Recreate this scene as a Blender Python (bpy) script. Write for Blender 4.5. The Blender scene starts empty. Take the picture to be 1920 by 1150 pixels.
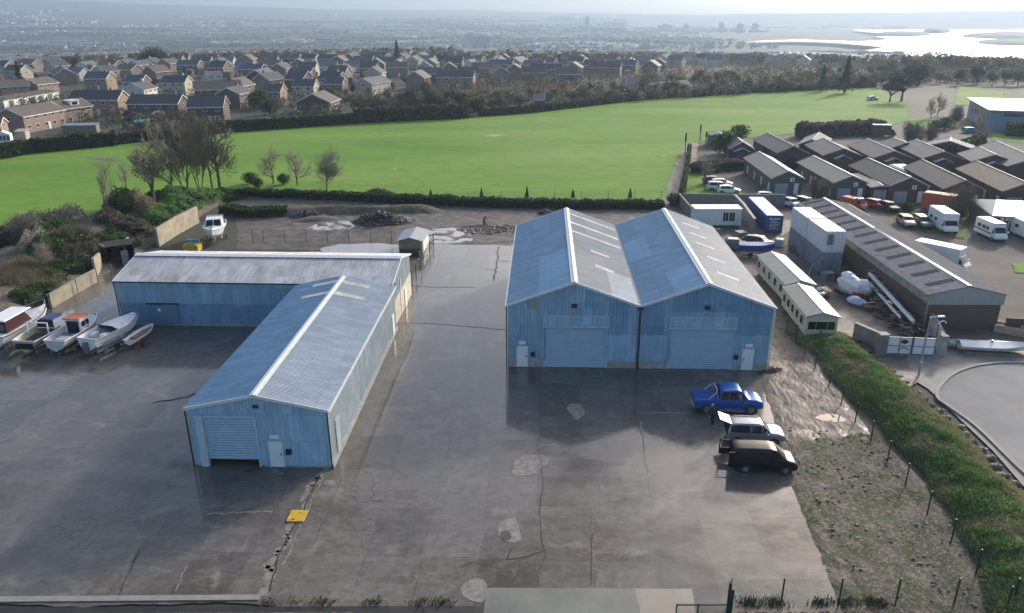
import bpy, bmesh, math, random
from mathutils import Vector, Matrix, noise
random.seed(11)
R = math.radians
sc = bpy.context.scene
COL = sc.collection

# ---------------------------------------------------------------- camera
FPX = 1430.0; CX = 960.0; CY = 575.0; CAMH = 30.0
PITCH = math.atan(547 / FPX); ROLL = -0.0035
Fw = Vector((0, math.cos(PITCH), -math.sin(PITCH)))
_R0 = Vector((1, 0, 0)); _U0 = Vector((0, math.sin(PITCH), math.cos(PITCH)))
RT = _R0 * math.cos(ROLL) + _U0 * math.sin(ROLL)
UP = -_R0 * math.sin(ROLL) + _U0 * math.cos(ROLL)
cam_data = bpy.data.cameras.new("camera"); cam = bpy.data.objects.new("camera", cam_data)
COL.objects.link(cam); sc.camera = cam
cam.matrix_world = Matrix(((RT.x, UP.x, -Fw.x, 0), (RT.y, UP.y, -Fw.y, 0), (RT.z, UP.z, -Fw.z, CAMH), (0, 0, 0, 1)))
cam_data.sensor_width = 36; cam_data.lens = FPX / 1920 * 36
cam_data.clip_start = 0.5; cam_data.clip_end = 40000

# ---------------------------------------------------------------- light
SUN_AZ = R(38); SUN_EL = R(21)
world = bpy.data.worlds.new("World"); sc.world = world; world.use_nodes = True
wn = world.node_tree.nodes; wl = world.node_tree.links
sky = wn.new("ShaderNodeTexSky"); sky.sky_type = 'NISHITA'; sky.sun_disc = False
sky.sun_elevation = SUN_EL; sky.sun_rotation = SUN_AZ
sky.air_density = 0.9; sky.dust_density = 4.0; sky.ozone_density = 1.0; sky.altitude = 60
wl.new(sky.outputs[0], wn["Background"].inputs[0]); wn["Background"].inputs[1].default_value = 0.15
sun_d = bpy.data.lights.new("sun", 'SUN'); sun_d.energy = 2.1; sun_d.angle = R(4); sun_d.color = (1.0, 0.95, 0.88)
sun = bpy.data.objects.new("sun", sun_d); COL.objects.link(sun)
SD = Vector((math.cos(SUN_EL) * math.sin(SUN_AZ), math.cos(SUN_EL) * math.cos(SUN_AZ), math.sin(SUN_EL)))
sun.rotation_euler = SD.to_track_quat('Z', 'Y').to_euler()
sun.location = (80, 100, 60)
sc.view_settings.view_transform = 'Standard'; sc.view_settings.look = 'None'
sc.view_settings.exposure = 0.7; sc.view_settings.gamma = 1.0
sc.cycles.max_bounces = 6; sc.cycles.volume_bounces = 0; sc.cycles.transparent_max_bounces = 8

# ---------------------------------------------------------------- helpers
def G(px, py, z=0.0):
    "ground position of a place seen at this pixel of the 1920 wide photograph"
    d = Fw * FPX + RT * (px - CX) + UP * (CY - py)
    t = (z - CAMH) / d.z
    return Vector((d.x * t, d.y * t, z))

def sstep(a, b, x):
    t = max(0.0, min(1.0, (x - a) / (b - a))); return t * t * (3 - 2 * t)

def lerp(a, b, t): return a + (b - a) * t

HILL = [(-60, 150), (-34, 150), (-28, 128), (-18, 100), (-10, 74), (-2, 52), (6, 34), (13, 22), (20, 30), (26, 36), (34, 42), (60, 60)]
def hz(x, y):
    "height of the land"
    d = math.hypot(x, y); az = math.degrees(math.atan2(x, y))
    z = -45.0 * sstep(385 if az > -4 else 470, 1500, d)
    if d > 900:
        z += 5.0 * noise.noise(Vector((x / 500, y / 500, 3))) * sstep(900, 1500, d)
    if d > 3000:
        hm = HILL[-1][1]
        for (a0, h0), (a1, h1) in zip(HILL, HILL[1:]):
            if a0 <= az <= a1: hm = lerp(h0, h1, (az - a0) / (a1 - a0)); break
        if az < 8:
            z += (hm + 45) * sstep(2600, 7200, d) * (1 + .10 * noise.noise(Vector((x / 900, y / 900, 0))))
            z += 12 * sstep(3000, 3600, d) * noise.noise(Vector((x / 700, y / 400, 7)))
        else:
            z += (hm + 45) * sstep(4900, 7200, d) * (1 + .10 * noise.noise(Vector((x / 900, y / 900, 0))))
    return z

def tag(o, label=None, cat=None, group=None, kind=None):
    if label: o['label'] = label
    if cat: o['category'] = cat
    if group: o['group'] = group
    if kind: o['kind'] = kind
    return o

def thing(name, label, cat, loc=(0, 0, 0), rz=0.0, group=None):
    o = bpy.data.objects.new(name, None); COL.objects.link(o)
    o.empty_display_size = .3
    o.location = loc; o.rotation_euler = (0, 0, rz)
    return tag(o, label, cat, group)

def copy_tree(o, parent=None):
    c = o.copy(); COL.objects.link(c)
    c.parent = parent
    for ch in KIDS.get(o.name, []):
        k = copy_tree(ch, c); KIDS.setdefault(c.name, []).append(k)
    return c
KIDS = {}

def place(proto, used, loc, rz, label, group=None, scale=1.0, cat=None):
    "first call moves the prototype itself, later calls copy it with its parts"
    o = proto if not used.get(proto.name) else copy_tree(proto)
    used[proto.name] = True
    o.location = loc; o.rotation_euler = (0, 0, rz)
    o.scale = (scale,) * 3 if not isinstance(scale, tuple) else scale
    o['label'] = label
    if cat: o['category'] = cat
    if group: o['group'] = group
    elif 'group' in o: del o['group']
    return o
USED = {}

class MB:
    "collects shapes and links them as one mesh object"
    def __init__(s): s.v = []; s.f = []; s.m = []; s.mi = 0; s.uv = {}
    def quad(s, *p):
        b = len(s.v); s.v += [tuple(q) for q in p]; s.f.append(tuple(range(b, b + len(p)))); s.m.append(s.mi); return s
    def box(s, x0, x1, y0, y1, z0, z1):
        b = len(s.v)
        s.v += [(x0, y0, z0), (x1, y0, z0), (x1, y1, z0), (x0, y1, z0), (x0, y0, z1), (x1, y0, z1), (x1, y1, z1), (x0, y1, z1)]
        for f in ((0, 3, 2, 1), (4, 5, 6, 7), (0, 1, 5, 4), (1, 2, 6, 5), (2, 3, 7, 6), (3, 0, 4, 7)):
            s.f.append(tuple(b + i for i in f)); s.m.append(s.mi)
        return s
    def tbox(s, x0, x1, y0, y1, z0, z1, ix0=0, ix1=0, iy=0):
        "box whose top is inset"
        b = len(s.v)
        s.v += [(x0, y0, z0), (x1, y0, z0), (x1, y1, z0), (x0, y1, z0), (x0 + ix0, y0 + iy, z1), (x1 - ix1, y0 + iy, z1), (x1 - ix1, y1 - iy, z1), (x0 + ix0, y1 - iy, z1)]
        for f in ((0, 3, 2, 1), (4, 5, 6, 7), (0, 1, 5, 4), (1, 2, 6, 5), (2, 3, 7, 6), (3, 0, 4, 7)):
            s.f.append(tuple(b + i for i in f)); s.m.append(s.mi)
        return s
    def prism(s, pts, d):
        "polygon pts (list of 3d) pushed along d"
        b = len(s.v); n = len(pts); d = Vector(d)
        s.v += [tuple(p) for p in pts] + [tuple(Vector(p) + d) for p in pts]
        s.f.append(tuple(range(b, b + n))[::-1]); s.f.append(tuple(range(b + n, b + 2 * n))); s.m += [s.mi, s.mi]
        for i in range(n):
            j = (i + 1) % n; s.f.append((b + i, b + j, b + n + j, b + n + i)); s.m.append(s.mi)
        return s
    def slab(s, a, b_, c, d, t):
        "four corners with thickness t along the normal"
        a, b_, c, d = map(Vector, (a, b_, c, d)); n = (b_ - a).cross(d - a).normalized() * t
        return s.prism([a, b_, c, d], n)
    def tube(s, a, b_, r0, r1=None, n=6, cap=True):
        r1 = r0 if r1 is None else r1
        a = Vector(a); b_ = Vector(b_); d = b_ - a
        if d.length < 1e-6: return s
        d.normalize(); u = d.orthogonal().normalized(); w = d.cross(u); k = len(s.v)
        for (p, r) in ((a, r0), (b_, r1)):
            for i in range(n):
                t = 2 * math.pi * i / n; s.v.append(tuple(p + (u * math.cos(t) + w * math.sin(t)) * r))
        for i in range(n):
            j = (i + 1) % n; s.f.append((k + i, k + j, k + n + j, k + n + i)); s.m.append(s.mi)
        if cap:
            s.f.append(tuple(range(k, k + n))[::-1]); s.f.append(tuple(range(k + n, k + 2 * n))); s.m += [s.mi, s.mi]
        return s
    def path(s, pts, r, n=6):
        for a, b_ in zip(pts, pts[1:]): s.tube(a, b_, r, r, n)
        return s
    def corr(s, O, U, V, W, width, lo, hi, pitch, amp, off=0.0, u0=0.0):
        "profiled sheet: O origin, U along the ribs' spacing, V along each rib, W outward; lo/hi are rib ends as functions of u"
        O, U, V, W = map(Vector, (O, U, V, W)); n = max(2, int(width / (pitch / 4))); b = len(s.v); pr = (0, 1, 1, 0)
        if not callable(lo): lo_ = lo; lo = lambda u: lo_
        if not callable(hi): hi_ = hi; hi = lambda u: hi_
        for i in range(n + 1):
            u = u0 + width * i / n; w = off + amp * pr[i % 4]
            for t in (lo(u), hi(u)): s.v.append(tuple(O + U * u + V * t + W * w))
        for i in range(n):
            k = b + 2 * i; ua = u0 + width * i / n; ub = u0 + width * (i + 1) / n
            s.uv[len(s.f)] = ((ua, lo(ua)), (ub, lo(ub)), (ub, hi(ub)), (ua, hi(ua)))
            s.f.append((k, k + 2, k + 3, k + 1)); s.m.append(s.mi)
        return s
    def blob(s, c, r, seg=8, rings=5, jit=0.0, zs=1.0):
        c = Vector(c); b = len(s.v); ph = random.random() * 99
        for i in range(rings + 1):
            th = math.pi * i / rings
            for j in range(seg):
                a = 2 * math.pi * j / seg
                p = Vector((math.sin(th) * math.cos(a), math.sin(th) * math.sin(a), math.cos(th)))
                k = 1 + jit * noise.noise(p * 1.7 + Vector((ph, 0, 0)))
                rr = r if not isinstance(r, (tuple, list)) else None
                if rr is None: q = Vector((p.x * r[0], p.y * r[1], p.z * r[2])) * k
                else: q = Vector((p.x, p.y, p.z * zs)) * (r * k)
                s.v.append(tuple(c + q))
        for i in range(rings):
            for j in range(seg):
                k = (j + 1) % seg
                s.f.append((b + i * seg + j, b + (i + 1) * seg + j, b + (i + 1) * seg + k, b + i * seg + k)); s.m.append(s.mi)
        return s
    def build(s, name, mats, parent=None, smooth=False, loc=None, label=None):
        me = bpy.data.meshes.new(name); me.from_pydata(s.v, [], s.f)
        if not isinstance(mats, (list, tuple)): mats = [mats]
        for m in mats: me.materials.append(m)
        if len(mats) > 1: me.polygons.foreach_set("material_index", s.m)
        if smooth: me.polygons.foreach_set("use_smooth", [True] * len(me.polygons))
        if s.uv:
            ul = me.uv_layers.new(name='UVMap').data
            for p in me.polygons:
                q = s.uv.get(p.index)
                if q:
                    for li, c in zip(p.loop_indices, q): ul[li].uv = c
        me.update()
        o = bpy.data.objects.new(name, me); COL.objects.link(o)
        if parent is not None:
            o.parent = parent; KIDS.setdefault(parent.name, []).append(o)
        if loc is not None: o.location = loc
        if label: o['label'] = label
        return o

# ---------------------------------------------------------------- materials
class NT:
    def __init__(s, name):
        s.m = bpy.data.materials.new(name); s.m.use_nodes = True; s.t = s.m.node_tree; s.n = s.t.nodes; s.l = s.t.links
        s.b = s.n["Principled BSDF"]; s.co = s.n.new("ShaderNodeTexCoord")
    def mapping(s, scale=(1, 1, 1), rot=(0, 0, 0), src='Object', loc=(0, 0, 0)):
        m = s.n.new("ShaderNodeMapping"); m.inputs['Scale'].default_value = scale; m.inputs['Rotation'].default_value = rot
        m.inputs['Location'].default_value = loc
        s.l.new(s.co.outputs[src], m.inputs[0]); return m.outputs[0]
    def noise(s, scale, detail=4, rough=.55, vec=None, dist=0.0):
        n = s.n.new("ShaderNodeTexNoise"); n.inputs['Scale'].default_value = scale; n.inputs['Detail'].default_value = detail
        n.inputs['Roughness'].default_value = rough; n.inputs['Distortion'].default_value = dist
        s.l.new(vec if vec is not None else s.co.outputs['Object'], n.inputs['Vector']); return n.outputs[0]
    def ramp(s, fac, stops):
        r = s.n.new("ShaderNodeValToRGB"); e = r.color_ramp.elements
        while len(e) < len(stops): e.new(0.5)
        for k, (p, c) in zip(e, stops):
            k.position = p; k.color = (c, c, c, 1) if isinstance(c, (int, float)) else (*c, 1)
        s.l.new(fac, r.inputs[0]); return r.outputs[0]
    def mix(s, fac, a, b, mode='MIX'):
        m = s.n.new("ShaderNodeMix"); m.data_type = 'RGBA'; m.blend_type = mode
        for i, v in ((0, fac), (6, a), (7, b)):
            if isinstance(v, (int, float)): m.inputs[i].default_value = v if i == 0 else (v, v, v, 1)
            elif isinstance(v, tuple): m.inputs[i].default_value = (*v, 1)
            else: s.l.new(v, m.inputs[i])
        return m.outputs[2]
    def math(s, op, a, b=0.5):
        m = s.n.new("ShaderNodeMath"); m.operation = op; m.use_clamp = False
        for i, v in ((0, a), (1, b)):
            if isinstance(v, (int, float)): m.inputs[i].default_value = v
            else: s.l.new(v, m.inputs[i])
        return m.outputs[0]
    def bump(s, h, strength=.3, dist=.05):
        b = s.n.new("ShaderNodeBump"); b.inputs['Strength'].default_value = strength; b.inputs['Distance'].default_value = dist
        s.l.new(h, b.inputs['Height']); s.l.new(b.outputs[0], s.b.inputs['Normal'])
    def col(s, c):
        if isinstance(c, tuple): s.b.inputs['Base Color'].default_value = (*c, 1)
        else: s.l.new(c, s.b.inputs['Base Color'])
    def set(s, k, v):
        if isinstance(v, (int, float)): s.b.inputs[k].default_value = v
        else: s.l.new(v, s.b.inputs[k])

def sc3(c, k): return tuple(min(1, x * k) for x in c)
def simple(name, c, rough=.6, var=.15, scale=2.0, metal=0.0, bump=0.0, spec=None, streak=None):
    t = NT(name)
    v = t.mapping((1, 1, .25)) if streak else None
    n = t.noise(scale, 5, .6, v)
    t.col(t.ramp(n, [(.3, sc3(c, 1 - var)), (.7, sc3(c, 1 + var))])); t.set('Roughness', rough); t.set('Metallic', metal)
    if bump: t.bump(t.noise(scale * 4, 4), bump, .03)
    if spec is not None: t.set('Specular IOR Level', spec)
    return t.m

def cladding(name, c, rust=0.0, var=.12, rough=.5, rustc=(.20, .13, .08)):
    "painted or galvanised profiled sheet: tone varies sheet by sheet, streaked by weather"
    t = NT(name)
    br = t.n.new("ShaderNodeTexBrick"); br.inputs['Scale'].default_value = 1.0
    br.inputs['Brick Width'].default_value = 1.0; br.inputs['Row Height'].default_value = 2.1; br.inputs['Mortar Size'].default_value = .018
    br.inputs['Color1'].default_value = (0, 0, 0, 1); br.inputs['Color2'].default_value = (1, 1, 1, 1)
    sep = t.n.new("ShaderNodeSeparateXYZ"); t.l.new(t.co.outputs['UV'], br.inputs[0])
    base = t.mix(br.outputs[0], sc3(c, 1 - var), sc3(c, 1 + var))
    s1 = t.noise(3.0, 5, .7, t.mapping((1, .12, 1), src='UV'))
    base = t.mix(t.ramp(s1, [(.44, 0.0), (.70, .6)]), base, sc3(c, .60))
    s2 = t.noise(1.3, 6, .7, t.mapping((1, .3, 1), src='UV', loc=(7, 3, 0)))
    base = t.mix(t.ramp(s2, [(.52, 0.0), (.68, .5)]), base, sc3(c, 1.4))
    base = t.mix(t.math('MULTIPLY', br.outputs[1], .38), base, sc3(c, .45))
    if rust: 
        s3 = t.noise(.9, 6, .75, t.mapping((1, .35, 1), src='UV', loc=(2, 9, 0)))
        base = t.mix(t.ramp(s3, [(.56 - rust * .12, 0.0), (.7, rust)]), base, rustc)
    t.col(base); t.set('Roughness', rough); t.set('Specular IOR Level', .45)
    return t.m

M = {}
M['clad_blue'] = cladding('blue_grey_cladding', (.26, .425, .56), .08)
M['clad_blue_dark'] = cladding('darker_blue_cladding', (.17, .32, .47), .12)
M['clad_blue_light'] = cladding('pale_blue_cladding', (.32, .52, .68), .0)
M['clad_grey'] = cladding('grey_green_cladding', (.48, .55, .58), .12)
M['clad_cream'] = simple('cream_render', (.55, .52, .42), .8, .15, 1.5)
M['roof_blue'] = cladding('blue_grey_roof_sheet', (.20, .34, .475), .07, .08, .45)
M['roof_blue_b'] = cladding('paler_roof_sheet', (.25, .43, .58), .0, .08, .45)
M['roof_grey'] = cladding('weathered_grey_roof_sheet', (.23, .28, .34), .30, .10, .5, (.24, .20, .16))
M['roof_grey_b'] = cladding('paler_grey_roof_sheet', (.29, .32, .35), .3, .10, .5, (.3, .26, .2))
M['roof_cement'] = cladding('corrugated_cement_roof', (.42, .45, .49), .65, .2, .6, (.20, .13, .12))
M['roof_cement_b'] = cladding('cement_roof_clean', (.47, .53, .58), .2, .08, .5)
M['trim'] = simple('pale_flashing', (.62, .66, .68), .4, .08)
M['trim_blue'] = simple('pale_blue_flashing', (.45, .58, .66), .4, .08)
M['plinth'] = simple('concrete_plinth', (.32, .32, .30), .8, .25, 1.5)
M['skylight'] = simple('yellowed_rooflight', (.78, .74, .62), .35, .25, 1.2)
M['door_white'] = simple('white_painted_door', (.72, .78, .82), .4, .05)
M['black'] = simple('black_plastic', (.015, .015, .017), .4, .1)
M['gutter'] = simple('dark_gutter', (.03, .035, .045), .4, .1)
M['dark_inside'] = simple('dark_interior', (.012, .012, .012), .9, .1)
M['white'] = simple('white_paint', (.78, .79, .80), .35, .05)
M['white_dirty'] = simple('dirty_white', (.60, .61, .60), .5, .18, 1.2)
M['green_post'] = simple('green_steel', (.01, .05, .04), .45, .1)
M['wire'] = simple('galvanised_wire', (.10, .13, .12), .5, .1)
M['yellow'] = simple('yellow_paint', (.60, .38, .03), .5, .2, 3)
M['galv'] = simple('galvanised_steel', (.42, .44, .46), .35, .15, 2, .6)
M['rubber'] = simple('tyre_rubber', (.02, .02, .02), .75, .2)
M['rim'] = simple('alloy_rim', (.22, .225, .24), .4, .15, 3, .6)
M['rim_dark'] = simple('dark_rim', (.10, .10, .11), .4, .05, 3, .5)
M['wood'] = simple('weathered_wood', (.22, .17, .12), .75, .3, 3)
M['wood_pale'] = simple('pale_timber', (.42, .34, .22), .7, .25, 3)
M['block'] = simple('rendered_block_wall', (.34, .30, .23), .85, .25, 1.0, bump=.3)
M['block_grey'] = simple('grey_block_wall', (.20, .19, .18), .85, .2, 1.0, bump=.3)
M['rust'] = simple('rusty_steel', (.13, .07, .05), .75, .4, 1.5, bump=.3)
M['scrap'] = simple('dark_scrap', (.06, .055, .05), .7, .6, 1.5, bump=.4)
M['cont_white'] = simple('white_container', (.62, .65, .66), .45, .12, 1.2)
M['cont_blue'] = simple('blue_container', (.03, .09, .26), .45, .15, 1.2)
M['cont_grey'] = simple('grey_blue_container', (.20, .24, .29), .5, .2, 1.2)
M['tarp_white'] = simple('white_shrink_wrap', (.66, .68, .74), .35, .1, 2, bump=.5)
M['tarp_blue'] = simple('blue_boat_cover', (.03, .05, .38), .5, .2, 2, bump=.5)
M['orange'] = simple('orange_paint', (.48, .10, .04), .45, .1)
M['red'] = simple('red_paint', (.40, .04, .03), .45, .15)
M['maroon'] = simple('maroon_paint', (.05, .010, .012), .4, .15)
M['brick'] = None

def glass(name, c=(.012, .016, .02), rough=.12):
    t = NT(name); t.col(c); t.set('Roughness', rough); t.set('Specular IOR Level', .35); return t.m
M['glass'] = glass('dark_glass'); M['glass_pale'] = glass('pale_glass', (.12, .15, .17), .12)

def paint(name, c, metal=.0, rough=.28):
    t = NT(name)
    dirt = t.ramp(t.noise(2.2, 5, .6), [(.45, 0.0), (.8, .35)])
    t.col(t.mix(dirt, c, sc3((c[0] * .7 + .012, c[1] * .7 + .011, c[2] * .7 + .010), 1))); t.set('Metallic', metal)
    t.set('Roughness', rough); t.set('Coat Weight', .25); t.set('Coat Roughness', .1); t.set('Specular IOR Level', .3); return t.m
M['p_blue'] = paint('blue_car_paint', (.012, .10, .42), .35)
M['p_silver'] = paint('silver_car_paint', (.30, .33, .38), .45)
M['p_black'] = paint('black_van_paint', (.008, .009, .012), .1)
M['p_white'] = paint('white_car_paint', (.75, .77, .80))
M['p_dark'] = paint('dark_car_paint', (.025, .027, .032), .2)
M['p_grey'] = paint('grey_car_paint', (.14, .15, .17), .4)
M['p_beige'] = paint('beige_car_paint', (.50, .44, .38), .3)
M['p_red'] = paint('red_car_paint', (.30, .03, .03), .2)
M['p_teal'] = paint('teal_car_paint', (.02, .35, .38), .2)
M['lamp_glass'] = glass('headlamp_glass', (.55, .58, .6), .1)
M['lamp_red'] = glass('tail_lamp_glass', (.45, .01, .01), .15)

def brick(name, c1, c2):
    t = NT(name)
    br = t.n.new("ShaderNodeTexBrick"); br.inputs['Scale'].default_value = 3.0
    br.inputs['Color1'].default_value = (*c1, 1); br.inputs['Color2'].default_value = (*c2, 1); br.inputs['Mortar'].default_value = (.3, .27, .24, 1)
    br.inputs['Mortar Size'].default_value = .015
    t.l.new(t.mapping((1, 1, 1), (R(90), 0, 0)), br.inputs[0])
    n = t.noise(.6, 5); t.col(t.mix(t.ramp(n, [(.35, 0.0), (.75, .4)]), br.outputs[0], sc3(c1, .6))); t.set('Roughness', .85); return t.m
M['brick_red'] = brick('red_brick', (.17, .095, .075), (.13, .075, .06))
M['brick_buff'] = brick('buff_pink_brick', (.30, .205, .165), (.25, .17, .135))
M['brick_dark'] = brick('dark_brown_brick', (.10, .065, .055), (.075, .05, .045))
M['render_cream'] = simple('cream_rendered_wall', (.42, .38, .31), .8, .1, .8)
M['render_white'] = simple('white_rendered_wall', (.52, .52, .51), .8, .1, .8)

def tiles(name, c, var=.3, rough=.7):
    t = NT(name)
    w = t.n.new("ShaderNodeTexWave"); w.bands_direction = 'Z'; w.inputs['Scale'].default_value = 1.6; w.inputs['Distortion'].default_value = .6
    t.l.new(t.co.outputs['Object'], w.inputs[0])
    n = t.noise(.7, 6, .7); n2 = t.noise(6, 3)
    base = t.ramp(n, [(.3, sc3(c, 1 - var)), (.7, sc3(c, 1 + var))])
    base = t.mix(t.ramp(n2, [(.4, 0.0), (.7, .35)]), base, sc3(c, .55))
    base = t.mix(t.math('MULTIPLY', w.outputs[1], .25), base, sc3(c, .6))
    t.col(base); t.set('Roughness', rough); return t.m
M['tile_dark'] = tiles('dark_grey_roof_tiles', (.055, .058, .068))
M['tile_brown'] = tiles('brown_roof_tiles', (.10, .078, .062))
M['tile_olive'] = tiles('mossy_brown_roof_tiles', (.125, .105, .075))
M['tile_slate'] = tiles('slate_blue_roof_tiles', (.06, .08, .11))
M['tile_grey'] = tiles('pale_grey_roof_tiles', (.125, .135, .15), .25, .8)
M['tile_green'] = tiles('grey_green_roof_sheet', (.11, .13, .12), .2, .55)
M['estate_wall'] = simple('dark_brown_block_wall', (.085, .06, .055), .8, .25, .8)
M['estate_wall_green'] = simple('dark_green_clad_wall', (.08, .10, .09), .7, .2, .8)

def leafmat(name, c, var=.5, rough=.6, trans=0.15):
    t = NT(name)
    ob = t.n.new("ShaderNodeObjectInfo"); ge = t.n.new("ShaderNodeNewGeometry")
    n = t.noise(.55, 3)
    k = t.math('ADD', t.math('MULTIPLY', ge.outputs['Random Per Island'], .65), t.math('MULTIPLY', n, .5))
    t.col(t.ramp(k, [(.1, sc3(c, 1 - var)), (.5, c), (.95, tuple(min(1, x * (1 + var) + a) for x, a in zip(c, (.02, .02, 0))))]))
    t.set('Roughness', rough); t.set('Specular IOR Level', .25)
    tr = t.n.new('ShaderNodeBsdfTranslucent'); mx = t.n.new('ShaderNodeMixShader'); mx.inputs[0].default_value = .38
    t.l.new(t.b.inputs['Base Color'].links[0].from_socket, tr.inputs[0]); t.l.new(t.b.outputs[0], mx.inputs[1]); t.l.new(tr.outputs[0], mx.inputs[2])
    t.l.new(mx.outputs[0], t.n['Material Output'].inputs[0])
    return t.m
M['ivy'] = leafmat('dark_ivy_leaves', (.03, .065, .018))
M['hedge'] = leafmat('hedge_leaves', (.045, .09, .025))
M['laurel'] = leafmat('bright_laurel_leaves', (.10, .22, .05))
M['conifer'] = leafmat('dark_conifer_foliage', (.022, .042, .022))
M['pine'] = leafmat('pine_foliage', (.03, .05, .03))
M['twig'] = leafmat('bare_twigs', (.23, .21, .165), .35)
M['twig_pale'] = leafmat('pale_bare_twigs', (.36, .33, .27), .3)
M['twig_far'] = leafmat('far_bare_crown', (.115, .095, .075), .45)
M['twig_olive'] = leafmat('olive_bare_crown', (.11, .105, .06), .5)
M['straw'] = leafmat('dead_grass', (.21, .19, .12), .4)
M['bramble'] = leafmat('brown_bramble', (.10, .088, .068), .5)
M['grass_blade'] = leafmat('grass_tufts', (.115, .20, .07), .6)
M['straw_pale'] = leafmat('pale_dead_grass', (.25, .235, .14), .4)
M['bark'] = simple('bark', (.10, .085, .065), .85, .35, 3)
M['bark_pale'] = simple('pale_bark', (.17, .15, .12), .85, .35, 3)

def yard_mat():
    t = NT('wet_worn_concrete')
    big = t.noise(.045, 6, .6, dist=.3); mid = t.noise(.35, 6, .65); fine = t.noise(4.5, 5, .7)
    stre = t.noise(.8, 6, .65, t.mapping((.22, 1.2, 1)))
    c = t.ramp(big, [(.30, (.050, .041, .034)), (.48, (.095, .080, .067)), (.66, (.155, .136, .116))])
    c = t.mix(t.ramp(mid, [(.40, .0), (.66, .65)]), c, (.165, .146, .125))
    c = t.mix(t.ramp(stre, [(.46, 0.0), (.66, .75)]), c, (.045, .038, .032))
    # brown silt and green algae
    si = t.noise(.11, 5, .6, t.mapping((1, 1, 1), loc=(31, 12, 0)))
    c = t.mix(t.ramp(si, [(.50, 0.0), (.68, .6)]), c, (.16, .115, .072))
    al = t.noise(.16, 5, .6, t.mapping((1, 1, 1), loc=(3, 52, 0)))
    c = t.mix(t.ramp(al, [(.60, 0.0), (.75, .4)]), c, (.10, .105, .06))
    c = t.mix(t.ramp(fine, [(.38, 0.6), (.55, 0.0)]), c, (.045, .040, .036))
    c = t.mix(t.ramp(fine, [(.58, 0.0), (.72, .6)]), c, (.32, .29, .25))
    # slabs
    def slabs(w, h, rot, ms):
        br = t.n.new("ShaderNodeTexBrick"); br.offset = 0; br.inputs['Scale'].default_value = 1
        br.inputs['Brick Width'].default_value = w; br.inputs['Row Height'].default_value = h; br.inputs['Mortar Size'].default_value = ms
        br.inputs['Mortar Smooth'].default_value = .4
        br.inputs['Color1'].default_value = (0, 0, 0, 1); br.inputs['Color2'].default_value = (1, 1, 1, 1); br.inputs['Mortar'].default_value = (.5, .5, .5, 1)
        wv = t.n.new("ShaderNodeVectorMath"); wv.operation = 'ADD'
        nz = t.n.new("ShaderNodeTexNoise"); nz.inputs['Scale'].default_value = .6; nz.inputs['Detail'].default_value = 4
        t.l.new(t.co.outputs['Object'], nz.inputs[0])
        ms_ = t.n.new("ShaderNodeVectorMath"); ms_.operation = 'SCALE'; ms_.inputs[3].default_value = .22
        t.l.new(nz.outputs[1], ms_.inputs[0]); t.l.new(t.mapping((1, 1, 1), (0, 0, rot)), wv.inputs[0]); t.l.new(ms_.outputs[0], wv.inputs[1])
        t.l.new(wv.outputs[0], br.inputs[0]); return br
    b1 = slabs(3.4, 4.6, R(2.4), .035)
    c = t.mix(.36, c, t.mix(b1.outputs[0], (.07, .062, .055), (.24, .215, .185)))
    jm = t.ramp(t.noise(.5, 4), [(.30, 0.1), (.52, 1.0)])
    j = t.math('MULTIPLY', b1.outputs[1], jm)
    c = t.mix(t.math('MULTIPLY', j, .75), c, (.04, .036, .03))
    b2 = slabs(3.4, 4.6, R(2.4), .13)
    edge = t.math('MULTIPLY', b1.outputs[1], t.ramp(t.noise(.7, 5, .7), [(.50, 0.0), (.62, .8)]))
    c = t.mix(edge, c, (.34, .32, .28))
    b3 = slabs(2.3, 1.5, R(2.4), .0); b3.offset = .5
    rect = t.math('MULTIPLY', t.ramp(b3.outputs[0], [(.62, 0.0), (.66, 1.0)]), t.ramp(t.noise(.4, 3), [(.42, 0.0), (.6, .75)]))
    c = t.mix(rect, c, (.19, .172, .15))
    rect2 = t.math('MULTIPLY', t.ramp(b3.outputs[0], [(.28, 1.0), (.32, 0.0)]), t.ramp(t.noise(.33, 3, vec=t.mapping((1, 1, 1), loc=(8, 8, 0))), [(.42, 0.0), (.6, .6)]))
    c = t.mix(rect2, c, (.052, .045, .038))
    wr = t.noise(1.15, 8, .72, dist=.5)
    wm = t.ramp(t.noise(.16, 4, .6, t.mapping((1, 1, 1), loc=(40, 8, 0))), [(.42, 0.0), (.60, 1.0)])
    wr2 = t.noise(2.3, 8, .75, t.mapping((.6, 1, 1), loc=(4, 0, 0)), .2)
    c = t.mix(t.math('MULTIPLY', t.ramp(wr, [(.48, 0.0), (.66, .7)]), wm), c, (.26, .238, .21))
    c = t.mix(t.ramp(wr, [(.32, .6), (.48, 0.0)]), c, (.050, .042, .035))
    c = t.mix(t.ramp(wr2, [(.40, .55), (.52, 0.0)]), c, (.055, .047, .04)); c = t.mix(t.ramp(wr2, [(.54, 0.0), (.70, .5)]), c, (.22, .20, .178))
    c = t.mix(t.math('MULTIPLY', j, .8), c, (.035, .030, .026)); c = t.mix(edge, c, (.27, .25, .22))
    c = t.mix(.20, c, t.mix(b1.outputs[0], (.04, .035, .03), (.26, .235, .205)))
    # cracks
    v = t.n.new("ShaderNodeTexVoronoi"); v.feature = 'DISTANCE_TO_EDGE'; v.inputs['Scale'].default_value = .16
    wv = t.n.new("ShaderNodeVectorMath"); wv.operation = 'ADD'
    nz = t.n.new("ShaderNodeTexNoise"); nz.inputs['Scale'].default_value = .55; nz.inputs['Detail'].default_value = 7; nz.inputs['Roughness'].default_value = .65
    t.l.new(t.co.outputs['Object'], nz.inputs[0])
    s_ = t.n.new("ShaderNodeVectorMath"); s_.operation = 'SCALE'; s_.inputs[3].default_value = 2.6; t.l.new(nz.outputs[1], s_.inputs[0])
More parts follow.
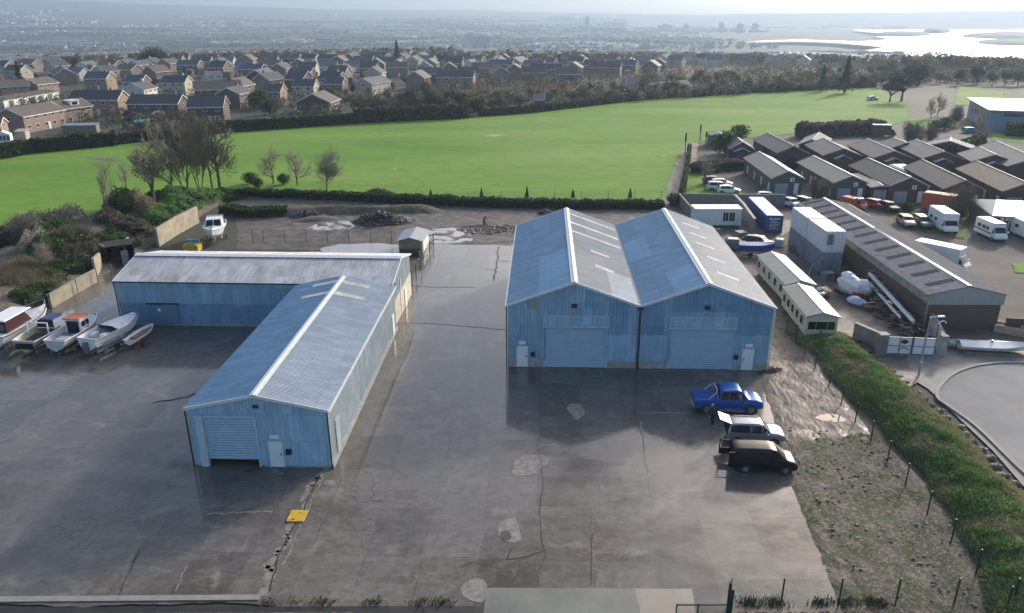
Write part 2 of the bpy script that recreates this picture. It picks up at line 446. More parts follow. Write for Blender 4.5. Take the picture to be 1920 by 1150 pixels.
    t.l.new(t.co.outputs['Object'], wv.inputs[0]); t.l.new(s_.outputs[0], wv.inputs[1]); t.l.new(wv.outputs[0], v.inputs[0])
    cr = t.math('MULTIPLY', t.ramp(v.outputs[0], [(.004, 1.0), (.012, 0.0)]), t.ramp(t.noise(.13, 3), [(.48, 0.0), (.58, 1.0)]))
    c = t.mix(t.math('MULTIPLY', cr, .8), c, (.03, .028, .025))
    crw = t.math('MULTIPLY', t.ramp(v.outputs[0], [(.012, 1.0), (.05, 0.0)]), t.ramp(t.noise(.3, 4), [(.52, 0.0), (.62, .5)]))
    c = t.mix(crw, c, (.30, .28, .25))
    # wet film: strongest through the lane and the middle of the yard, broken at the dry front edge
    wet = t.noise(.06, 6, .62, t.mapping((1, 1, 1), loc=(9, 4, 0)))
    wet2 = t.noise(.55, 6, .7, t.mapping((.5, 1, 1)))
    sep = t.n.new("ShaderNodeSeparateXYZ"); t.l.new(t.co.outputs['Object'], sep.inputs[0])
    far = t.n.new("ShaderNodeMapRange"); t.l.new(sep.outputs[1], far.inputs[0])
    far.inputs[1].default_value = 33; far.inputs[2].default_value = 80; far.inputs[3].default_value = -.12; far.inputs[4].default_value = .30
    w = t.math('ADD', t.math('ADD', wet, t.math('MULTIPLY', wet2, .35)), far.outputs[0])
    film = t.ramp(w, [(.52, 0.12), (.68, 1.0)])
    c = t.mix(t.math('MULTIPLY', film, .45), c, sc3((.07, .062, .056), 1))
    t.col(c)
    t.set('Roughness', t.ramp(mid, [(.3, .6), (.7, .85)])); t.set('Specular IOR Level', .2)
    t.set('Coat Weight', t.math('MULTIPLY', film, .95)); t.set('Coat IOR', 1.6)
    t.set('Coat Roughness', t.ramp(wr2, [(.38, .03), (.65, .20)]))
    t.bump(t.math('ADD', fine, t.math('MULTIPLY', wr, 2.0)), .10, .02)
    return t.m
M['yard'] = yard_mat()

def ground_mat(name, stops, scale, rough=.85, bump=.4, fine=6.0, wet=0.0, fc=None, aniso=None, fth=.6):
    t = NT(name)
    v = t.mapping(aniso) if aniso else None
    n = t.noise(scale, 7, .65, v, .2); f = t.noise(fine, 5, .7)
    c = t.ramp(n, stops)
    if fc: c = t.mix(t.ramp(f, [(fth - .1, 0.0), (fth + .12, .75)]), c, fc)
    t.col(c); t.set('Roughness', rough); t.set('Specular IOR Level', .18)
    if bump > .55: f = t.noise(fine * 2.2, 5, .6)
    if wet:
        w = t.ramp(t.noise(scale * 2.2, 5, .6, t.mapping((1, 1, 1), loc=(5, 5, 0))), [(.48, 0.0), (.60, wet)])
        t.set('Coat Weight', w); t.set('Coat Roughness', .25); t.set('Coat IOR', 1.33)
    if bump: t.bump(f, bump, .06)
    return t.m
def field_mat():
    t = NT('mown_field_grass'); a = t.noise(.030, 7, .62, t.mapping((.45, 1.5, 1)), .3); b = t.noise(.5, 6, .7, t.mapping((.5, 1.3, 1))); w = t.noise(.012, 5, .6, t.mapping((1, 1, 1), loc=(20, 60, 0)))
    c = t.ramp(a, [(.30, (.085, .20, .02)), (.46, (.125, .25, .03)), (.58, (.155, .275, .04)), (.72, (.205, .30, .065))])
    c = t.mix(t.ramp(b, [(.36, .55), (.52, 0.0)]), c, (.075, .16, .02)); c = t.mix(t.ramp(b, [(.56, 0.0), (.72, .45)]), c, (.21, .29, .085))
    c = t.mix(t.ramp(w, [(.52, 0.0), (.66, .45)]), c, (.21, .26, .09))
    c = t.mix(t.ramp(t.noise(.09, 6, .7, t.mapping((.35, 1.6, 1), loc=(3, 3, 0))), [(.62, 0.0), (.72, .5)]), c, (.16, .17, .06))
    t.col(c); t.set('Roughness', .9); t.set('Specular IOR Level', .15); t.bump(b, .4, .08); return t.m
M['field'] = field_mat(); M['field_plain'] = ground_mat('mown_field_grass', [(.3, (.105, .235, .018)), (.5, (.15, .29, .03)), (.72, (.20, .33, .05))], .035, .9, .3, 1.4, fc=(.085, .19, .015), aniso=(.5, 1.6, 1), fth=.55)
M['verge'] = ground_mat('rough_grass', [(.3, (.05, .09, .02)), (.5, (.10, .12, .04)), (.7, (.16, .13, .08))], .5, .9, .5, 5, fc=(.05, .10, .02))
M['bankgrass'] = ground_mat('bank_grass', [(.3, (.06, .09, .04)), (.45, (.09, .14, .05)), (.58, (.13, .17, .075)), (.72, (.20, .18, .13))], .45, .9, .6, 4, fc=(.06, .11, .025))
M['mud'] = ground_mat('wet_mud', [(.3, (.055, .048, .042)), (.5, (.115, .10, .085)), (.7, (.19, .17, .15))], .6, .6, .6, 3.5, wet=.15, fc=(.20, .18, .16), fth=.62)
M['mud_red'] = ground_mat('reddish_mud', [(.3, (.055, .043, .036)), (.5, (.125, .10, .085)), (.7, (.20, .165, .145))], .5, .6, .7, 3, wet=.12, fc=(.21, .18, .16), fth=.6)
M['scrub'] = ground_mat('gravelly_scrub', [(.3, (.035, .055, .018)), (.42, (.065, .075, .032)), (.52, (.10, .082, .06)), (.62, (.145, .122, .095)), (.72, (.20, .18, .15))], .55, .85, .9, 4, fc=(.33, .31, .28), fth=.58)
M['road'] = ground_mat('damp_tarmac', [(.3, (.20, .20, .20)), (.6, (.27, .27, .27)), (.75, (.34, .34, .34))], .12, .85, .2, 8)
M['pave'] = ground_mat('pavement_concrete', [(.3, (.17, .16, .15)), (.7, (.27, .255, .24))], .6, .7, .2, 8)
M['tarmac'] = ground_mat('estate_tarmac', [(.3, (.10, .09, .085)), (.6, (.155, .14, .13)), (.75, (.20, .185, .175))], .15, .9, .2, 8)
M['kerb'] = simple('kerb_stone', (.25, .24, .22), .8, .15, 2)
M['puddle'] = None
def puddle():
    t = NT('still_water'); t.col((.05, .045, .04)); t.set('Roughness', .03); t.set('IOR', 1.5); t.set('Specular IOR Level', .75)
    t.bump(t.noise(1.5, 2), .02, .01); return t.m
M['puddle'] = puddle()
def painted_sky_puddle():
    t = NT('sky_painted_water'); t.col((.30, .285, .275)); t.set('Roughness', .05); t.set('Specular IOR Level', .75); return t.m  # bright sky reflection put into the pale base colour of the water
M['painted_sky_puddle'] = painted_sky_puddle()
def sea():
    t = NT('estuary_water'); t.col((.10, .12, .14)); t.set('Roughness', .32); t.set('Specular IOR Level', .9)
    t.bump(t.noise(.02, 5), .1, 2); return t.m
M['sea'] = sea()
def land():
    t = NT('distant_land')
    n = t.noise(.004, 8, .62); f = t.noise(.05, 5, .65); pch = t.noise(.0013, 4)
    c = t.ramp(n, [(.30, (.022, .030, .020)), (.45, (.045, .048, .035)), (.58, (.06, .075, .04)), (.7, (.10, .095, .075))])
    c = t.mix(t.ramp(f, [(.4, 0.0), (.7, .7)]), c, (.05, .05, .035))
    c = t.mix(t.ramp(pch, [(.60, 0.0), (.68, .5)]), c, (.07, .12, .05))
    t.col(c); t.set('Roughness', .9); return t.m
M['land'] = land()
M['rubble'] = simple('broken_concrete', (.20, .17, .155), .85, .5, 1.2, bump=.5)
M['skin'] = simple('skin', (.50, .31, .23), .6, .05); M['cloth_dark'] = simple('dark_clothing', (.03, .035, .05), .85, .2)
M['cloth_red'] = simple('red_clothing', (.5, .03, .05), .8, .1); M['hair'] = simple('grey_hair', (.35, .32, .29), .8, .2)
M['town_wall'] = simple('far_house_wall', (.52, .49, .45), .8, .1, .1)
M['town_roof'] = simple('far_house_roof', (.17, .165, .17), .7, .2, .1)
M['patch_tan'] = simple('worn_yellow_turf', (.30, .29, .14), .9, .3, .5)
# ================================================================ THE SETTING
def px_poly(pts, z=0.0): return [G(p[0], p[1], z) for p in pts]
def sheet(name, pts, mat, kind='structure', z=None, rough_edge=0.0, step=1.0, label=None, cat=None):
    "flat sheet from a closed outline of world points"
    out = []
    for a, b in zip(pts, pts[1:] + pts[:1]):
        a = Vector(a); b = Vector(b); n = max(1, int((b - a).length / step)) if rough_edge else 1
        for i in range(n):
            p = a.lerp(b, i / n)
            if rough_edge:
                q = noise.noise_vector(p * .9) + noise.noise_vector(p * .28) * 1.5
                p = p + Vector((q.x, q.y, 0)) * rough_edge
            if z is not None: p.z = z
            out.append(p)
    bm = bmesh.new(); f = bm.faces.new([bm.verts.new(p) for p in out]); bm.normal_update()
    if f.normal.z < 0: f.normal_flip()
    bmesh.ops.triangulate(bm, faces=bm.faces[:]); me = bpy.data.meshes.new(name); bm.to_mesh(me); bm.free()
    me.materials.append(mat); o = bpy.data.objects.new(name, me); COL.objects.link(o)
    return tag(o, label, cat, None, kind)

def relief(name, c00, c10, c11, c01, nu, nv, fz, mat, label=None, cat=None, kind='structure', smooth=True):
    "grid between four world corners, height from fz(u,v,x,y)"
    m = MB()
    for j in range(nv + 1):
        for i in range(nu + 1):
            u = i / nu; v = j / nv
            p = c00.lerp(c10, u).lerp(c01.lerp(c11, u), v); m.v.append((p.x, p.y, fz(u, v, p.x, p.y)))
    for j in range(nv):
        for i in range(nu):
            a = j * (nu + 1) + i; m.f.append((a, a + 1, a + nu + 2, a + nu + 1)); m.m.append(0)
    return tag(m.build(name, mat, smooth=smooth), label, cat, None, kind)

# terrain: one sheet to the horizon
m = MB(); NA, NRr = 200, 130
rad = [6 * (8300 / 6) ** (i / NRr) for i in range(NRr + 1)]
for r in rad:
    for j in range(NA):
        a = 2 * math.pi * j / NA; x, y = r * math.sin(a), r * math.cos(a)
        m.v.append((x, y, (hz(x, y) if y > -100 else min(0, hz(x, y))) - .06))
for i in range(NRr):
    for j in range(NA):
        k = (j + 1) % NA; m.f.append((i * NA + j, i * NA + k, (i + 1) * NA + k, (i + 1) * NA + j)); m.m.append(0)
m.v.append((0, 0, -.06)); c = len(m.v) - 1
for j in range(NA): m.f.append((c, (j + 1) % NA, j)); m.m.append(0)
tag(m.build('terrain', M['land'], smooth=True), kind='structure')

# estuary water and the land spits in it
Z = -45
water = [(1395, 82), (1480, 80), (1560, 82), (1640, 90), (1655, 92), (1605, 101), (1640, 108), (1700, 115), (1740, 122), (2150, 150), (2500, 90), (2400, 58), (1900, 56.5), (1740, 57), (1600, 57), (1600, 59), (1660, 66), (1700, 68), (1640, 71), (1670, 76), (1610, 80), (1500, 76), (1430, 78)]
wo = sheet('estuary_water', px_poly(water, -40), M['sea'], z=-37.0)
def spit(name, pts, h):
    "low headland: outline on the water with a raised middle"
    w = [Vector(G(a, b, -37)) for a, b in pts]; c = sum(w, Vector()) / len(w); m = MB(); n = len(w)
    rings = ((1, -38.5), (.93, -37 + h * .5), (.6, -37 + h), (.25, -37 + h * .9))
    for k, zz in rings:
        for p in w:
            q = c.lerp(p, k); m.v.append((q.x, q.y, zz + (h * .3 * noise.noise(q / 90) if k < 1 else 0)))
    for i in range(len(rings) - 1):
        for j in range(n):
            l = (j + 1) % n; m.f.append((i * n + j, i * n + l, (i + 1) * n + l, (i + 1) * n + j)); m.m.append(0)
    m.f.append(tuple(range((len(rings) - 1) * n, len(rings) * n))); m.m.append(0)
    return tag(m.build(name, M['land'], smooth=True), kind='structure')
def oval(x0, x1, y0, y1, n=20): return [((x0 + x1) / 2 + (x1 - x0) / 2 * math.cos(t * 2 * math.pi / n), (y0 + y1) / 2 + (y1 - y0) / 2 * math.sin(t * 2 * math.pi / n)) for t in range(n)]
spit('headland', oval(1640, 1745, 62, 68.5), 8); spit('headland', oval(1730, 1782, 57, 63), 14)
spit('headland', oval(1798, 2080, 62, 74), 9); spit('headland', oval(1830, 2000, 74, 86), 6)

# the green playing field, its path and the smaller greens
FIELD = [(-260, 560), (-260, 330), (0, 293), (150, 276), (300, 262), (420, 250), (640, 233), (820, 223), (880, 220), (905, 216), (1000, 212), (1200, 188), (1400, 176), (1640, 164), (1700, 192), (1705, 225), (1640, 245), (1500, 250), (1400, 258), (1330, 262), (1285, 275), (1266, 320), (1245, 388), (900, 384), (640, 376), (440, 366), (300, 430), (150, 500)]
sheet('field', px_poly(FIELD), M['field'], z=.02, rough_edge=.5, step=8)
for k_, q in enumerate(([(905, 254), (935, 252), (948, 254), (930, 257), (910, 256)], [(150, 296), (200, 297), (240, 303), (200, 303)], [(1235, 292), (1246, 291), (1247, 294)], [(948, 255), (985, 257), (980, 258.5)], [(735, 317), (745, 316), (744, 319)])):
    sheet('bare_patch', px_poly(q), (M['patch_tan'], M['mud'])[k_ % 2], z=.035, rough_edge=.4, step=.8)
sheet('footpath', px_poly([(1285, 268), (1312, 268), (1300, 320), (1278, 388), (1240, 388), (1264, 320)]), M['mud'], z=.045, rough_edge=.4)
sheet('lawn', px_poly([(1286, 322), (1322, 322), (1345, 352), (1400, 364), (1432, 378), (1430, 400), (1280, 392)]), M['field'], z=.05, rough_edge=.3)
sheet('lawn', px_poly([(1795, 162), (1880, 172), (1895, 200), (1790, 197)]), M['field'], z=.05, rough_edge=1, step=4)
sheet('lawn', px_poly([(1700, 222), (1760, 225), (1740, 246), (1700, 243)]), M['field'], z=.05, rough_edge=.5, step=3)
sheet('lawn', px_poly([(1860, 250), (1960, 256), (1960, 272), (1860, 262)]), M['field'], z=.06, rough_edge=.5, step=3)
sheet('lawn', px_poly([(1660, 395), (1820, 396), (1812, 450), (1700, 430)]), M['verge'], z=.06, rough_edge=.4)
sheet('lawn', px_poly([(1900, 495), (1990, 490), (1990, 520), (1902, 512)]), M['field'], z=.06, rough_edge=.3)

# estate ground, industrial yards, roads
sheet('estate_tarmac', [(30, 150, 0), (44, 108, 0), (36, 78, 0), (40, 62, 0), (60, 70, 0), (120, 80, 0), (260, 190, 0), (190, 262, 0), (130, 215, 0), (60, 190, 0), (40, 170, 0)], M['tarmac'], z=-.02)
sheet('scrap_yard_ground', [(24, 128, 0), (42, 128, 0), (44, 100, 0), (40, 66, 0), (30, 67, 0), (26, 75, 0), (28, 100, 0)], M['mud'], z=.03, rough_edge=.2)
CUL = [(1750, 745), (1770, 715), (1800, 695), (1850, 683), (1920, 681), (2200, 690), (2300, 1000), (2050, 1000), (1920, 890), (1880, 850), (1830, 800), (1780, 765)]
road = px_poly(CUL)
def smooth_loop(pts, it=2):
    for _ in range(it):
        q = []
        for a, b in zip(pts, pts[1:] + pts[:1]): q += [a.lerp(b, .25), a.lerp(b, .75)]
        pts = q
    return pts
road = smooth_loop(road, 2)
sheet('pavement', px_poly([(1655, 668), (1760, 655), (1960, 640), (2300, 660), (2300, 700), (2200, 1250), (1960, 960), (1860, 845), (1740, 730), (1690, 700)]), M['pave'], z=.05)
sheet('cul_de_sac_road', road, M['road'], z=.062)
m = MB()
for a, b in zip(road, road[1:] + road[:1]):
    t = (b - a).normalized(); nn = Vector((-t.y, t.x, 0)) * .13
    for p, q in ((a, b),):
        k = [p - nn, q - nn, q + nn, p + nn]
        m.prism([Vector((w.x, w.y, .04)) for w in k], (0, 0, .13))
tag(m.build('kerb', M['kerb']), kind='structure')
sheet('dark_patch', px_poly([(1560, 660), (1700, 668), (1722, 715), (1700, 735)]), M['mud'], z=.072, rough_edge=.25)  # darker ragged patch of ground in front of the gates

# concrete yard
YARD = [(-400, 1136), (490, 1134), (900, 1150), (1280, 1165), (1640, 1150), (1600, 1100), (1560, 1040), (1520, 950), (1470, 830), (1440, 770), (1420, 700), (1400, 600), (1340, 440), (1300, 425), (960, 462), (815, 457), (740, 468), (300, 480), (60, 560), (-400, 760)]
def jag(pts, lo, hi, amp):
    return pts
sheet('concrete_yard', px_poly(YARD), M['yard'], z=0.0, rough_edge=.22, step=.8)
# strip of broken concrete apron and kerb along the front edge, dark drop beyond
a, b = G(-300, 1126), G(487, 1120)
m = MB(); m.prism([Vector((a.x, a.y - .25, -.3)), Vector((b.x, b.y - .25, -.3)), Vector((b.x, b.y + .15, -.3)), Vector((a.x, a.y + .15, -.3))], (0, 0, .36))
tag(m.build('kerb', M['kerb']), kind='structure')
m = MB(); m.box(-60, 10.2, 30.5, 32.9, -.5, .012); tag(m.build('drop_strip', simple('drop_dark', (.02, .018, .016), .5, .5, 1), None), kind='structure')  # flush near-black strip added, standing in for the dark drop beyond the kerb
m = MB(); m.box(-60, -8.6, 29, 32.45, -.5, .03); tag(m.build('verge_strip', M['scrub']), kind='structure')
sheet('ramp_concrete', px_poly([(912, 1104), (1190, 1104), (1200, 1160), (905, 1160)]), simple('greenish_new_concrete', (.15, .158, .14), .5, .2, .6), z=.03, rough_edge=.05)
sheet('ramp_concrete', px_poly([(1190, 1104), (1296, 1104), (1305, 1165), (1202, 1165)]), simple('tan_new_concrete', (.26, .23, .19), .6, .15, .6), z=.034, rough_edge=.05)

# repairs, patches and puddles of the yard
def patch(name, pts, mat, z, re=.2): return sheet(name, smooth_loop([Vector(p) for p in px_poly(pts)], 1), mat, z=z, rough_edge=re, step=.18)
M['patch_pale'] = simple('pale_worn_concrete', (.20, .185, .165), .6, .45, 2.6, bump=.4)
M['patch_dark'] = simple('dark_wet_patch', (.055, .05, .046), .35, .4, 1.0)
patch('worn_patch', [(965, 855), (1030, 850), (1025, 870), (1012, 880), (1008, 895), (960, 897)], M['patch_pale'], .012)
patch('worn_patch', [(935, 980), (960, 968), (975, 985), (975, 1010), (958, 1020), (935, 1012)], M['patch_pale'], .012)
patch('worn_patch', [(938, 996), (955, 996), (960, 1012), (940, 1016)], M['patch_dark'], .02, .06)
patch('worn_patch', [(880, 1085), (912, 1090), (912, 1130), (870, 1125), (860, 1110)], M['patch_pale'], .012)
patch('worn_patch', [(1060, 760), (1085, 755), (1100, 775), (1085, 790), (1068, 780)], M['patch_pale'], .012)
patch('worn_patch', [(606, 898), (630, 898), (628, 910), (604, 910)], M['patch_pale'], .012)
patch('worn_patch', [(736, 768), (778, 769), (775, 778), (738, 777)], M['patch_pale'], .012)
# crack lines of missing joint filler
def crack(pts, w, mat, z=.014):
    P = [G(*p) for p in pts]; out = []
    for a, b in zip(P, P[1:]):
        n = max(2, int((b - a).length / .4))
        for i in range(n):
            q = a.lerp(b, i / n); k = noise.noise(q * 1.3); out.append(q + Vector((k, noise.noise(q * 1.7 + Vector((9, 0, 0))), 0)) * w * 1.6)
    out.append(P[-1]); m = MB()
    for a, b in zip(out, out[1:]):
        t = (b - a).normalized(); s = Vector((-t.y, t.x, 0)) * w * (.35 + .5 * abs(noise.noise(a * 2)))
        m.quad(Vector((a.x, a.y, z)) - s, Vector((b.x, b.y, z)) - s, Vector((b.x, b.y, z)) + s, Vector((a.x, a.y, z)) + s)
    return tag(m.build('yard_crack', mat), kind='structure')
M['crack'] = simple('open_crack', (.025, .022, .02), .8, .3)
crack([(605, 884), (580, 925), (556, 985), (530, 1025), (510, 1060), (492, 1118)], .55, M['patch_pale'], .009)
crack([(600, 890), (560, 975), (533, 1018), (520, 1050), (505, 1110)], .10, M['crack'])
crack([(600, 905), (545, 1030), (530, 1060)], .12, M['patch_pale'], .016)
crack([(748, 606), (810, 607), (870, 612), (950, 619)], .10, M['crack'])
crack([(765, 536), (830, 539), (890, 539)], .12, M['crack'])
crack([(1010, 850), (1015, 875), (1018, 910), (1012, 950), (1015, 1010), (1024, 1040), (1008, 1080), (1010, 1100)], .05, M['crack'])
crack([(1110, 1000), (1108, 1095)], .06, M['crack'])
crack([(1200, 790), (1212, 870), (1224, 930)], .10, M['patch_pale'])
crack([(935, 462), (932, 490), (926, 527)], .18, M['crack'])
crack([(905, 505), (930, 505)], .10, M['crack']); crack([(935, 490), (955, 490)], .10, M['crack'])
crack([(290, 755), (350, 745), (368, 738)], .25, M['crack'])
crack([(390, 964), (510, 960)], .18, M['patch_pale'])
crack([(1195, 773), (1300, 776), (1340, 778)], .12, M['patch_pale'])
crack([(220, 1120), (240, 1080), (262, 1030)], .06, M['crack']); crack([(330, 1110), (352, 1060)], .12, M['patch_pale'])
crack([(960, 1028), (952, 1050), (985, 1045), (1020, 1033)], .07, M['crack'])
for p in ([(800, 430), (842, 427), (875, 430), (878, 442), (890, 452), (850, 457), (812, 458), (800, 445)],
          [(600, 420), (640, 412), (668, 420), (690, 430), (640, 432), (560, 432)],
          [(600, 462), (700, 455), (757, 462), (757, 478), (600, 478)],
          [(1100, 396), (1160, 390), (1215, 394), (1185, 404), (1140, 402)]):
    patch('puddle', p, M['painted_sky_puddle'], .03, .5)
for p in ([(1540, 775), (1570, 778), (1588, 790), (1550, 795), (1520, 785)], [(1495, 808), (1535, 808), (1545, 822), (1515, 830), (1488, 820)], [(1560, 800), (1590, 812), (1580, 822)]):
    patch('puddle', p, M['puddle'], .05, .25)

# mud and scrub right of the yard, beside the fence
def nz(x, y, s, o=0): return noise.noise(Vector((x * s, y * s, o)))
def mudz(u, v, x, y):
    e = min(1, 8 * min(u, 1 - u, v, 1 - v))
    return -.03 + e * (.10 + .12 * nz(x, y, .7) + .10 * abs(nz(x, y, 1.9, 4)) + .04 * nz(x, y, 5, 2))
relief('mud_ground', G(1460, 880), G(1660, 850), G(1500, 600), G(1410, 590), 90, 130, lambda u, v, x, y: mudz(u, v, x, y) - .05, M['mud_red'])
relief('scrub_ground', G(1628, 1175), G(2010, 1175), G(1640, 815), G(1450, 805), 90, 90, lambda u, v, x, y: -.02 + .06 * sstep(0, .1, min(u, v, 1 - v)) + .07 * abs(nz(x, y, 1.1)) + .03 * nz(x, y, 4), M['scrub'])
relief('rough_verge', G(1590, 1175), G(1650, 1175), G(1462, 800), G(1436, 792), 14, 90, lambda u, v, x, y: -.0 + .09 * math.sin(math.pi * u) * (1 + nz(x, y, 1)) + .05 * nz(x, y, 2.5), M['scrub'])
# churned ground behind the sheds
relief('mud_ground', G(440, 470), G(965, 466), G(1290, 380), G(430, 362), 190, 70, lambda u, v, x, y: mudz(u, v, x, y) * .8 - .045 + .35 * sstep(.78, .95, v), M['mud'])
relief('mud_ground', G(965, 466), G(1300, 470), G(1290, 384), G(900, 384), 110, 60, lambda u, v, x, y: mudz(u, v, x, y) * .9 - .03, M['mud'])
# low earth bank under the back hedge and spoil behind the boat
def ridge_strip(name, path, w, h, mat, label=None, cat=None, kind='structure', nv=10, ns=5):
    P = [G(*p) for p in path]; m = MB(); st = []
    for a, b in zip(P, P[1:]):
        n = max(1, int((b - a).length / (ns * .2)))
        for i in range(n): st.append(a.lerp(b, i / n))
    st.append(P[-1])
    for i, p in enumerate(st):
        t = (st[min(i + 1, len(st) - 1)] - st[max(i - 1, 0)]).normalized(); s = Vector((-t.y, t.x, 0))
        e = min(1, min(i, len(st) - 1 - i) / 4)
        for j in range(nv + 1):
            k = j / nv * 2 - 1; q = p + s * (k * w / 2 * (1 + .2 * nz(p.x, p.y, .3)))
            m.v.append((q.x, q.y, -.05 + h * e * (math.cos(k * math.pi / 2) ** .8 if abs(k) < 1 else 0) * (1 + .22 * nz(q.x, q.y, .8)) + (.07 * nz(q.x, q.y, 2.5)) + .05 * nz(q.x, q.y, 6)))
    for i in range(len(st) - 1):
        for j in range(nv):
            a = i * (nv + 1) + j; m.f.append((a, a + 1, a + nv + 2, a + nv + 1)); m.m.append(0)
    return tag(m.build(name, mat, smooth=True), label, cat, None, kind), st
ridge_strip('spoil_bank', [(420, 402), (520, 402), (600, 398), (690, 398), (800, 395), (830, 400)], 3.5, 1.1, M['scrub'])
ridge_strip('spoil_bank', [(540, 415), (600, 412), (640, 408)], 3.0, .9, M['mud'])

# grass bank between the fence and the cul-de-sac
EMB = [(1520, 622), (1570, 660), (1640, 730), (1720, 800), (1800, 890), (1860, 960), (1915, 1050), (1960, 1150), (2010, 1260)]
emb, emb_st = ridge_strip('grass_bank', EMB, 5.6, 1.05, M['bankgrass'], nv=22)
m = MB(); mt = [M['grass_blade'], M['straw_pale']]
for i in range(95000):
    k = random.random() ** .9 * (len(emb_st) - 2); i0 = int(k); p = emb_st[i0].lerp(emb_st[i0 + 1], k - i0)
    t = (emb_st[i0 + 1] - emb_st[i0]).normalized(); s = Vector((-t.y, t.x, 0)); o_ = random.uniform(-1, 1)
    q = p + s * (o_ * 2.8 * (1 + .2 * nz(p.x, p.y, .3))); zz = 1.05 * (max(0, math.cos(o_ * math.pi / 2)) ** .8) * (1 + .22 * nz(q.x, q.y, .8)) * min(1, i0 / 4) + .07 * nz(q.x, q.y, 2.5) + .05 * nz(q.x, q.y, 6) + .03
    g = nz(q.x, q.y, .45, 3)
    m.mi = 1 if random.random() < (.8 if o_ > .40 + .5 * g else (.45 if o_ < -.8 else .06 + max(0, -g * 1.7))) else 0
    h = random.uniform(.10, .30) * (1 + .8 * max(-.6, g)); a = random.random() * 6.28; w = .04
    d = Vector((math.cos(a), math.sin(a), 0)); l = Vector((random.uniform(-.18, .18), random.uniform(-.18, .18), h))
    b0 = Vector((q.x, q.y, zz - .08)); m.quad(b0 - d * w, b0 + d * w, b0 + l)
tag(m.build('bank_grass', mt), 'long green and straw coloured grass growing over the bank beside the road', 'grass', None, 'stuff')
m = MB()
for i in range(16000):
    u, v = random.random(), random.random()
    p = G(1628, 1175).lerp(G(1990, 1175), u).lerp(G(1450, 800).lerp(G(1640, 815), u), v)
    g = nz(p.x, p.y, .35, 8)
    if g < .05 and u > .07: continue
    h = random.uniform(.04, .13); a = random.random() * 6.28; d = Vector((math.cos(a), math.sin(a), 0)) * .03
    m.quad(p - d, p + d, p + Vector((random.uniform(-.08, .08), random.uniform(-.08, .08), h)))
tag(m.build('scrub_grass', M['grass_blade']), 'short grass tufts scattered over the stony ground inside the fence', 'grass', None, 'stuff')
# stones along the kerb foot of the bank
m = MB()
for i in range(520):
    k = random.uniform(3, len(emb_st) - 14); i0 = int(k); p = emb_st[i0]; t = (emb_st[i0 + 1] - p).normalized(); s = Vector((-t.y, t.x, 0))
    q = p + s * random.uniform(2.3, 3.4) * (1 if s.x > 0 else -1); r = random.uniform(.06, .22)
    m.blob((q.x, q.y, r * .5), (r * random.uniform(.8, 1.6), r, r * .7), 5, 3, .8)
tag(m.build('bank_stones', M['rubble']), 'loose stones and broken concrete along the kerb foot of the grass bank', 'stones', None, 'stuff')
# rough weeds at the yard's front edge
m = MB()
for cx, n in ((505, 60), (560, 40), (605, 120), (702, 100), (790, 100), (830, 120), (1400, 160), (1450, 160), (1540, 160), (1590, 200), (1640, 250)):
    c = G(cx, 1128)
    for i in range(n):
        q = c + Vector((random.gauss(0, .35), random.gauss(-.1, .2), 0)); h = random.uniform(.1, .4 if cx > 1300 else .2); a = random.random() * 6.28
        d = Vector((math.cos(a), math.sin(a), 0)) * .03; m.quad(q - d, q + d, q + Vector((random.uniform(-.15, .15), random.uniform(-.1, .1), h)))
tag(m.build('edge_weeds', M['verge']), 'ragged weeds along the front edge of the concrete yard', 'weeds', None, 'stuff')
m = MB(); c0, c1 = G(1380, 1150), G(1660, 1150)
for i in range(500):
    c = c0.lerp(c1, random.random()); m.blob((c.x, c.y - random.uniform(0, .8), .03), random.uniform(.05, .16), 5, 3, .6)
tag(m.build('edge_rubble', M['rust']), 'dark reddish rubble along the fence foot at the front of the yard', 'rubble', None, 'stuff')
m = MB()
for i in range(420):
    u, v = random.random(), random.random(); p = G(1628, 1175).lerp(G(1990, 1175), u).lerp(G(1450, 800).lerp(G(1640, 815), u), v)
    if nz(p.x, p.y, .4, 20) < 0: continue
    r = random.uniform(.03, .11); m.blob((p.x, p.y, r * .4 + .05), (r * 1.3, r, r * .6), 5, 3, .7)
tag(m.build('scrub_stones', M['rubble']), 'pale stones scattered over the scrubby ground inside the fence', 'stones', None, 'stuff')
# ================================================================ THE SHEDS OF THE YARD
X, Y, ZV = Vector((1, 0, 0)), Vector((0, 1, 0)), Vector((0, 0, 1))

def roller_door(root, u0, u1, top, y=-.02, bottom=0.0, frame=.14, fm=None, sm=None):
    d = MB(); n = int((top - bottom) / .20); b = bottom
    for i in range(n):
        z0 = b + (top - b) * i / n; z1 = b + (top - b) * (i + 1) / n; zm = (z0 + z1) / 2
        d.quad((u0, y, z0), (u1, y, z0), (u1, y - .06, zm), (u0, y - .06, zm)); d.quad((u0, y - .06, zm), (u1, y - .06, zm), (u1, y, z1), (u0, y, z1))
    d.box(u0, u1, y - .04, y + .01, b - .0, b + .1)
    o = d.build('roller_door', sm or M['shutter'], root)
    f = MB(); f.box(u0 - frame, u0, y - .12, y + .05, 0, top + .02).box(u1, u1 + frame, y - .12, y + .05, 0, top + .02).box(u0 - frame, u1 + frame, y - .13, y + .05, top + .021, top + .14)
    f.build('frame', fm or M['trim_blue'], o); return o

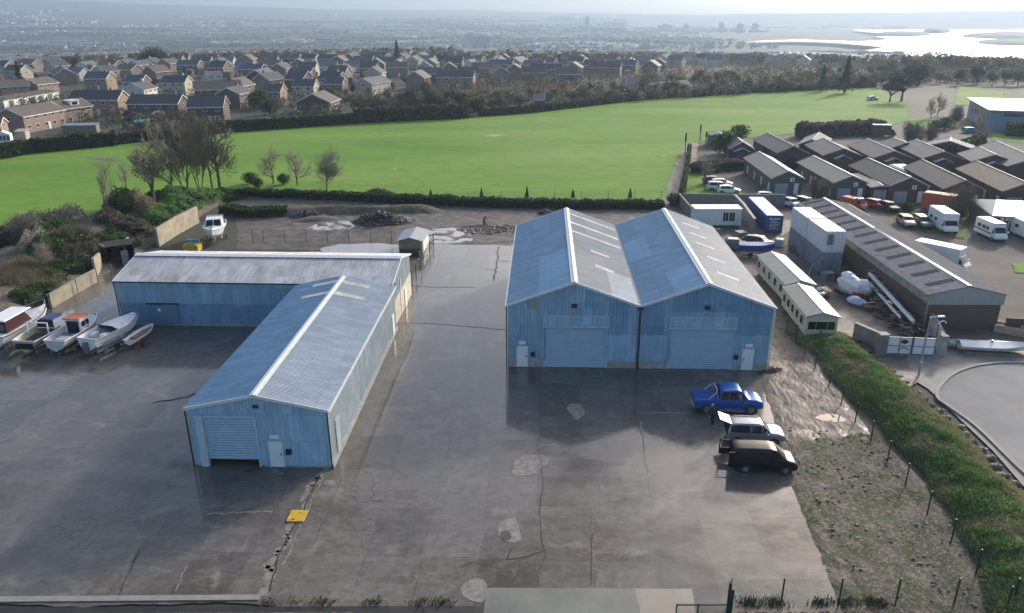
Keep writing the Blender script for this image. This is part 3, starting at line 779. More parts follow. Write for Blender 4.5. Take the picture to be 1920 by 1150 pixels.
def side_door(root, u, w=.95, h=2.05, y=-.06, box=None, handle=1):
    d = MB(); d.box(u, u + w, y - .05, y + .03, .05, h); o = d.build('door', M['door_white'], root)
    f = MB(); f.box(u - .07, u, y - .03, y + .04, 0, h + .07).box(u + w, u + w + .07, y - .03, y + .04, 0, h + .07).box(u, u + w, y - .03, y + .04, h, h + .07); f.build('frame', M['trim_blue'], o)
    hd = MB(); hx = u + (w - .12 if handle > 0 else .12); hd.box(hx - .03, hx + .03, y - .1, y - .05, 1.0, 1.18); hd.build('handle', M['black'], o)
    s = MB(); s.box(u + .2, u + w - .2, y - .18, y, h + .28, h + .42).box(u + .15, u + w - .15, y - .03, y + .02, h + .2, h + .5); s.build('lamp', M['white'], root)
    if box:
        q = MB(); q.box(box, box + .34, y - .16, y + .03, 1.1, 1.5); q.build('meter_box', M['black'], root)

M['shutter'] = simple('blue_grey_shutter', (.32, .46, .58), .45, .08, 1.0)

def shed(name, label, x0, y0, a, W, L, He, Hr, wmat, rl, rr, rp, gamp, opts, **k):
    root = thing(name, label, 'warehouse', (x0, y0, 0), -a)
    hw = W / 2; topf = lambda u: He + (Hr - He) * (1 - abs(u - hw) / hw) - .05
    return root, topf
def roof_side(root, name, sgn, W, L, He, Hr, mats, pitch, amp, over=.18, patches=(), lights=(), vlen=None, ends=(-.16, .16)):
    "one slope: sgn -1 the left one, +1 the right one"
    hw = W / 2; sl = math.hypot(hw, Hr - He); ca, sa = hw / sl, (Hr - He) / sl
    O = Vector((hw, 0, Hr)); V = Vector((sgn * ca, 0, -sa)); Wn = Vector((sgn * sa, 0, ca)); e0, e1 = ends
    m = MB(); lim = vlen or sl + over
    if sgn < 0: m.corr(O, Y, V, Wn, L + e1 - e0, lim, .0, pitch, amp, .04, e0)
    else: m.corr(O, Y, V, Wn, L + e1 - e0, 0.0, lim, pitch, amp, .04, e0)
    m.mi = 1
    for (ya, yb, ta, tb, mi) in patches:
        m.mi = mi
        lo, hi = (tb, ta) if sgn < 0 else (ta, tb)
        m.corr(O, Y, V, Wn, yb - ya, lo, hi, pitch, amp, .052 + .004 * mi, ya)
    m.mi = 0
    # underside so that the sheet has a thickness
    a, b = O + Y * e0, O + Y * (L + e1); m.quad(a, b, b + V * lim, a + V * lim)
    o = m.build(name, mats, root)
    for (ya, yb, ta, tb) in lights:
        s = MB(); lo, hi = (tb, ta) if sgn < 0 else (ta, tb)
        s.corr(O, Y, V, Wn, yb - ya, lo, hi, pitch, amp, .075, ya); s.build('rooflight', M['skylight'], root)
    return o

def gable_wall(m, W, He, Hr, y, sgn, openings=(), pitch=.25, amp=.03, z0=.0, patches=(), base=0.0):
    hw = W / 2; topf = lambda u: He + (Hr - He) * (1 - abs(u - hw) / hw) - .02
    cuts = sorted(set([0, W] + [o[0] for o in openings] + [o[1] for o in openings])); cuts = [c for c in cuts if 0 <= c <= W]
    for a, b in zip(cuts, cuts[1:]):
        lo = base
        for o in openings:
            if o[0] <= (a + b) / 2 <= o[1]: lo = o[2]
        if sgn < 0: m.corr((0, y, 0), X, ZV, -Y, b - a, lo, topf, pitch, amp, 0, a)
        else: m.corr((0, y, 0), X, ZV, Y, b - a, topf, lo, pitch, amp, 0, a)
    for (ua, ub, za, zb, mi) in patches:
        m.mi = mi; hi = (lambda u, zb=zb: min(zb, topf(u) - .02)) if zb else topf
        m.corr((0, y, 0), X, ZV, -Y if sgn < 0 else Y, ub - ua, za, hi, pitch, amp, .02 + .008 * mi, ua); m.mi = 0

def barge(root, W, L, He, Hr, over=.18, mat=None, size=.16, ys=(-.2,)):
    hw = W / 2; sl = (Hr - He) / hw
    for y in ys:
        m = MB()
        for sg in (-1, 1):
            xe = hw + sg * (hw + over); ze = Hr - sl * (hw + over)
            m.prism([(hw, y, Hr - size * .6), (xe, y, ze - size * .6), (xe, y, ze + size * .55), (hw, y, Hr + size * .55)], (0, .07, 0))
        m.build('bargeboard', mat or M['trim'], root)

def ridge_cap(root, W, L, Hr, He, mat, w=.34, ends=(-.22, .22)):
    hw = W / 2; s = (Hr - He) / hw; m = MB(); y0, y1 = ends[0], L + ends[1]
    for sg in (-1, 1):
        m.slab((hw, y0, Hr + .13), (hw, y1, Hr + .13), (hw + sg * w, y1, Hr + .13 - s * w), (hw + sg * w, y0, Hr + .13 - s * w), .02 * (-sg))
    m.tube((hw, y0, Hr + .13), (hw, y1, Hr + .13), .06, .06, 6)
    return m.build('ridge_cap', mat, root)

# ---- twin sheds
DX, DY, DA, DW, DL, DHe, DHr = -.357, 63.1, .0413, 11.65, 27.0, 6.05, 8.18
def twin(name, label, k):
    off = Vector((math.cos(DA), -math.sin(DA), 0)) * DW * k
    root = thing(name, label, 'warehouse', (DX + off.x, DY + off.y, 0), -DA)
    W, L, He, Hr = DW, DL, DHe, DHr
    if k == 0: ru0, ru1, rt = 3.35, 8.75, 3.95
    else: ru0, ru1, rt = 2.85, 8.35, 3.95
    wall = MB()
    pt = [(6.75, 7.75, 5.85, None, 1), (1.75, 2.6, 5.7, 7.0, 3), (8.85, 10.65, 3.35, 6.35, 1), (8.85, 11.55, .75, 3.3, 2)] if k == 0 else [(0.1, 2.6, .75, 3.3, 2), (2.9, 8.6, 5.6, None, 1), (8.6, 11.55, 3.4, None, 1), (.3, 2.2, 3.35, 6.3, 1)]
    gable_wall(wall, W, He, Hr, 0, -1, [(ru0, ru1, rt)], .30, .05, base=.62, patches=pt)
    fw = wall.build('front_wall', [M['clad_blue'], M['clad_blue_dark'], M['clad_blue_light'], simple('greenish_rooflight_sheet', (.26, .31, .27), .5, .2)], root)
    bw = MB(); gable_wall(bw, W, He, Hr, L, 1, (), .25, .035); bw.build('back_wall', M['clad_blue'], root)
    sw = MB()
    if k == 0: sw.corr((0, 0, 0), Y, ZV, -X, L, He - .02, .62, .25, .035)
    else: sw.corr((W, 0, 0), Y, ZV, X, L, .62, He - .02, .25, .035)
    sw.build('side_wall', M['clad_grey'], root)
    pl = MB()
    def seg(a, b): pl.box(a, b, -.03, .16, -.2, .64)
    seg(0.02, ru0 - .16); seg(ru1 + .16, W - .02)
    pl.box(-.03 if k == 0 else W - .14, .14 if k == 0 else W + .03, .17, L, -.2, .64); pl.box(0.15, W - .15, L - .16, L - .01, -.2, .64)
    pl.build('plinth', M['plinth'], root)
    hd = MB(); hd.corr((0, 0, 0), X, ZV, -Y, ru1 - ru0 + .5, rt + .05, rt + 1.05, .25, .035, .10, ru0 - .25); hd.mi = 1; hd.box(ru0 - .27, ru1 + .27, -.17, -.02, rt + 1.05, rt + 1.12).box(ru0 - .27, ru1 + .27, -.16, -.03, rt, rt + .05); hd.build('door_canopy', [M['clad_blue_light'], M['trim_blue']], root)
    roller_door(root, ru0, ru1, rt, .12, 0, .16)
    side_door(root, .8 if k == 0 else 9.35, .95, 2.05, -.05, 2.05 if k == 0 else 8.6, 1 if k == 0 else -1)
    v = MB(); v.box(5.7, 6.0, -.2, 0, 5.85, 6.15).box(5.6, 6.1, -.1, -.02, 5.8, 6.2); v.build('vent', M['gutter'], root)
    sl = math.hypot(W / 2, Hr - He)
    lp = [(0, 10.5, 0.15, 3.3, 1)] if k == 0 else [(0, 6.0, .15, 3.0, 1), (12, 19, 3.4, 6.1, 1)]
    roof_side(root, 'roof_slope', -1, W, L, He, Hr, [M['roof_blue'], M['roof_blue_b']], .2, .03, patches=lp, over=.12)
    gl = [(24.6, 25.1), (20.6, 21.15), (17.0, 17.5)]
    if k == 0: lights = [(a, b, .3, 6.0) for a, b in gl] + [(11.7, 12.25, 2.2, 4.2), (6.8, 7.5, 2.4, 4.3)]
    else: lights = [(22.4, 22.9, 1.6, 3.6), (18.2, 18.7, 1.6, 3.6), (14.4, 14.9, 1.6, 3.8), (9.6, 10.1, 1.8, 3.8), (4.6, 5.15, 1.8, 4.0)]
    rp = [(0, 10.6, .15, 3.4, 1), (0, 7.0, 3.5, 6.0, 2)] if k == 0 else [(0, 5.0, .15, 3.4, 1), (13, 22, 3.2, 6.1, 1)]
    roof_side(root, 'roof_slope', 1, W, L, He, Hr, [M['roof_grey'], M['roof_grey_b'], M['roof_cement_b']], .2, .03, patches=rp, lights=lights, over=.12)
    ridge_cap(root, W, L, Hr, He, M['trim'], .30)
    barge(root, W, L, He, Hr, .12, M['trim'], .2, (-.2, L + .13))
    if k == 0:
        g = MB(); g.box(-.26, -.10, -.2, L + .2, He - .16, He - .04); g.build('gutter', M['trim'], root)
        p = MB(); p.tube((-.14, -.1, 0), (-.14, -.1, He - .1), .055); p.build('downpipe', M['gutter'], root)
        p = MB(); p.tube((W + .02, -.12, 0), (W + .02, -.12, He - .12), .11); p.box(W - .2, W + .25, -.26, .0, He - .35, He - .05); p.build('downpipe', M['gutter'], root)
        vg = MB(); vg.box(W - .2, W + .2, -.1, L + .1, He - .10, He + .10); vg.build('valley_gutter', M['gutter'], root)
    else:
        g = MB(); g.box(W + .10, W + .26, -.2, L + .2, He - .16, He - .04); g.build('gutter', M['gutter'], root)
        p = MB(); p.tube((W + .08, -.1, 0), (W + .08, -.1, He - .1), .055); p.build('downpipe', M['trim'], root)
    return root
twin('warehouse', 'left one of the twin blue grey sheds, white door left of its roller door', 0)
twin('warehouse', 'right one of the twin blue grey sheds, white door right of its roller door', 1)

# ---- front wing of the L
LX, LY, LA, LW, LL, LHe, LHr = -22.58, 46.9, .039, 9.73, 25.6, 4.64, 5.68
root = thing('workshop_shed', 'low blue shed running front to back with slightly raised roller door', 'warehouse', (LX, LY, 0), -LA)
W, L, He, Hr = LW, LL, LHe, LHr
m = MB(); gable_wall(m, W, He, Hr, 0, -1, [(.85, 4.75, 3.95)], .28, .05, base=.12); m.build('front_wall', [M['clad_blue_light']], root)
for a_, b_ in ((-.05, .7), (4.9, W)): m = MB(); m.box(a_, b_, -.04, .1, -.1, .14); m.build('plinth', M['plinth'], root)
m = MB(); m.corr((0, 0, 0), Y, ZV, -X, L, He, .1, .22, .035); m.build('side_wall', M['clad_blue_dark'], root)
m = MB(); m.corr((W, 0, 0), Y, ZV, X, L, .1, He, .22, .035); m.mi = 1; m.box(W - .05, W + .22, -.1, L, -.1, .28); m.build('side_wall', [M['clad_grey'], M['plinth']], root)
m = MB(); m.box(.2, W - .2, 3.5, 3.56, 0, 4.3); m.build('inner_wall', M['dark_inside'], root)
roller_door(root, 1.0, 4.6, 3.9, .06, .55, .15)
m = MB(); m.prism([(.45, -.14, 0), (.98, -.14, 0), (.98, -.14, 4.1), (.45, -.14, 4.1)], (0, .1, 0)); m.build('door_jamb', M['trim_blue'], root)
side_door(root, 5.45, .95, 2.1, -.05, 6.65, 1)
m = MB(); m.box(4.7, 5.1, -.18, 0, 4.75, 4.95); m.build('vent', M['gutter'], root)
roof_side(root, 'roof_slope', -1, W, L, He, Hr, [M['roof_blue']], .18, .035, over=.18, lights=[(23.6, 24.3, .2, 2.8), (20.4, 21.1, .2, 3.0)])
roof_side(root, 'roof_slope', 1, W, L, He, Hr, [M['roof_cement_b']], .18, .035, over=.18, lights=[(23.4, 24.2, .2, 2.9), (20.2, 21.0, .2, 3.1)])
ridge_cap(root, W, L, Hr, He, M['trim'], .28, (-.22, -.3)); barge(root, W, L, He, Hr, .18, M['trim'], .2)
m = MB(); m.box(W + .16, W + .30, -.2, L, He - .16, He - .02); m.build('gutter', M['trim'], root)
for x_, mt_ in ((-.12, 'gutter'), (W + .1, 'black')):
    m = MB(); m.tube((x_, -.12, 0), (x_, -.12, He - .1), .06); m.build('downpipe', M[mt_], root)
m = MB(); m.box(W + .04, W + .12, 1.6, 2.6, .1, 2.9); m.build('side_door', M['clad_grey'], root)
m = MB(); m.box(W + .04, W + .14, L - 2.2, L - 1.3, .1, 2.2); m.build('side_door', M['white'], root)

# ---- long wing of the L (ridge runs left to right)
WX, WY, WA, WL_, WW, WHe, WHr = -40.5, 73.6, .050, 28.4, 10.38, 4.81, 6.01
root = thing('long_shed', 'long low shed behind the boats with streaked grey corrugated cement roof', 'warehouse', (WX, WY, 0), -WA)
hw = WW / 2; sl = math.hypot(hw, WHr - WHe); ca, sa = hw / sl, (WHr - WHe) / sl
for nm, sg in (('roof_slope', -1), ('roof_slope', 1)):
    V = Vector((0, sg * ca, -sa)); N = Vector((0, sg * sa, ca)); O = Vector((0, hw, WHr)); m = MB()
    if sg < 0: m.corr(O, X, V, N, WL_ + .3, sl + .2, 0, .18, .035, .04, -.15)
    else: m.corr(O, X, V, N, WL_ + .3, 0, sl + .2, .18, .035, .04, -.15)
    m.quad(O - X * .15, O + X * (WL_ + .15), O + X * (WL_ + .15) + V * (sl + .2), O - X * .15 + V * (sl + .2))
    m.build(nm, M['roof_cement'], root)
m = MB(); s_ = (WHr - WHe) / hw
for sg in (-1, 1): m.slab((-.2, hw, WHr + .16), (WL_ + .2, hw, WHr + .16), (WL_ + .2, hw + sg * .5, WHr + .14 - s_ * .5), (-.2, hw + sg * .5, WHr + .14 - s_ * .5), .02 * sg)
m.build('ridge_cap', M['white'], root)
m = MB(); m.corr((0, 0, 0), X, ZV, -Y, WL_, 2.45, WHe, .22, .035, .03); m.mi = 1; m.corr((0, 0, 0), X, ZV, -Y, WL_, .2, 2.44, .22, .035, .0)
m.mi = 2; m.corr((0, 0, 0), X, ZV, -Y, 1.0, 2.5, WHe - .02, .22, .035, .05, 8.9); m.build('front_wall', [M['clad_blue'], M['clad_blue_dark'], M['clad_blue_light']], root)
m = MB(); m.box(0, WL_, -.04, .1, -.1, .22); m.build('plinth', M['plinth'], root)
m = MB(); m.box(3.0, 6.2, -.14, -.02, .2, 2.35); m.mi = 1; m.box(2.9, 6.4, -.26, -.02, 2.36, 2.48); m.build('sliding_door', [M['clad_blue_dark'], M['gutter']], root)
m = MB(); m.box(4.05, 4.35, -.2, -.14, 1.6, 1.9); m.build('wall_sign', M['white'], root)
for u, sg in ((0, -1), (WL_, 1)):
    m = MB(); f = lambda v: WHe + (WHr - WHe) * (1 - abs(v - hw) / hw) - .02
    if sg < 0: m.corr((0, 0, 0), Y, ZV, -X, WW, f, .1, .22, .035)
    else: m.corr((WL_, 0, 0), Y, ZV, X, WW, 2.6, f, .22, .035); m.mi = 1; m.box(WL_ - .1, WL_ + .06, 0, WW, 0, 2.6)
    m.build('end_wall', [M['clad_blue' if sg < 0 else 'clad_grey'], M['clad_cream']], root)
m = MB(); m.box(WL_ + .06, WL_ + .12, 4.1, 4.35, 0, 3.9).box(WL_ + .06, WL_ + .14, 6.2, 7.2, 0, 2.1); m.build('side_door', M['white'], root)
m = MB(); m.box(WL_ + .06, WL_ + .2, 1.0, 1.3, 4.3, 4.5); m.build('vent', M['gutter'], root)
m = MB()
for y in (-.22, WW + .12): m.box(-.2, WL_ + .2, y, y + .12, WHe - .12, WHe - .02)
m.build('gutter', M['gutter'], root)
m = MB(); m.tube((-.06, -.12, 0), (-.06, -.12, WHe - .1), .06); m.build('downpipe', M['black'], root)
for xx in (-.2, WL_ + .14):
    m = MB()
    for sg in (-1, 1):
        ye = hw + sg * (hw + .2); ze = WHr - s_ * (hw + .2); m.prism([(xx, hw, WHr - .12), (xx, ye, ze - .12), (xx, ye, ze + .1), (xx, hw, WHr + .1)], (.07, 0, 0))
    m.build('bargeboard', M['trim'], root)

# ---- small shed behind the lane
p = G(753, 478); root = thing('garden_shed', 'small pale shed with sheet roof at the head of the green fence', 'shed', (p.x - .3, p.y, 0), -.05)
m = MB(); m.prism([(0, 0, 0), (3.1, 0, 0), (3.1, 0, 1.85), (1.55, 0, 2.3), (0, 0, 1.85)], (0, 5.2, 0)); m.build('walls', simple('olive_cream_boards', (.30, .28, .19), .8, .3, 2), root)
m = MB()
for sg in (-1, 1): m.slab((1.55, -.3, 2.42), (1.55, 5.4, 2.42), (1.55 + sg * 1.85, 5.4, 1.9), (1.55 + sg * 1.85, -.3, 1.9), .05 * -sg)
m.build('roof', simple('grey_felt_roof', (.27, .30, .34), .5, .2), root)
m = MB(); m.box(1.0, 1.06, -.05, 0, 0, 1.8).box(2.05, 2.11, -.05, 0, 0, 1.8).box(0, 3.1, -.08, 0, .8, .9); m.build('door_frame', M['wood'], root)
m = MB(); m.box(.2, 2.9, -.9, -.1, .0, .75); m.build('workbench', M['scrap'], root)
m = MB(); m.box(3.12, 3.2, .5, 5.0, .1, 1.8); m.build('side_panel', M['white'], root)

# ================================================================ FENCES
def wire_panel(m, a, b, z0, z1, pitch=.35, r=.0035):
    a, b = Vector(a), Vector(b); L = (b - a).length; n = int(L / pitch); h = z1 - z0
    for i in range(-int(h / pitch), n + 1):
        for sg in (1, -1):
            t0, t1 = i * pitch, i * pitch + h; zz0, zz1 = (z0, z1) if sg > 0 else (z1, z0)
            c0, c1 = max(0, t0), min(L, t1)
            if c1 <= c0: continue
            f = lambda t: zz0 + (zz1 - zz0) * (t - t0) / (t1 - t0)
            p = a + (b - a) * (c0 / L); q = a + (b - a) * (c1 / L)
            m.tube((p.x, p.y, f(c0)), (q.x, q.y, f(c1)), r, r, 3, False)
    for z in (z0 + .05, (z0 + z1) / 2, z1 - .03): m.tube((a.x, a.y, z), (b.x, b.y, z), r * 1.6, r * 1.6, 3, False)
def fence(name, label, pts, h=1.85, post_r=.045, pm='green_post', wm='wire', pitch=.22, lean=.0):
    root = thing(name, label, 'fence', pts[0])
    o = Vector(pts[0])
    for p in pts:
        q = Vector(p) - o; m = MB(); m.box(q.x - post_r, q.x + post_r, q.y - post_r, q.y + post_r, -.1, h); m.build('post', M[pm], root)
    for a, b in zip(pts, pts[1:]):
        m = MB(); wire_panel(m, Vector(a) - o, Vector(b) - o, .05, h - .08, pitch); m.build('mesh_panel', M[wm], root)
    return root
side = [(1474, 625), (1492, 641), (1508, 670), (1527, 694), (1553.5, 727), (1577, 759.5), (1603, 793), (1632, 829), (1663, 868), (1697, 912), (1738, 966), (1782, 1020), (1829, 1079), (1885, 1150), (1950, 1230)]
fence('mesh_fence', 'green posted wire mesh fence climbing along the foot of the grass bank', [G(*p) for p in side], 1.8, .035, wm='green_post')
fence('mesh_fence', 'wire mesh fence on dark posts along the front edge of the yard', [G(x, 1137) + Vector((0, .1, 0)) for x in (1367, 1465, 1573, 1680, 1790, 1900, 2010)], 1.8, .035)
fence('mesh_fence', 'thin wire fence on posts between the puddles and the long shed', [G(x, 456) for x in (475, 495, 535, 575, 615, 655, 696, 735)], 1.9, .035)
fence('mesh_fence', 'short green mesh fence beside the lane from shed gable to garden shed', [G(*p) for p in ((768, 545), (773, 537), (780.6, 522), (789.5, 507), (806, 477), (813, 462))], 1.9, .05, wm='green_post', pitch=.18)
fence('mesh_fence', 'wire mesh fence on posts between the boats and the rough bank', [G(*p) for p in ((55, 592), (98, 580), (147, 552), (185, 532), (212, 520))], 1.9, .035)
fence('mesh_fence', 'low post and wire fence running along the field side of the back hedge', [G(x, 372) for x in range(740, 1241, 50)], 1.3, .04, 'wood', 'wire', .6)
# dark gate post pair and gate at the front edge
p = G(1361, 1150); root = thing('field_gate', 'dark green mesh gate with tall double post at the bottom edge of the yard', 'gate', p)
for dx in (0, .17):
    m = MB(); m.box(dx, dx + .13, -.06, .06, -.3, 2.0 - dx * 2.4); m.build('post', M['green_post'], root)
m = MB(); m.tube((.06, 0, 2.0), (.06, 0, 2.2), .03); m.build('post_cap', M['galv'], root)
m = MB(); m.box(-2.7, -.05, -.03, .03, .55, .62).box(-2.7, -2.64, -.03, .03, -.2, .62).box(-1.55, -1.49, -.03, .03, -.2, .62); wire_panel(m, (-2.7, 0, 0), (-.05, 0, 0), -.3, .55, .12, .004); m.build('gate_leaf', M['green_post'], root)

# ---- walls: rendered retaining wall pieces at the left
def wall(name, label, pts, h, t, mat, cap=None, cat='wall', piers=()):
    root = thing(name, label, cat, Vector((pts[0].x, pts[0].y, 0))); o = Vector((pts[0].x, pts[0].y, 0)); m = MB()
    for a, b in zip(pts, pts[1:]):
        a = Vector(a) - o; b = Vector(b) - o; d = (b - a).normalized(); s = Vector((-d.y, d.x, 0)) * t / 2
        m.prism([a - s, b - s, b + s, a + s], (0, 0, h))
    m.build('masonry', mat, root)
    if cap:
        m = MB()
        for a, b in zip(pts, pts[1:]):
            a = Vector(a) - o; b = Vector(b) - o; d = (b - a).normalized(); s = Vector((-d.y, d.x, 0)) * (t / 2 + .04); a = a + Vector((0, 0, h + .001)); b = b + Vector((0, 0, h + .001))
            m.prism([a - s, b - s, b + s, a + s], (0, 0, .08))
        m.build('coping', cap, root)
    for q, ww, hh in piers:
        q = Vector(q) - o; m = MB(); m.box(q.x - ww / 2, q.x + ww / 2, q.y - ww / 2, q.y + ww / 2, 0, hh); m.mi = 1; m.box(q.x - ww / 2 - .05, q.x + ww / 2 + .05, q.y - ww / 2 - .05, q.y + ww / 2 + .05, hh + .001, hh + .12); m.build('pier', [mat, cap or mat], root)
    return root
wall('retaining_wall', 'tall buff rendered retaining wall below bright green laurels behind the long shed', [G(297, 463), G(332, 440), G(372, 418)], 2.6, .35, M['block'], None)
wall('retaining_wall', 'low pale block wall climbing beside rough bank left of the long shed', [G(96, 578), G(140, 552), G(183, 528)], 1.5, .3, M['block'], M['plinth'])
wall('retaining_wall', 'short tan wall stub with dark doorway beyond the shed left end', [G(180, 520), G(192, 508)], 2.4, .3, M['block'], None)
wall('retaining_wall', 'narrow concrete wall end standing beside dark bunker opening', [G(238, 492), G(246, 480)], 2.6, .3, M['plinth'], None)
p = G(205, 502); root = thing('bunker', 'dark open fronted store with grassy top set in the bank beyond the long shed', 'store', p, .5)
m = MB(); m.box(-.1, .1, 0, 3, 0, 2.5).box(3.0, 3.2, 0, 3, 0, 2.5).box(-.1, 3.2, 2.9, 3.1, 0, 2.5).box(-.1, 3.2, 0, 3.1, 2.5, 2.7); m.build('shell', M['dark_inside'], root)
m = MB(); m.box(1.6, 2.4, -.1, 0, 0, 2.0); m.build('sheet_panel', M['cont_grey'], root)
# dark walls round the cabin yard on the right
wall('yard_wall', 'dark rendered wall between blue grey shed and white cabin', [G(1272, 383), G(1290, 405), G(1310, 425)], 1.9, .3, M['block_grey'])
wall('yard_wall', 'dark rear wall behind the white cabin', [G(1280, 387), G(1385, 389)], 2.2, .3, M['block_grey'])
wall('yard_wall', 'dark slanting wall between the white cabin and blue container', [G(1376, 392), G(1392, 410), G(1412, 440)], 2.3, .35, M['block_grey'], M['plinth'])
wall('yard_wall', 'dark rear wall behind the blue container', [G(1386, 389), G(1470, 389)], 2.2, .3, M['block_grey'])
gA, gB = G(1655, 664), G(1755, 668)
wall('yard_wall', 'dark block wall with thick grey pier left of the white gates', [G(1600, 632), G(1640, 650), G(1652, 660)], 1.5, .3, M['block_grey'], M['plinth'], 'wall', [(G(1650, 664), .75, 2.0)])
wall('yard_wall', 'pale block wall end with pier right of the white gates', [G(1762, 664), G(1752, 640), G(1742, 622)], 1.9, .3, M['plinth'], M['pave'], 'wall', [(G(1763, 668), .55, 2.0)])
root = thing('sheet_gate', 'white sheeted yard gates in blue frames with dark emblem and ribbon mark', 'gate', gA, math.atan2(gB.y - gA.y, gB.x - gA.x))
GL = (gB - gA).length - .25
for k in range(2):
    u0 = .25 + k * GL / 2 * 1.0; u1 = u0 + GL / 2 - .06; u1 = min(u1, GL)
    m = MB(); m.corr((0, 0, 0), X, ZV, -Y, u1 - u0, .12, 1.72, .12, .015, 0, u0); lf = m.build('gate_leaf', M['white'], root)
    f = MB(); t = .05
    for z in (.08, .88, 1.72): f.box(u0, u1, -.05, .05, z, z + .06)
    for u in (u0, (u0 + u1) / 2 - .03, u1 - .06): f.box(u, u + .06, -.055, .055, .08, 1.78)
    f.build('frame', simple('blue_steel_frame', (.05, .10, .20), .45, .1), lf)
m = MB(); c = .25 + GL * .375 - .2
ol = [(c + (.33 + .07 * math.sin(a * 5 + 1)) * math.cos(a), -.075, 1.36 + (.21 + .05 * math.sin(a * 7)) * math.sin(a)) for a in [i * math.pi / 12 for i in range(24)]]
m.prism(ol, (0, .01, 0)); m.build('emblem', M['black'], root)
m = MB()
for i in range(8):
    a0, a1 = (i / 8 - .5) * 1.0, ((i + 1) / 8 - .5) * 1.0
    m.quad((c + a0, -.072, .62 + .10 * math.cos(a0 * 6)), (c + a1, -.072, .62 + .10 * math.cos(a1 * 6)), (c + a1, -.072, .71 + .10 * math.cos(a1 * 6)), (c + a0, -.072, .71 + .10 * math.cos(a0 * 6)))
m.build('ribbon_mark', M['p_grey'], root)

# street lamps
def lamp(name, label, base, h, az, arm=1.3):
    root = thing(name, label, 'street lamp', base, az)
    m = MB(); m.tube((0, 0, 0), (0, 0, 1.4), .09, .085, 8); m.tube((0, 0, 1.4), (0, 0, h), .06, .045, 8); m.build('pole', M['galv'], root)
    m = MB(); m.tube((0, 0, h), (arm * .5, 0, h + .08), .035); m.build('arm', M['galv'], root)
    m = MB(); m.tbox(arm * .45, arm, -.13, .13, h + .02, h + .14, .1, .1, .05); m.build('lantern', M['white'], root)
lamp('street_lamp', 'tall grey street lamp in front of the white gates', G(1722, 706), 5.6, R(5))
root = thing('swan_neck_lamp', 'hooked white swan neck lamp head beside the dark hall wall', 'lamp', G(1752, 648), 0)
m = MB(); m.tube((0, 0, 0), (0, 0, 2.2), .05); m.build('pole', M['gutter'], root)
m = MB(); m.path([(.35 - .35 * math.cos(a), 0, 2.2 + .35 * math.sin(a)) for a in [i * math.pi / 8 for i in range(8)]], .06); m.build('neck', M['white'], root)
# two timber poles by the path
for lab, px, py, h in (('timber pole standing nearest the field corner path', 1284, 288, 4.6), ('leafy topped pole farther along the field corner', 1312, 264, 4.0), ('slender pole right of the two timber ones', 1323, 272, 3.2)):
    root = thing('timber_pole', lab, 'pole', G(px, py)); m = MB(); m.tube((0, 0, 0), (0, 0, h), .14, .10); m.build('pole', M['wood'], root)
    m = MB(); m.tube((0, 0, h * .6), (0, 0, h), .22, .18); m.build('ivy_sleeve', M['ivy'], root)
# yellow plate in the foreground
p = G(537, 979); q = G(569, 979); root = thing('steel_plate', 'worn yellow steel cover plate lying across the crack in the yard', 'cover plate', p, R(-2))
w = (q - p).length; m = MB(); m.box(0, w, 0, 1.15, .01, .09); m.build('plate', M['yellow'], root)
m = MB(); m.box(.25, .5, .12, .25, .091, .11).box(.6, .7, .8, .95, .091, .10); m.build('rust_mark', M['orange'], root)
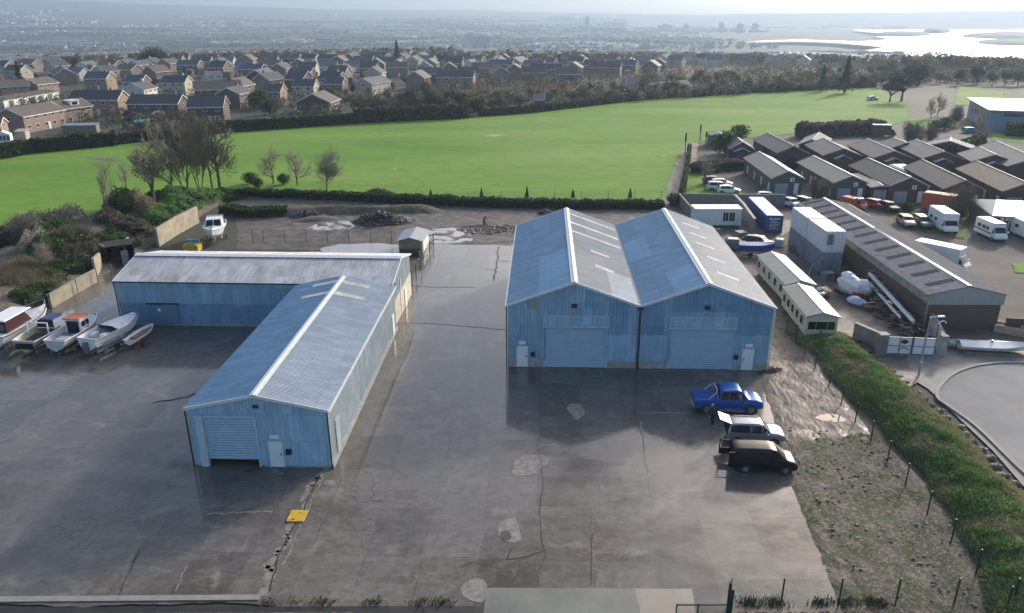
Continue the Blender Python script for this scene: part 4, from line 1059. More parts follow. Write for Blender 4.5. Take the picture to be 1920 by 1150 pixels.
# ================================================================ VEHICLES
def shell(root, st, paintm, wins, screens, rear_win=True, glassm=None, top_mat=None):
    "body from stations (x, z sill, z belt, z roof, half width belt, half width roof); x forward"
    body = MB(); sg_ = [MB(), MB()]; WS = []; sec = []
    for (x, zs, zb, zr, wb, wr) in st:
        zm = zs + (zb - zs) * .55
        sec.append([(x, wb * .93, zs), (x, wb, zm), (x, wb * .97, zb), (x, wr, zr), (x, 0, zr + .03)])
    n = len(st)
    for i in range(n - 1):
        A, B = sec[i], sec[i + 1]
        for s in (1, -1):
            f = lambda p: (p[0], p[1] * s, p[2])
            for k in range(4):
                q = [f(A[k]), f(B[k]), f(B[k + 1]), f(A[k + 1])]
                if s > 0: q = q[::-1]
                body.quad(*q)
        body.quad((A[0][0], -A[0][1], A[0][2]), (B[0][0], -B[0][1], B[0][2]), (B[0][0], B[0][1], B[0][2]), (A[0][0], A[0][1], A[0][2]))
    for S in (sec[0], sec[-1]):
        body.quad(*[(p[0], p[1], p[2]) for p in S] + [(p[0], -p[1], p[2]) for p in S[::-1][1:]])
    # windows: inset copies of the belt-to-roof faces, 6 mm proud
    for (i, t0, t1) in wins:
        A, B = sec[i], sec[i + 1]
        for k, s in ((0, 1), (1, -1)):
            f = lambda p: Vector((p[0], p[1] * s, p[2]))
            a, b, c, d = f(A[2]), f(B[2]), f(B[3]), f(A[3])
            lo0, lo1 = a.lerp(b, t0), a.lerp(b, t1); hi0, hi1 = d.lerp(c, t0), d.lerp(c, t1)
            p = [lo0.lerp(hi0, .05), lo1.lerp(hi1, .05), lo1.lerp(hi1, .90), lo0.lerp(hi0, .90)]
            o = Vector((0, s * .012, .006)); sg_[k].quad(*[v + o for v in p])
    for (i, full) in screens:
        A, B = sec[i], sec[i + 1]; e = .10
        a, b = Vector(A[3]), Vector(B[3]); am, bm = Vector((a.x, -a.y, a.z)), Vector((b.x, -b.y, b.z)); ac, bc = Vector(A[4]), Vector(B[4])
        up = Vector((.01 if b.x > 0 else -.01, 0, .014))
        q = [a.lerp(b, .08), a.lerp(b, .93), bc.lerp(ac, .07), ac.lerp(bc, .08)]
        q[0].y *= .93; q[1].y *= .95; ws = MB(); WS.append(ws); ws.quad(*[v + up for v in q]); ws.quad(*[Vector((v.x, -v.y, v.z)) + up for v in q[::-1]])
    g = glassm or M['glass']
    bo = body.build('body', paintm, root, smooth=True); bm = bmesh.new(); bm.from_mesh(bo.data); bmesh.ops.remove_doubles(bm, verts=bm.verts, dist=.002)
    cl = bm.edges.layers.float.new('crease_edge')
    for e in bm.edges: e[cl] = .62
    bm.to_mesh(bo.data); bm.free(); sb = bo.modifiers.new('rounding', 'SUBSURF'); sb.levels = sb.render_levels = 2
    for s in sg_:
        if s.f: s.build('side_window', g, root)
    for k_, w_ in enumerate(WS): w_.build('windscreen' if k_ == 0 else 'rear_window', g, root)
    if rear_win:
        S = sec[0]; T = sec[1]
        m = MB(); x = (S[0][0]) - .015
        return sec
    return sec

def wheels(root, xs, w, r=.33, wd=.22, rim='rim'):
    for x in xs:
        for s in (1, -1):
            m = MB(); m.tube((0, -wd / 2, 0), (0, wd / 2, 0), r, r, 14); t = m.build('wheel', M['rubber'], root, loc=(x, s * (w - wd / 2 + .01), r))
            m = MB(); m.tube((0, s * wd * .5, 0), (0, s * (wd * .5 + .012), 0), r * .66, r * .55, 12); m.build('rim', M[rim], t)
def arches(root, xs, w, r=.42):
    m = MB()
    for x in xs:
        for s in (1, -1):
            pts = [(x + r * math.cos(a), s * (w + .004), .30 + r * math.sin(a)) for a in [math.pi * i / 8 for i in range(9)]]
            m.prism(pts + [(x - r, s * (w + .004), .2), (x + r, s * (w + .004), .2)][:2], (0, -s * .05, 0))
    m.build('wheel_arch', M['black'], root)

def lights(root, xf, xr, w, zf=.7, zr=.9, hw=.22):
    for s in (1, -1):
        m = MB(); m.tbox(-.05, .02, -hw / 2, hw / 2, -.07, .07, 0, .02, .01); m.build('headlight', M['lamp_glass'], root, loc=(xf, s * (w - hw * .7), zf))
        m = MB(); m.box(-.02, .05, -.07, .07, -.16, .16); m.build('tail_light', M['lamp_red'], root, loc=(xr, s * (w - .06), zr))
def mirrors(root, x, w, z, mat):
    for s in (1, -1):
        m = MB(); m.tbox(-.08, .06, 0, .2, -.07, .07, .01, .02, .01); m.build('wing_mirror', mat, root, loc=(x, s * w if s > 0 else -w - .2, z))
def plate(root, x, z, y=0):
    m = MB(); m.box(x - .01, x + .01, y - .25, y + .25, z - .05, z + .05); m.build('number_plate', M['white'], root)

def car(name, label, pm, L=4.2, W=.87, H=1.5, kind='hatch', group=None, detail=True, rim='rim', cat='car'):
    root = thing(name, label, cat, (0, 0, 0), 0, group); h = L / 2; k = H / 1.5
    if kind == 'hatch':
        st = [(-h, .42, .85, .88, W * .9, W * .7), (-h + .06, .3, .95, 1.02, W * .97, W * .78), (-h + .35, .25, .97, H - .10, W, W * .76), (-h + 1.2, .25, .96, H, W, W * .76), (.1, .25, .95, H, W, W * .76), (.42, .25, .94, H - .05, W, W * .75), (h - 1.15, .25, .94, .99, W, W * .84), (h - .35, .28, .84, .88, W * .97, W * .78), (h - .05, .34, .70, .74, W * .86, W * .66), (h, .42, .6, .62, W * .8, W * .6)]
        wins = [(2, .25, .98), (3, .03, .97), (4, .05, .8), (5, .06, .75)]; scr = [(5, 1), (1, 1)]
    elif kind == 'suv':
        st = [(-h, .45, .95, .99, W * .92, W * .82), (-h + .04, .36, 1.0, 1.05, W * .97, W * .84), (-h + .16, .32, 1.03, H - .12, W, W * .78), (-h + .45, .30, 1.03, H - .02, W, W * .77), (-.45, .30, 1.02, H, W, W * .77), (.42, .30, 1.00, H - .04, W, W * .76), (h - 1.05, .30, .98, 1.05, W, W * .84), (h - .4, .34, .93, .98, W * .98, W * .8), (h - .06, .38, .80, .85, W * .9, W * .7), (h, .44, .62, .66, W * .84, W * .64)]
        wins = [(2, .3, 1), (3, .02, .97), (4, .03, .95), (5, .03, .72)]; scr = [(5, 1), (1, 1)]
    elif kind == 'van':
        st = [(-h, .40, 1.05, H - .14, W * .97, W * .78), (-h + .08, .30, 1.08, H - .05, W, W * .80), (-h + 1.5, .28, 1.08, H, W, W * .80), (.25, .28, 1.06, H - .01, W, W * .79), (.62, .28, 1.04, H - .10, W, W * .77), (h - .78, .30, 1.02, 1.08, W, W * .84), (h - .25, .32, .90, .95, W * .96, W * .78), (h - .04, .36, .70, .74, W * .86, W * .68), (h, .42, .6, .62, W * .8, W * .6)]
        wins = [(3, .2, 1), (4, .02, .62)]; scr = [(4, 1)]
    shell(root, st, pm, wins, scr)
    ax = (-h + .78, h - .85); wheels(root, ax, W, .32 if kind != 'suv' else .35, .2, rim)
    if detail:
        arches(root, ax, W, .40); lights(root, h - .08, -h - .0, W * .9, .68, .95); mirrors(root, h - 1.35, W, 1.02, pm)
        plate(root, -h - .02, .6); m = MB(); m.box(h - .06, h + .02, -W * .6, W * .6, .34, .52); m.build('grille', M['black'], root)
        m = MB()
        for s in (1, -1): m.box(-h + .9, h - 1.0, s * W * .975 - .01, s * W * .975 + .01, .2, .33)
        m.build('sill', M['black'], root)
    return root

# blue double-cab pickup with chrome sports bar
def pickup():
    root = thing('pickup_truck', 'bright blue double cab pickup with chrome hoops over its covered bed', 'pickup', (0, 0, 0)); h, W = 2.7, .97
    st = [(-h, .60, 1.16, 1.20, W * .97, W * .9), (-h + .08, .52, 1.20, 1.24, W, W * .93), (-.86, .48, 1.20, 1.24, W, W * .93), (-.84, .46, 1.22, 1.30, W, W * .90), (-.74, .46, 1.24, 1.92, W, W * .86), (.60, .46, 1.22, 2.00, W, W * .85), (.92, .46, 1.22, 1.92, W, W * .84), (1.52, .46, 1.20, 1.28, W, W * .88), (2.3, .48, 1.15, 1.21, W * .99, W * .88), (h - .05, .54, .98, 1.06, W * .95, W * .82), (h, .58, .74, .8, W * .92, W * .78)]
    shell(root, st, M['p_blue'], [(4, .06, .50), (4, .54, .97), (5, .0, .9), (6, .04, .6)], [(6, 1), (3, 1)])
    wheels(root, (-h + 1.0, h - .95), W, .43, .28); arches(root, (-h + 1.0, h - .95), W, .52); lights(root, h - .1, -h, W * .9, .82, .95); mirrors(root, 1.2, W, 1.12, M['rim'])
    m = MB(); m.box(-h + .15, -.8, -W * .82, W * .82, 1.22, 1.27); m.build('bed_cover', M['p_blue'], root)
    m = MB()
    if True:
        m.path([(-1.7, -W * .9, 1.24), (-1.1, -W * .88, 1.80), (-1.0, -W * .6, 1.94), (-1.0, W * .6, 1.94), (-1.1, W * .88, 1.80), (-1.7, W * .9, 1.24)], .05)
    m.path([(-.9, -W * .9, 1.24), (-1.0, -W * .88, 1.80)], .05); m.path([(-.9, W * .9, 1.24), (-1.0, W * .88, 1.80)], .05); m.build('sports_bar', M['galv'], root)
    m = MB(); m.box(-h - .1, -h + .02, -W * .8, W * .8, .45, .6); m.build('rear_bumper', M['galv'], root)
    m = MB()
    for s in (1, -1): m.box(-.75, 1.35, s * (W + .02) - .06, s * (W + .02) + .06, .34, .40)
    m.build('side_step', M['galv'], root)
    m = MB(); m.box(h - .05, h + .05, -W * .7, W * .7, .5, .72); m.build('grille', M['black'], root); plate(root, -h - .11, .55); return root
def mid(px0, py0, px1, py1): return (G(px0, py0) + G(px1, py1)) / 2
pk = pickup(); pk.scale = (1.0, 1.0, 1.04); pk.location = (17.35, 54.9, 0); pk.rotation_euler = (0, 0, R(-3))
# silver car with raised tailgate
sv = car('estate_car', 'silver compact off roader with black windows and its tailgate raised', M['p_silver'], 4.25, .88, 1.66, 'suv', rim='rim_dark')
sv.location = (18.15, 50.1, 0); sv.rotation_euler = (0, 0, R(-5))
m = MB(); m.slab((-1.86, -.66, 1.62), (-1.86, .66, 1.62), (-2.72, .60, 1.95), (-2.72, -.60, 1.95), .05); tg = m.build('tailgate', M['p_silver'], sv)
m = MB(); m.slab((-2.0, -.52, 1.66), (-2.0, .52, 1.66), (-2.45, .5, 1.83), (-2.45, -.5, 1.83), .03); m.build('rear_window', M['glass'], tg)
m = MB(); m.box(-2.14, -2.05, -.62, .62, .72, 1.50); m.build('boot_opening', M['dark_inside'], sv)
m = MB()
for s in (1, -1): m.box(-1.5, .35, s * .60 - .02, s * .60 + .02, 1.68, 1.72)
m.build('roof_rail', M['galv'], sv)
# black van with both rear doors open
bv = car('van', 'black small van with both rear doors swung open at the yard edge', M['p_black'], 4.35, .90, 1.82, 'van', cat='van')
bv.location = (17.75, 46.4, 0); bv.rotation_euler = (0, 0, R(-6))
m = MB(); m.box(-2.20, -2.17, -.78, .78, .45, 1.62); m.build('load_opening', M['dark_inside'], bv)
for s, ln in ((1, 1.0), (-1, .42)):
    m = MB()
    if s > 0:   # far door standing straight back, a frame round its window
        x0, x1, y = -2.2, -3.02, .84
        m.box(x1, x0, y - .03, y + .03, .45, .95).box(x1, x1 + .08, y - .03, y + .03, .95, 1.62).box(x0 - .1, x0, y - .03, y + .03, .95, 1.62).box(x1, x0, y - .03, y + .03, 1.55, 1.62)
    else: m.box(-2.62, -2.2, -.90, -.84, .45, 1.6)
    m.build('rear_door', M['p_black'], bv)
# person bending at the back of the pickup
def person(name, label, loc, rz, top, legs, hair, lean=0.0, s=1.0):
    "one continuous skinned body, trousers and hair as children"
    J = [(0, 0, .95), (lean * .35, 0, 1.22), (lean * .8, 0, 1.45), (lean * .95, 0, 1.55), (lean * 1.1, 0, 1.66), (lean * 1.15 + .02, 0, 1.76),
         (lean * .75, .20, 1.42), (lean * .95 + .06, .26, 1.15), (lean + .24, .22, .98), (lean * .75, -.20, 1.42), (lean * .95 + .04, -.27, 1.15), (lean + .20, -.24, .95),
         (0, .10, .90), (.04, .12, .50), (-.02, .13, .08), (.12, .14, .03), (0, -.10, .90), (.0, -.13, .50), (-.08, -.14, .08), (.06, -.15, .03),
         (lean + .32, .22, .92), (lean + .28, -.23, .89)]
    E_ = [(0, 1), (1, 2), (2, 3), (3, 4), (4, 5), (2, 6), (6, 7), (7, 8), (2, 9), (9, 10), (10, 11), (0, 12), (12, 13), (13, 14), (14, 15), (0, 16), (16, 17), (17, 18), (18, 19), (8, 20), (11, 21)]
    rr = [.15, .15, .16, .055, .095, .085, .07, .05, .035, .07, .05, .035, .10, .07, .045, .04, .10, .07, .045, .04, .03, .03]
    me = bpy.data.meshes.new(name); me.from_pydata(J, E_, []); o = bpy.data.objects.new(name, me); COL.objects.link(o)
    sk = o.modifiers.new('skin', 'SKIN'); 
    for i, v in enumerate(me.skin_vertices[0].data): v.radius = (rr[i], rr[i]); v.use_root = (i == 0)
    o.modifiers.new('sub', 'SUBSURF').levels = 1; o.modifiers['sub'].render_levels = 1
    me.materials.append(top); o.location = loc; o.rotation_euler = (0, 0, rz); o.scale = (s,) * 3
    tag(o, label, 'person')
    m = MB(); m.blob((lean * 1.12 - .02, 0, 1.74), (.105, .10, .10), 10, 6); m.build('hair', hair, o)
    m = MB(); m.blob((lean * 1.15 + .03, 0, 1.68), (.088, .078, .11), 10, 7); m.blob((lean * 1.15 + .12, 0, 1.67), .018, 6, 4); f = m.build('face', M['skin'], o)
    m = MB()
    for a, b, c in ((12, 13, 14), (16, 17, 18)):
        m.tube(J[a], J[b], .125, .09, 10).tube(J[b], J[c], .09, .065, 10)
    m.blob((0, 0, .93), (.17, .19, .12), 10, 6); m.build('trousers', legs, o)
    m = MB()
    for b, sd in ((20, 1), (21, -1)):
        x, y, z = J[b]; m.blob((x, y, z), (.045, .025, .05), 8, 5)
        for k in range(4): m.tube((x + .02 * (k - 1.5), y, z - .02), (x + .022 * (k - 1.5) + .01, y - sd * .012, z - .10 + .008 * abs(k - 1.5)), .010, .007, 5)
        m.tube((x + .03, y, z + .01), (x + .07, y - sd * .01, z - .04), .011, .008, 5)
    m.build('hands', M['skin'], o)
    return o
person('person', 'grey haired person in dark clothing standing between blue pickup and raised tailgate', (15.65, 52.5, 0), R(200), M['cloth_dark'], M['cloth_dark'], M['hair'], .12)
person('person', 'small figure in red top and dark trousers among the puddles behind the sheds', G(908, 424), R(-60), M['cloth_red'], M['cloth_dark'], M['hair'], .35)

# ---- parked cars on the right
white_hatch = car('parked_car', 'x', M['p_white'], 4.1, .86, 1.48, 'hatch'); dark_hatch = car('parked_car', 'x', M['p_dark'], 4.1, .86, 1.48, 'hatch')
grey_suv = car('parked_car', 'x', M['p_grey'], 4.4, .90, 1.62, 'suv'); beige = car('parked_car', 'x', M['p_beige'], 4.4, .87, 1.45, 'hatch')
white_suv = car('parked_car', 'x', M['p_white'], 4.4, .90, 1.62, 'suv'); teal = car('parked_car', 'x', M['p_teal'], 4.0, .85, 1.45, 'hatch'); redc = car('parked_car', 'x', M['p_red'], 4.1, .86, 1.45, 'hatch')
GC = 'cars parked round the industrial units'
for pr, px, py, rz, lab in (
    (dark_hatch, 1338, 345, 6, 'dark car at the back of the angled row by the small lawn'),
    (white_hatch, 1352, 350, -4, 'white car second from the back of the row by the small lawn'),
    (white_suv, 1348, 357, -5, 'white car with dark roof glass in the middle of the lawn side row'),
    (white_hatch, 1366, 363, -8, 'nearest white car of the angled row beside the small lawn'),
    (white_hatch, 1440, 376, -14, 'white car parked alone on the tarmac before the first green unit'),
    (white_hatch, 1483, 388, -70, 'white car seen from behind above the white containers'),
    (grey_suv, 1510, 388, -60, 'dark grey car beside the round brown shrub'),
    (redc, 1640, 390, -62, 'dull red car parked right of the orange hooded vehicle'),
    (dark_hatch, 1665, 395, -80, 'black car parked close to the round lawn kerb'),
    (beige, 1698, 422, -98, 'beige saloon car nose on beside the small dark car'),
    (grey_suv, 1728, 425, -95, 'small dark car tucked between beige car and motorhome'),
    (teal, 1818, 249, 5, 'turquoise car far off before the blue hall'),
    (white_hatch, 1636, 188, 10, 'pale car beside the tall dark pines on the green')):
    place(pr, USED, G(px, py, 0), R(rz), lab, GC)
for k, px in enumerate((1880, 1893, 1905, 1917)):
    place(dark_hatch if k % 2 else grey_suv, USED, G(px, 206), R(85), 'car in the far line parked behind the blue hall', 'cars behind the blue hall')
for o in (white_hatch, dark_hatch, grey_suv, beige, white_suv, teal, redc): assert USED.get(o.name)

def boxvan(name, label, L, W, H, body, roofm, loc, rz, cab=1.4, wins=(), stripe=None, cat='van', over=True, cabm=None):
    root = thing(name, label, cat, loc, rz); h = L / 2
    m = MB(); m.tbox(-h, h - cab * (.6 if over else 1), -W, W, .45, H, .05, .12, .05); m.build('body', body, root)
    m = MB(); m.tbox(-h + .1, h - cab * (.7 if over else 1.05), -W * .9, W * .9, H + .001, H + .06, .05, .05, .05); m.build('roof', roofm, root)
    m = MB(); m.tube((-h * .3, .2, H + .06), (-h * .3, .2, H + .14), .25, .2, 8).tube((h * .2, -.1, H + .06), (h * .2, -.1, H + .14), .25, .2, 8); m.build('roof_vent', M['p_grey'], root)
    st = [(h - cab, .45, 1.15, 2.0, W * .94, W * .82), (h - cab + .5, .45, 1.12, 1.95, W * .94, W * .8), (h - .35, .45, 1.10, 1.16, W * .94, W * .84), (h - .05, .48, .80, .86, W * .88, W * .78), (h, .5, .65, .7, W * .84, W * .74)]
    shell(root, st, cabm or body, [(0, .3, 1), (1, .02, .75)], [(1, 1)])
    wheels(root, (-h + 1.1, h - .85), W * .97, .34, .22)
    m = MB()
    for (x0, x1) in wins:
        for s in (1, -1): m.box(x0, x1, s * (W - .03) - .012, s * (W - .03) + .012, 1.35, 1.8)
    if m.f: m.build('side_window', M['glass'], root)
    if stripe:
        m = MB()
        for s in (1, -1): m.box(-h + .05, h - 1.0, s * W - .004 * s - .012, s * W - .004 * s + .012, .95, 1.1)
        m.build('stripe', stripe, root)
    lights(root, h - .06, -h, W * .88, .75, .8); plate(root, h + .01, .55); mirrors(root, h - .55, W, 1.3, M['black']); return root
boxvan('motorhome', 'large white coachbuilt motorhome facing down the tarmac', 6.4, 1.12, 2.85, M['white'], M['white'], G(1766, 430), R(-97), 1.3, ((-2.2, -1.4), (-.5, .3)), None, 'motorhome')
boxvan('camper_van', 'white high top camper van with thin dark side stripe', 5.2, .98, 2.45, M['white'], M['white_dirty'], G(1856, 446), R(-90), 1.5, ((-1.9, -1.1), (-.8, 0), (.2, .8)), M['black'], 'camper van')
boxvan('camper_van', 'pale blue white van nose cut off by the right edge near the shop', 5.4, 1.0, 2.5, M['cont_white'], M['white'], G(1926, 448), R(-90), 1.5, ((-1.8, -1.0),), None, 'van')
boxvan('motorhome', 'white motorhome mostly hidden behind the long hall roof', 6.6, 1.12, 2.9, M['white'], M['white'], Vector((54.2, 92.0, 0)), R(-50), 1.4, ((-2.2, -1.4), (-.5, .3)), None, 'motorhome')
boxvan('lorry', 'faded orange lorry behind the bare tree near the round lawn', 6.6, 1.15, 2.9, M['orange'], M['wood_pale'], G(1770, 398), R(-42), 1.7, (), None, 'lorry', False, M['red'])
boxvan('recovery_van', 'orange roofed van showing above the far end of the long hall', 4.2, .90, 1.8, M['orange'], M['orange'], G(1600, 392), R(-60), 1.4, (), None, 'van')
boxvan('box_van', 'low white roofed dark box van parked at the field edge behind the units', 6.0, 1.2, 3.0, M['estate_wall'], M['white'], G(1655, 256), R(-8), 1.4, (), None, 'van', False)

# ================================================================ BOATS
def hull(m, L, B, D, z0, tr=.85, sheer=.25, n=12, vee=.5, flare=.12):
    "open shell, stern at x=0, bow at x=L; returns deck outline"
    prof = []
    for i in range(n + 1):
        t = i / n; w = B / 2 * (tr + (1 - tr) * math.sin(min(1, t * 2.2) * math.pi / 2)) if t < .45 else B / 2 * max(0.0, 1 - ((t - .45) / .55) ** 2.3)
        zt = z0 + D + sheer * t * t; kz = z0 + (D * .75) * max(0, (t - .72) / .28) ** 2
        prof.append((L * t, w, zt, kz))
    for (a, b) in zip(prof, prof[1:]):
        for s in (1, -1):
            A = [(a[0], 0, a[3]), (a[0], s * a[1] * (1 - flare) * .82, a[3] + (a[2] - a[3]) * .38), (a[0], s * a[1], a[2])]
            Bq = [(b[0], 0, b[3]), (b[0], s * b[1] * (1 - flare) * .82, b[3] + (b[2] - b[3]) * .38), (b[0], s * b[1], b[2])]
            for k in range(2):
                q = [A[k], Bq[k], Bq[k + 1], A[k + 1]]; m.quad(*(q if s < 0 else q[::-1]))
    a = prof[0]
    m.quad((0, 0, a[3]), (0, a[1] * (1 - flare) * .82, a[3] + (a[2] - a[3]) * .38), (0, a[1], a[2]), (0, -a[1], a[2]), (0, -a[1] * (1 - flare) * .82, a[3] + (a[2] - a[3]) * .38))
    return prof
def deckm(m, prof, x0, x1, dz=0.0, inset=.0, camber=.06):
    P = [p for p in prof if x0 - 1e-3 <= p[0] <= x1 + 1e-3]
    for a, b in zip(P, P[1:]):
        for s in (1, -1):
            q = [(a[0], 0, a[2] + dz + camber), (b[0], 0, b[2] + dz + camber), (b[0], s * max(0, b[1] - inset), b[2] + dz), (a[0], s * max(0, a[1] - inset), a[2] + dz)]
            m.quad(*(q if s < 0 else q[::-1]))
def gunwale(root, prof, r, mat, name='gunwale'):
    m = MB()
    for s in (1, -1): m.path([(p[0], s * p[1], p[2]) for p in prof], r)
    m.tube((prof[0][0], prof[0][1], prof[0][2]), (prof[0][0], -prof[0][1], prof[0][2]), r); return m.build(name, mat, root)
def cradle(root, L, B, z, mat='galv'):
    m = MB(); m.box(.3, L * .9, -.06, .06, z - .28, z - .16)
    for x in (L * .2, L * .6): m.box(x, x + .1, -B * .42, B * .42, z - .26, z - .16)
    for s in (1, -1): m.box(.3, L * .75, s * B * .3 - .04, s * B * .3 + .04, z - .16, z + .12)
    m.build('trailer', M[mat], root)
    for s in (1, -1):
        w = MB(); w.tube((0, -.09, 0), (0, .09, 0), .27, .27, 12); w.build('wheel', M['rubber'], root, loc=(L * .35, s * B * .46, .27))
def rail(root, prof, x0, h=.45, r=.016):
    m = MB(); P = [p for p in prof if p[0] >= x0]
    for s in (1, -1):
        m.path([(p[0], s * p[1] * .93, p[2] + h) for p in P], r, 5)
        for p in P[::2]: m.tube((p[0], s * p[1] * .93, p[2]), (p[0], s * p[1] * .93, p[2] + h), r, r, 4)
    m.build('bow_rail', M['galv'], root)
def boat(name, label, loc, rz, L, B, D, z, hm, cabin=None, mats=None, cat='boat'):
    root = thing(name, label, cat, loc, rz); m = MB(); pr = hull(m, L, B, D, z); m.build('hull', hm, root); return root, pr
wd = M['white_dirty']
# white sports boat
root, pr = boat('motor_boat', 'white sports boat with bow rail and open cockpit at the right of the line', Vector((-39.9, 65.6, 0)), R(73), 6.7, 2.6, 1.35, .45, M['white'])
m = MB(); deckm(m, pr, 2.7, 6.6, .01, .0, .22); m.build('foredeck', M['white'], root)
m = MB(); deckm(m, pr, 0, 2.8, -.5, .12, 0); m.build('cockpit_floor', wd, root)
m = MB(); m.tbox(.15, .9, -.95, .95, .95, 1.5, .1, .1, .1).box(1.3, 2.0, .3, .9, 1.1, 1.75).box(1.3, 2.0, -.9, -.3, 1.1, 1.75); m.build('seats', wd, root)
m = MB(); m.slab((2.75, -1.0, 1.68), (2.75, 1.0, 1.68), (2.45, .9, 2.2), (2.45, -.9, 2.2), .03); m.build('windscreen', M['glass'], root)
m = MB(); m.tbox(2.9, 4.8, -.7, .7, 1.75, 2.0, .1, .7, .15); m.build('cabin_top', M['white'], root)
m = MB(); m.box(3.6, 4.0, -.25, .25, 2.0, 2.03).box(4.9, 5.4, -.4, .0, 1.95, 1.98); m.build('deck_hatch', M['black'], root)
gunwale(root, pr, .04, M['galv']); rail(root, pr, 3.2); cradle(root, 6.6, 2.5, .45)
m = MB(); m.box(-.35, -.02, -.2, .2, .5, 1.5); m.build('outboard', M['rim'], root)
# small dinghy
root, pr = boat('dinghy', 'small open white rowing boat on a red trolley at the right end', Vector((-36.7, 67.0, 0)), R(80), 3.9, 1.4, .5, .5, M['white'])
m = MB(); deckm(m, pr, 0, 3.9, -.22, .1, 0); m.build('floor_boards', M['wood'], root)
m = MB(); m.box(1.0, 1.25, -.6, .6, .82, .87).box(2.2, 2.45, -.5, .5, .82, .87); m.build('thwart', M['wood'], root)
gunwale(root, pr, .035, M['white']); m = MB(); m.box(.2, 3.4, -.05, .05, .35, .45).box(1.0, 1.1, -.6, .6, .28, .38).box(.3, .36, -.4, -.3, 0, .5); m.build('trolley', M['red'], root)
for s in (1, -1): w = MB(); w.tube((0, -.05, 0), (0, .05, 0), .2, .2, 10); w.build('wheel', M['rubber'], root, loc=(1.1, s * .6, .2))
# fishing boat with orange wheelhouse roof
root, pr = boat('fishing_boat', 'white fishing boat with orange topped wheelhouse second from the dinghy', Vector((-42.8, 65.4, 0)), R(84), 6.6, 2.5, 1.15, .55, wd)
m = MB(); deckm(m, pr, 3.6, 6.4, .0, .0, .1); m.build('foredeck', wd, root); m = MB(); deckm(m, pr, 0, 3.7, -.45, .1, 0); m.build('cockpit_floor', M['cont_grey'], root)
m = MB(); m.tbox(2.9, 4.5, -.85, .85, 1.1, 2.7, .05, .3, .08); m.build('wheelhouse', M['white'], root)
m = MB(); m.tbox(2.75, 4.4, -.9, .9, 2.701, 2.8, .05, .05, .05); m.build('wheelhouse_roof', simple('orange_deck_paint', (.48, .16, .07), .6, .15), root)
m = MB()
for s in (1, -1): m.box(3.1, 3.55, s * .83 - .03, s * .83 + .03, 1.9, 2.4).box(3.7, 4.15, s * .82 - .03, s * .82 + .03, 1.9, 2.4)
m.box(2.86, 2.93, -.6, .6, 1.2, 2.5); m.build('window', M['glass'], root)
m = MB(); m.tube((4.0, 0, 2.8), (4.0, 0, 3.9), .03).tube((3.2, .5, 2.8), (3.2, .5, 3.3), .02); m.build('mast', M['galv'], root)
m = MB(); m.box(.8, 1.7, -.6, .5, 1.1, 1.5).box(2.0, 2.4, -.9, -.3, 1.1, 1.4); m.build('engine_box', wd, root)
gunwale(root, pr, .05, M['white']); m = MB(); m.box(1.0, 5.2, -.07, .07, .2, .58); m.build('keel', M['red'], root); cradle(root, 6.4, 2.4, .5)
# cabin cruiser hull being rebuilt, open frame aft
root, pr = boat('cabin_cruiser', 'cream cruiser hull with white window frame hoop and dark open stern', Vector((-45.8, 65.6, 0)), R(84), 7.4, 2.7, 1.2, .4, simple('cream_stained_hull', (.50, .47, .34), .55, .25, 1))
m = MB(); deckm(m, pr, 3.4, 7.6, .0, .0, .12); m.build('foredeck', wd, root); m = MB(); m.tbox(3.2, 5.8, -.95, .95, 1.6, 2.35, .1, 1.0, .15); m.build('cabin', M['white'], root)
m = MB(); m.box(-.02, .02, -.9, .9, .75, 1.35); m.build('stern_opening', M['dark_inside'], root)
m = MB()
for s in (1, -1): m.box(2.1, 2.2, s * 1.05 - .05, s * 1.05 + .05, 1.5, 2.6)
m.box(2.1, 2.2, -1.1, 1.1, 2.55, 2.65); m.build('window_hoop', M['white'], root)
m = MB(); m.slab((3.2, -.9, 1.7), (3.2, .9, 1.7), (3.3, .8, 2.4), (3.3, -.8, 2.4), .03); m.build('windscreen', M['glass'], root)
m = MB(); m.tbox(3.35, 5.0, -.7, .7, 2.351, 2.5, .1, .1, .1); m.build('blue_cover', simple('blue_cloth', (.06, .09, .22), .8, .3, 2), root)
m = MB(); deckm(m, pr, 0, 3.4, -.55, .12, 0); m.build('cockpit_floor', M['scrap'], root); gunwale(root, pr, .06, M['white']); rail(root, pr, 5.0, .5); cradle(root, 7.6, 2.7, .4)
# maroon and white cruiser cut by the frame
root, pr = boat('cabin_cruiser', 'white cruiser with maroon cabin sides cut off by the left edge', Vector((-49.3, 66.4, 0)), R(86), 8.2, 2.9, 1.2, .45, M['white'])
m = MB(); deckm(m, pr, 0, 8.2, .0, .0, .1); m.build('deck', wd, root); m = MB(); m.tbox(.9, 4.6, -1.0, 1.0, 1.65, 2.9, .15, .8, .12); m.build('cabin', M['maroon'], root)
m = MB(); m.box(.93, .99, .15, .75, 2.0, 2.55).box(.93, .99, -.75, -.15, 2.0, 2.55); m.build('window', M['glass_pale'], root)
m = MB(); m.tbox(.8, 4.7, -1.05, 1.05, 2.9, 3.0, .1, .1, .1); m.build('cabin_roof', M['white'], root)
gunwale(root, pr, .05, M['maroon']); rail(root, pr, 4.8, .6); cradle(root, 8.2, 2.9, .45)
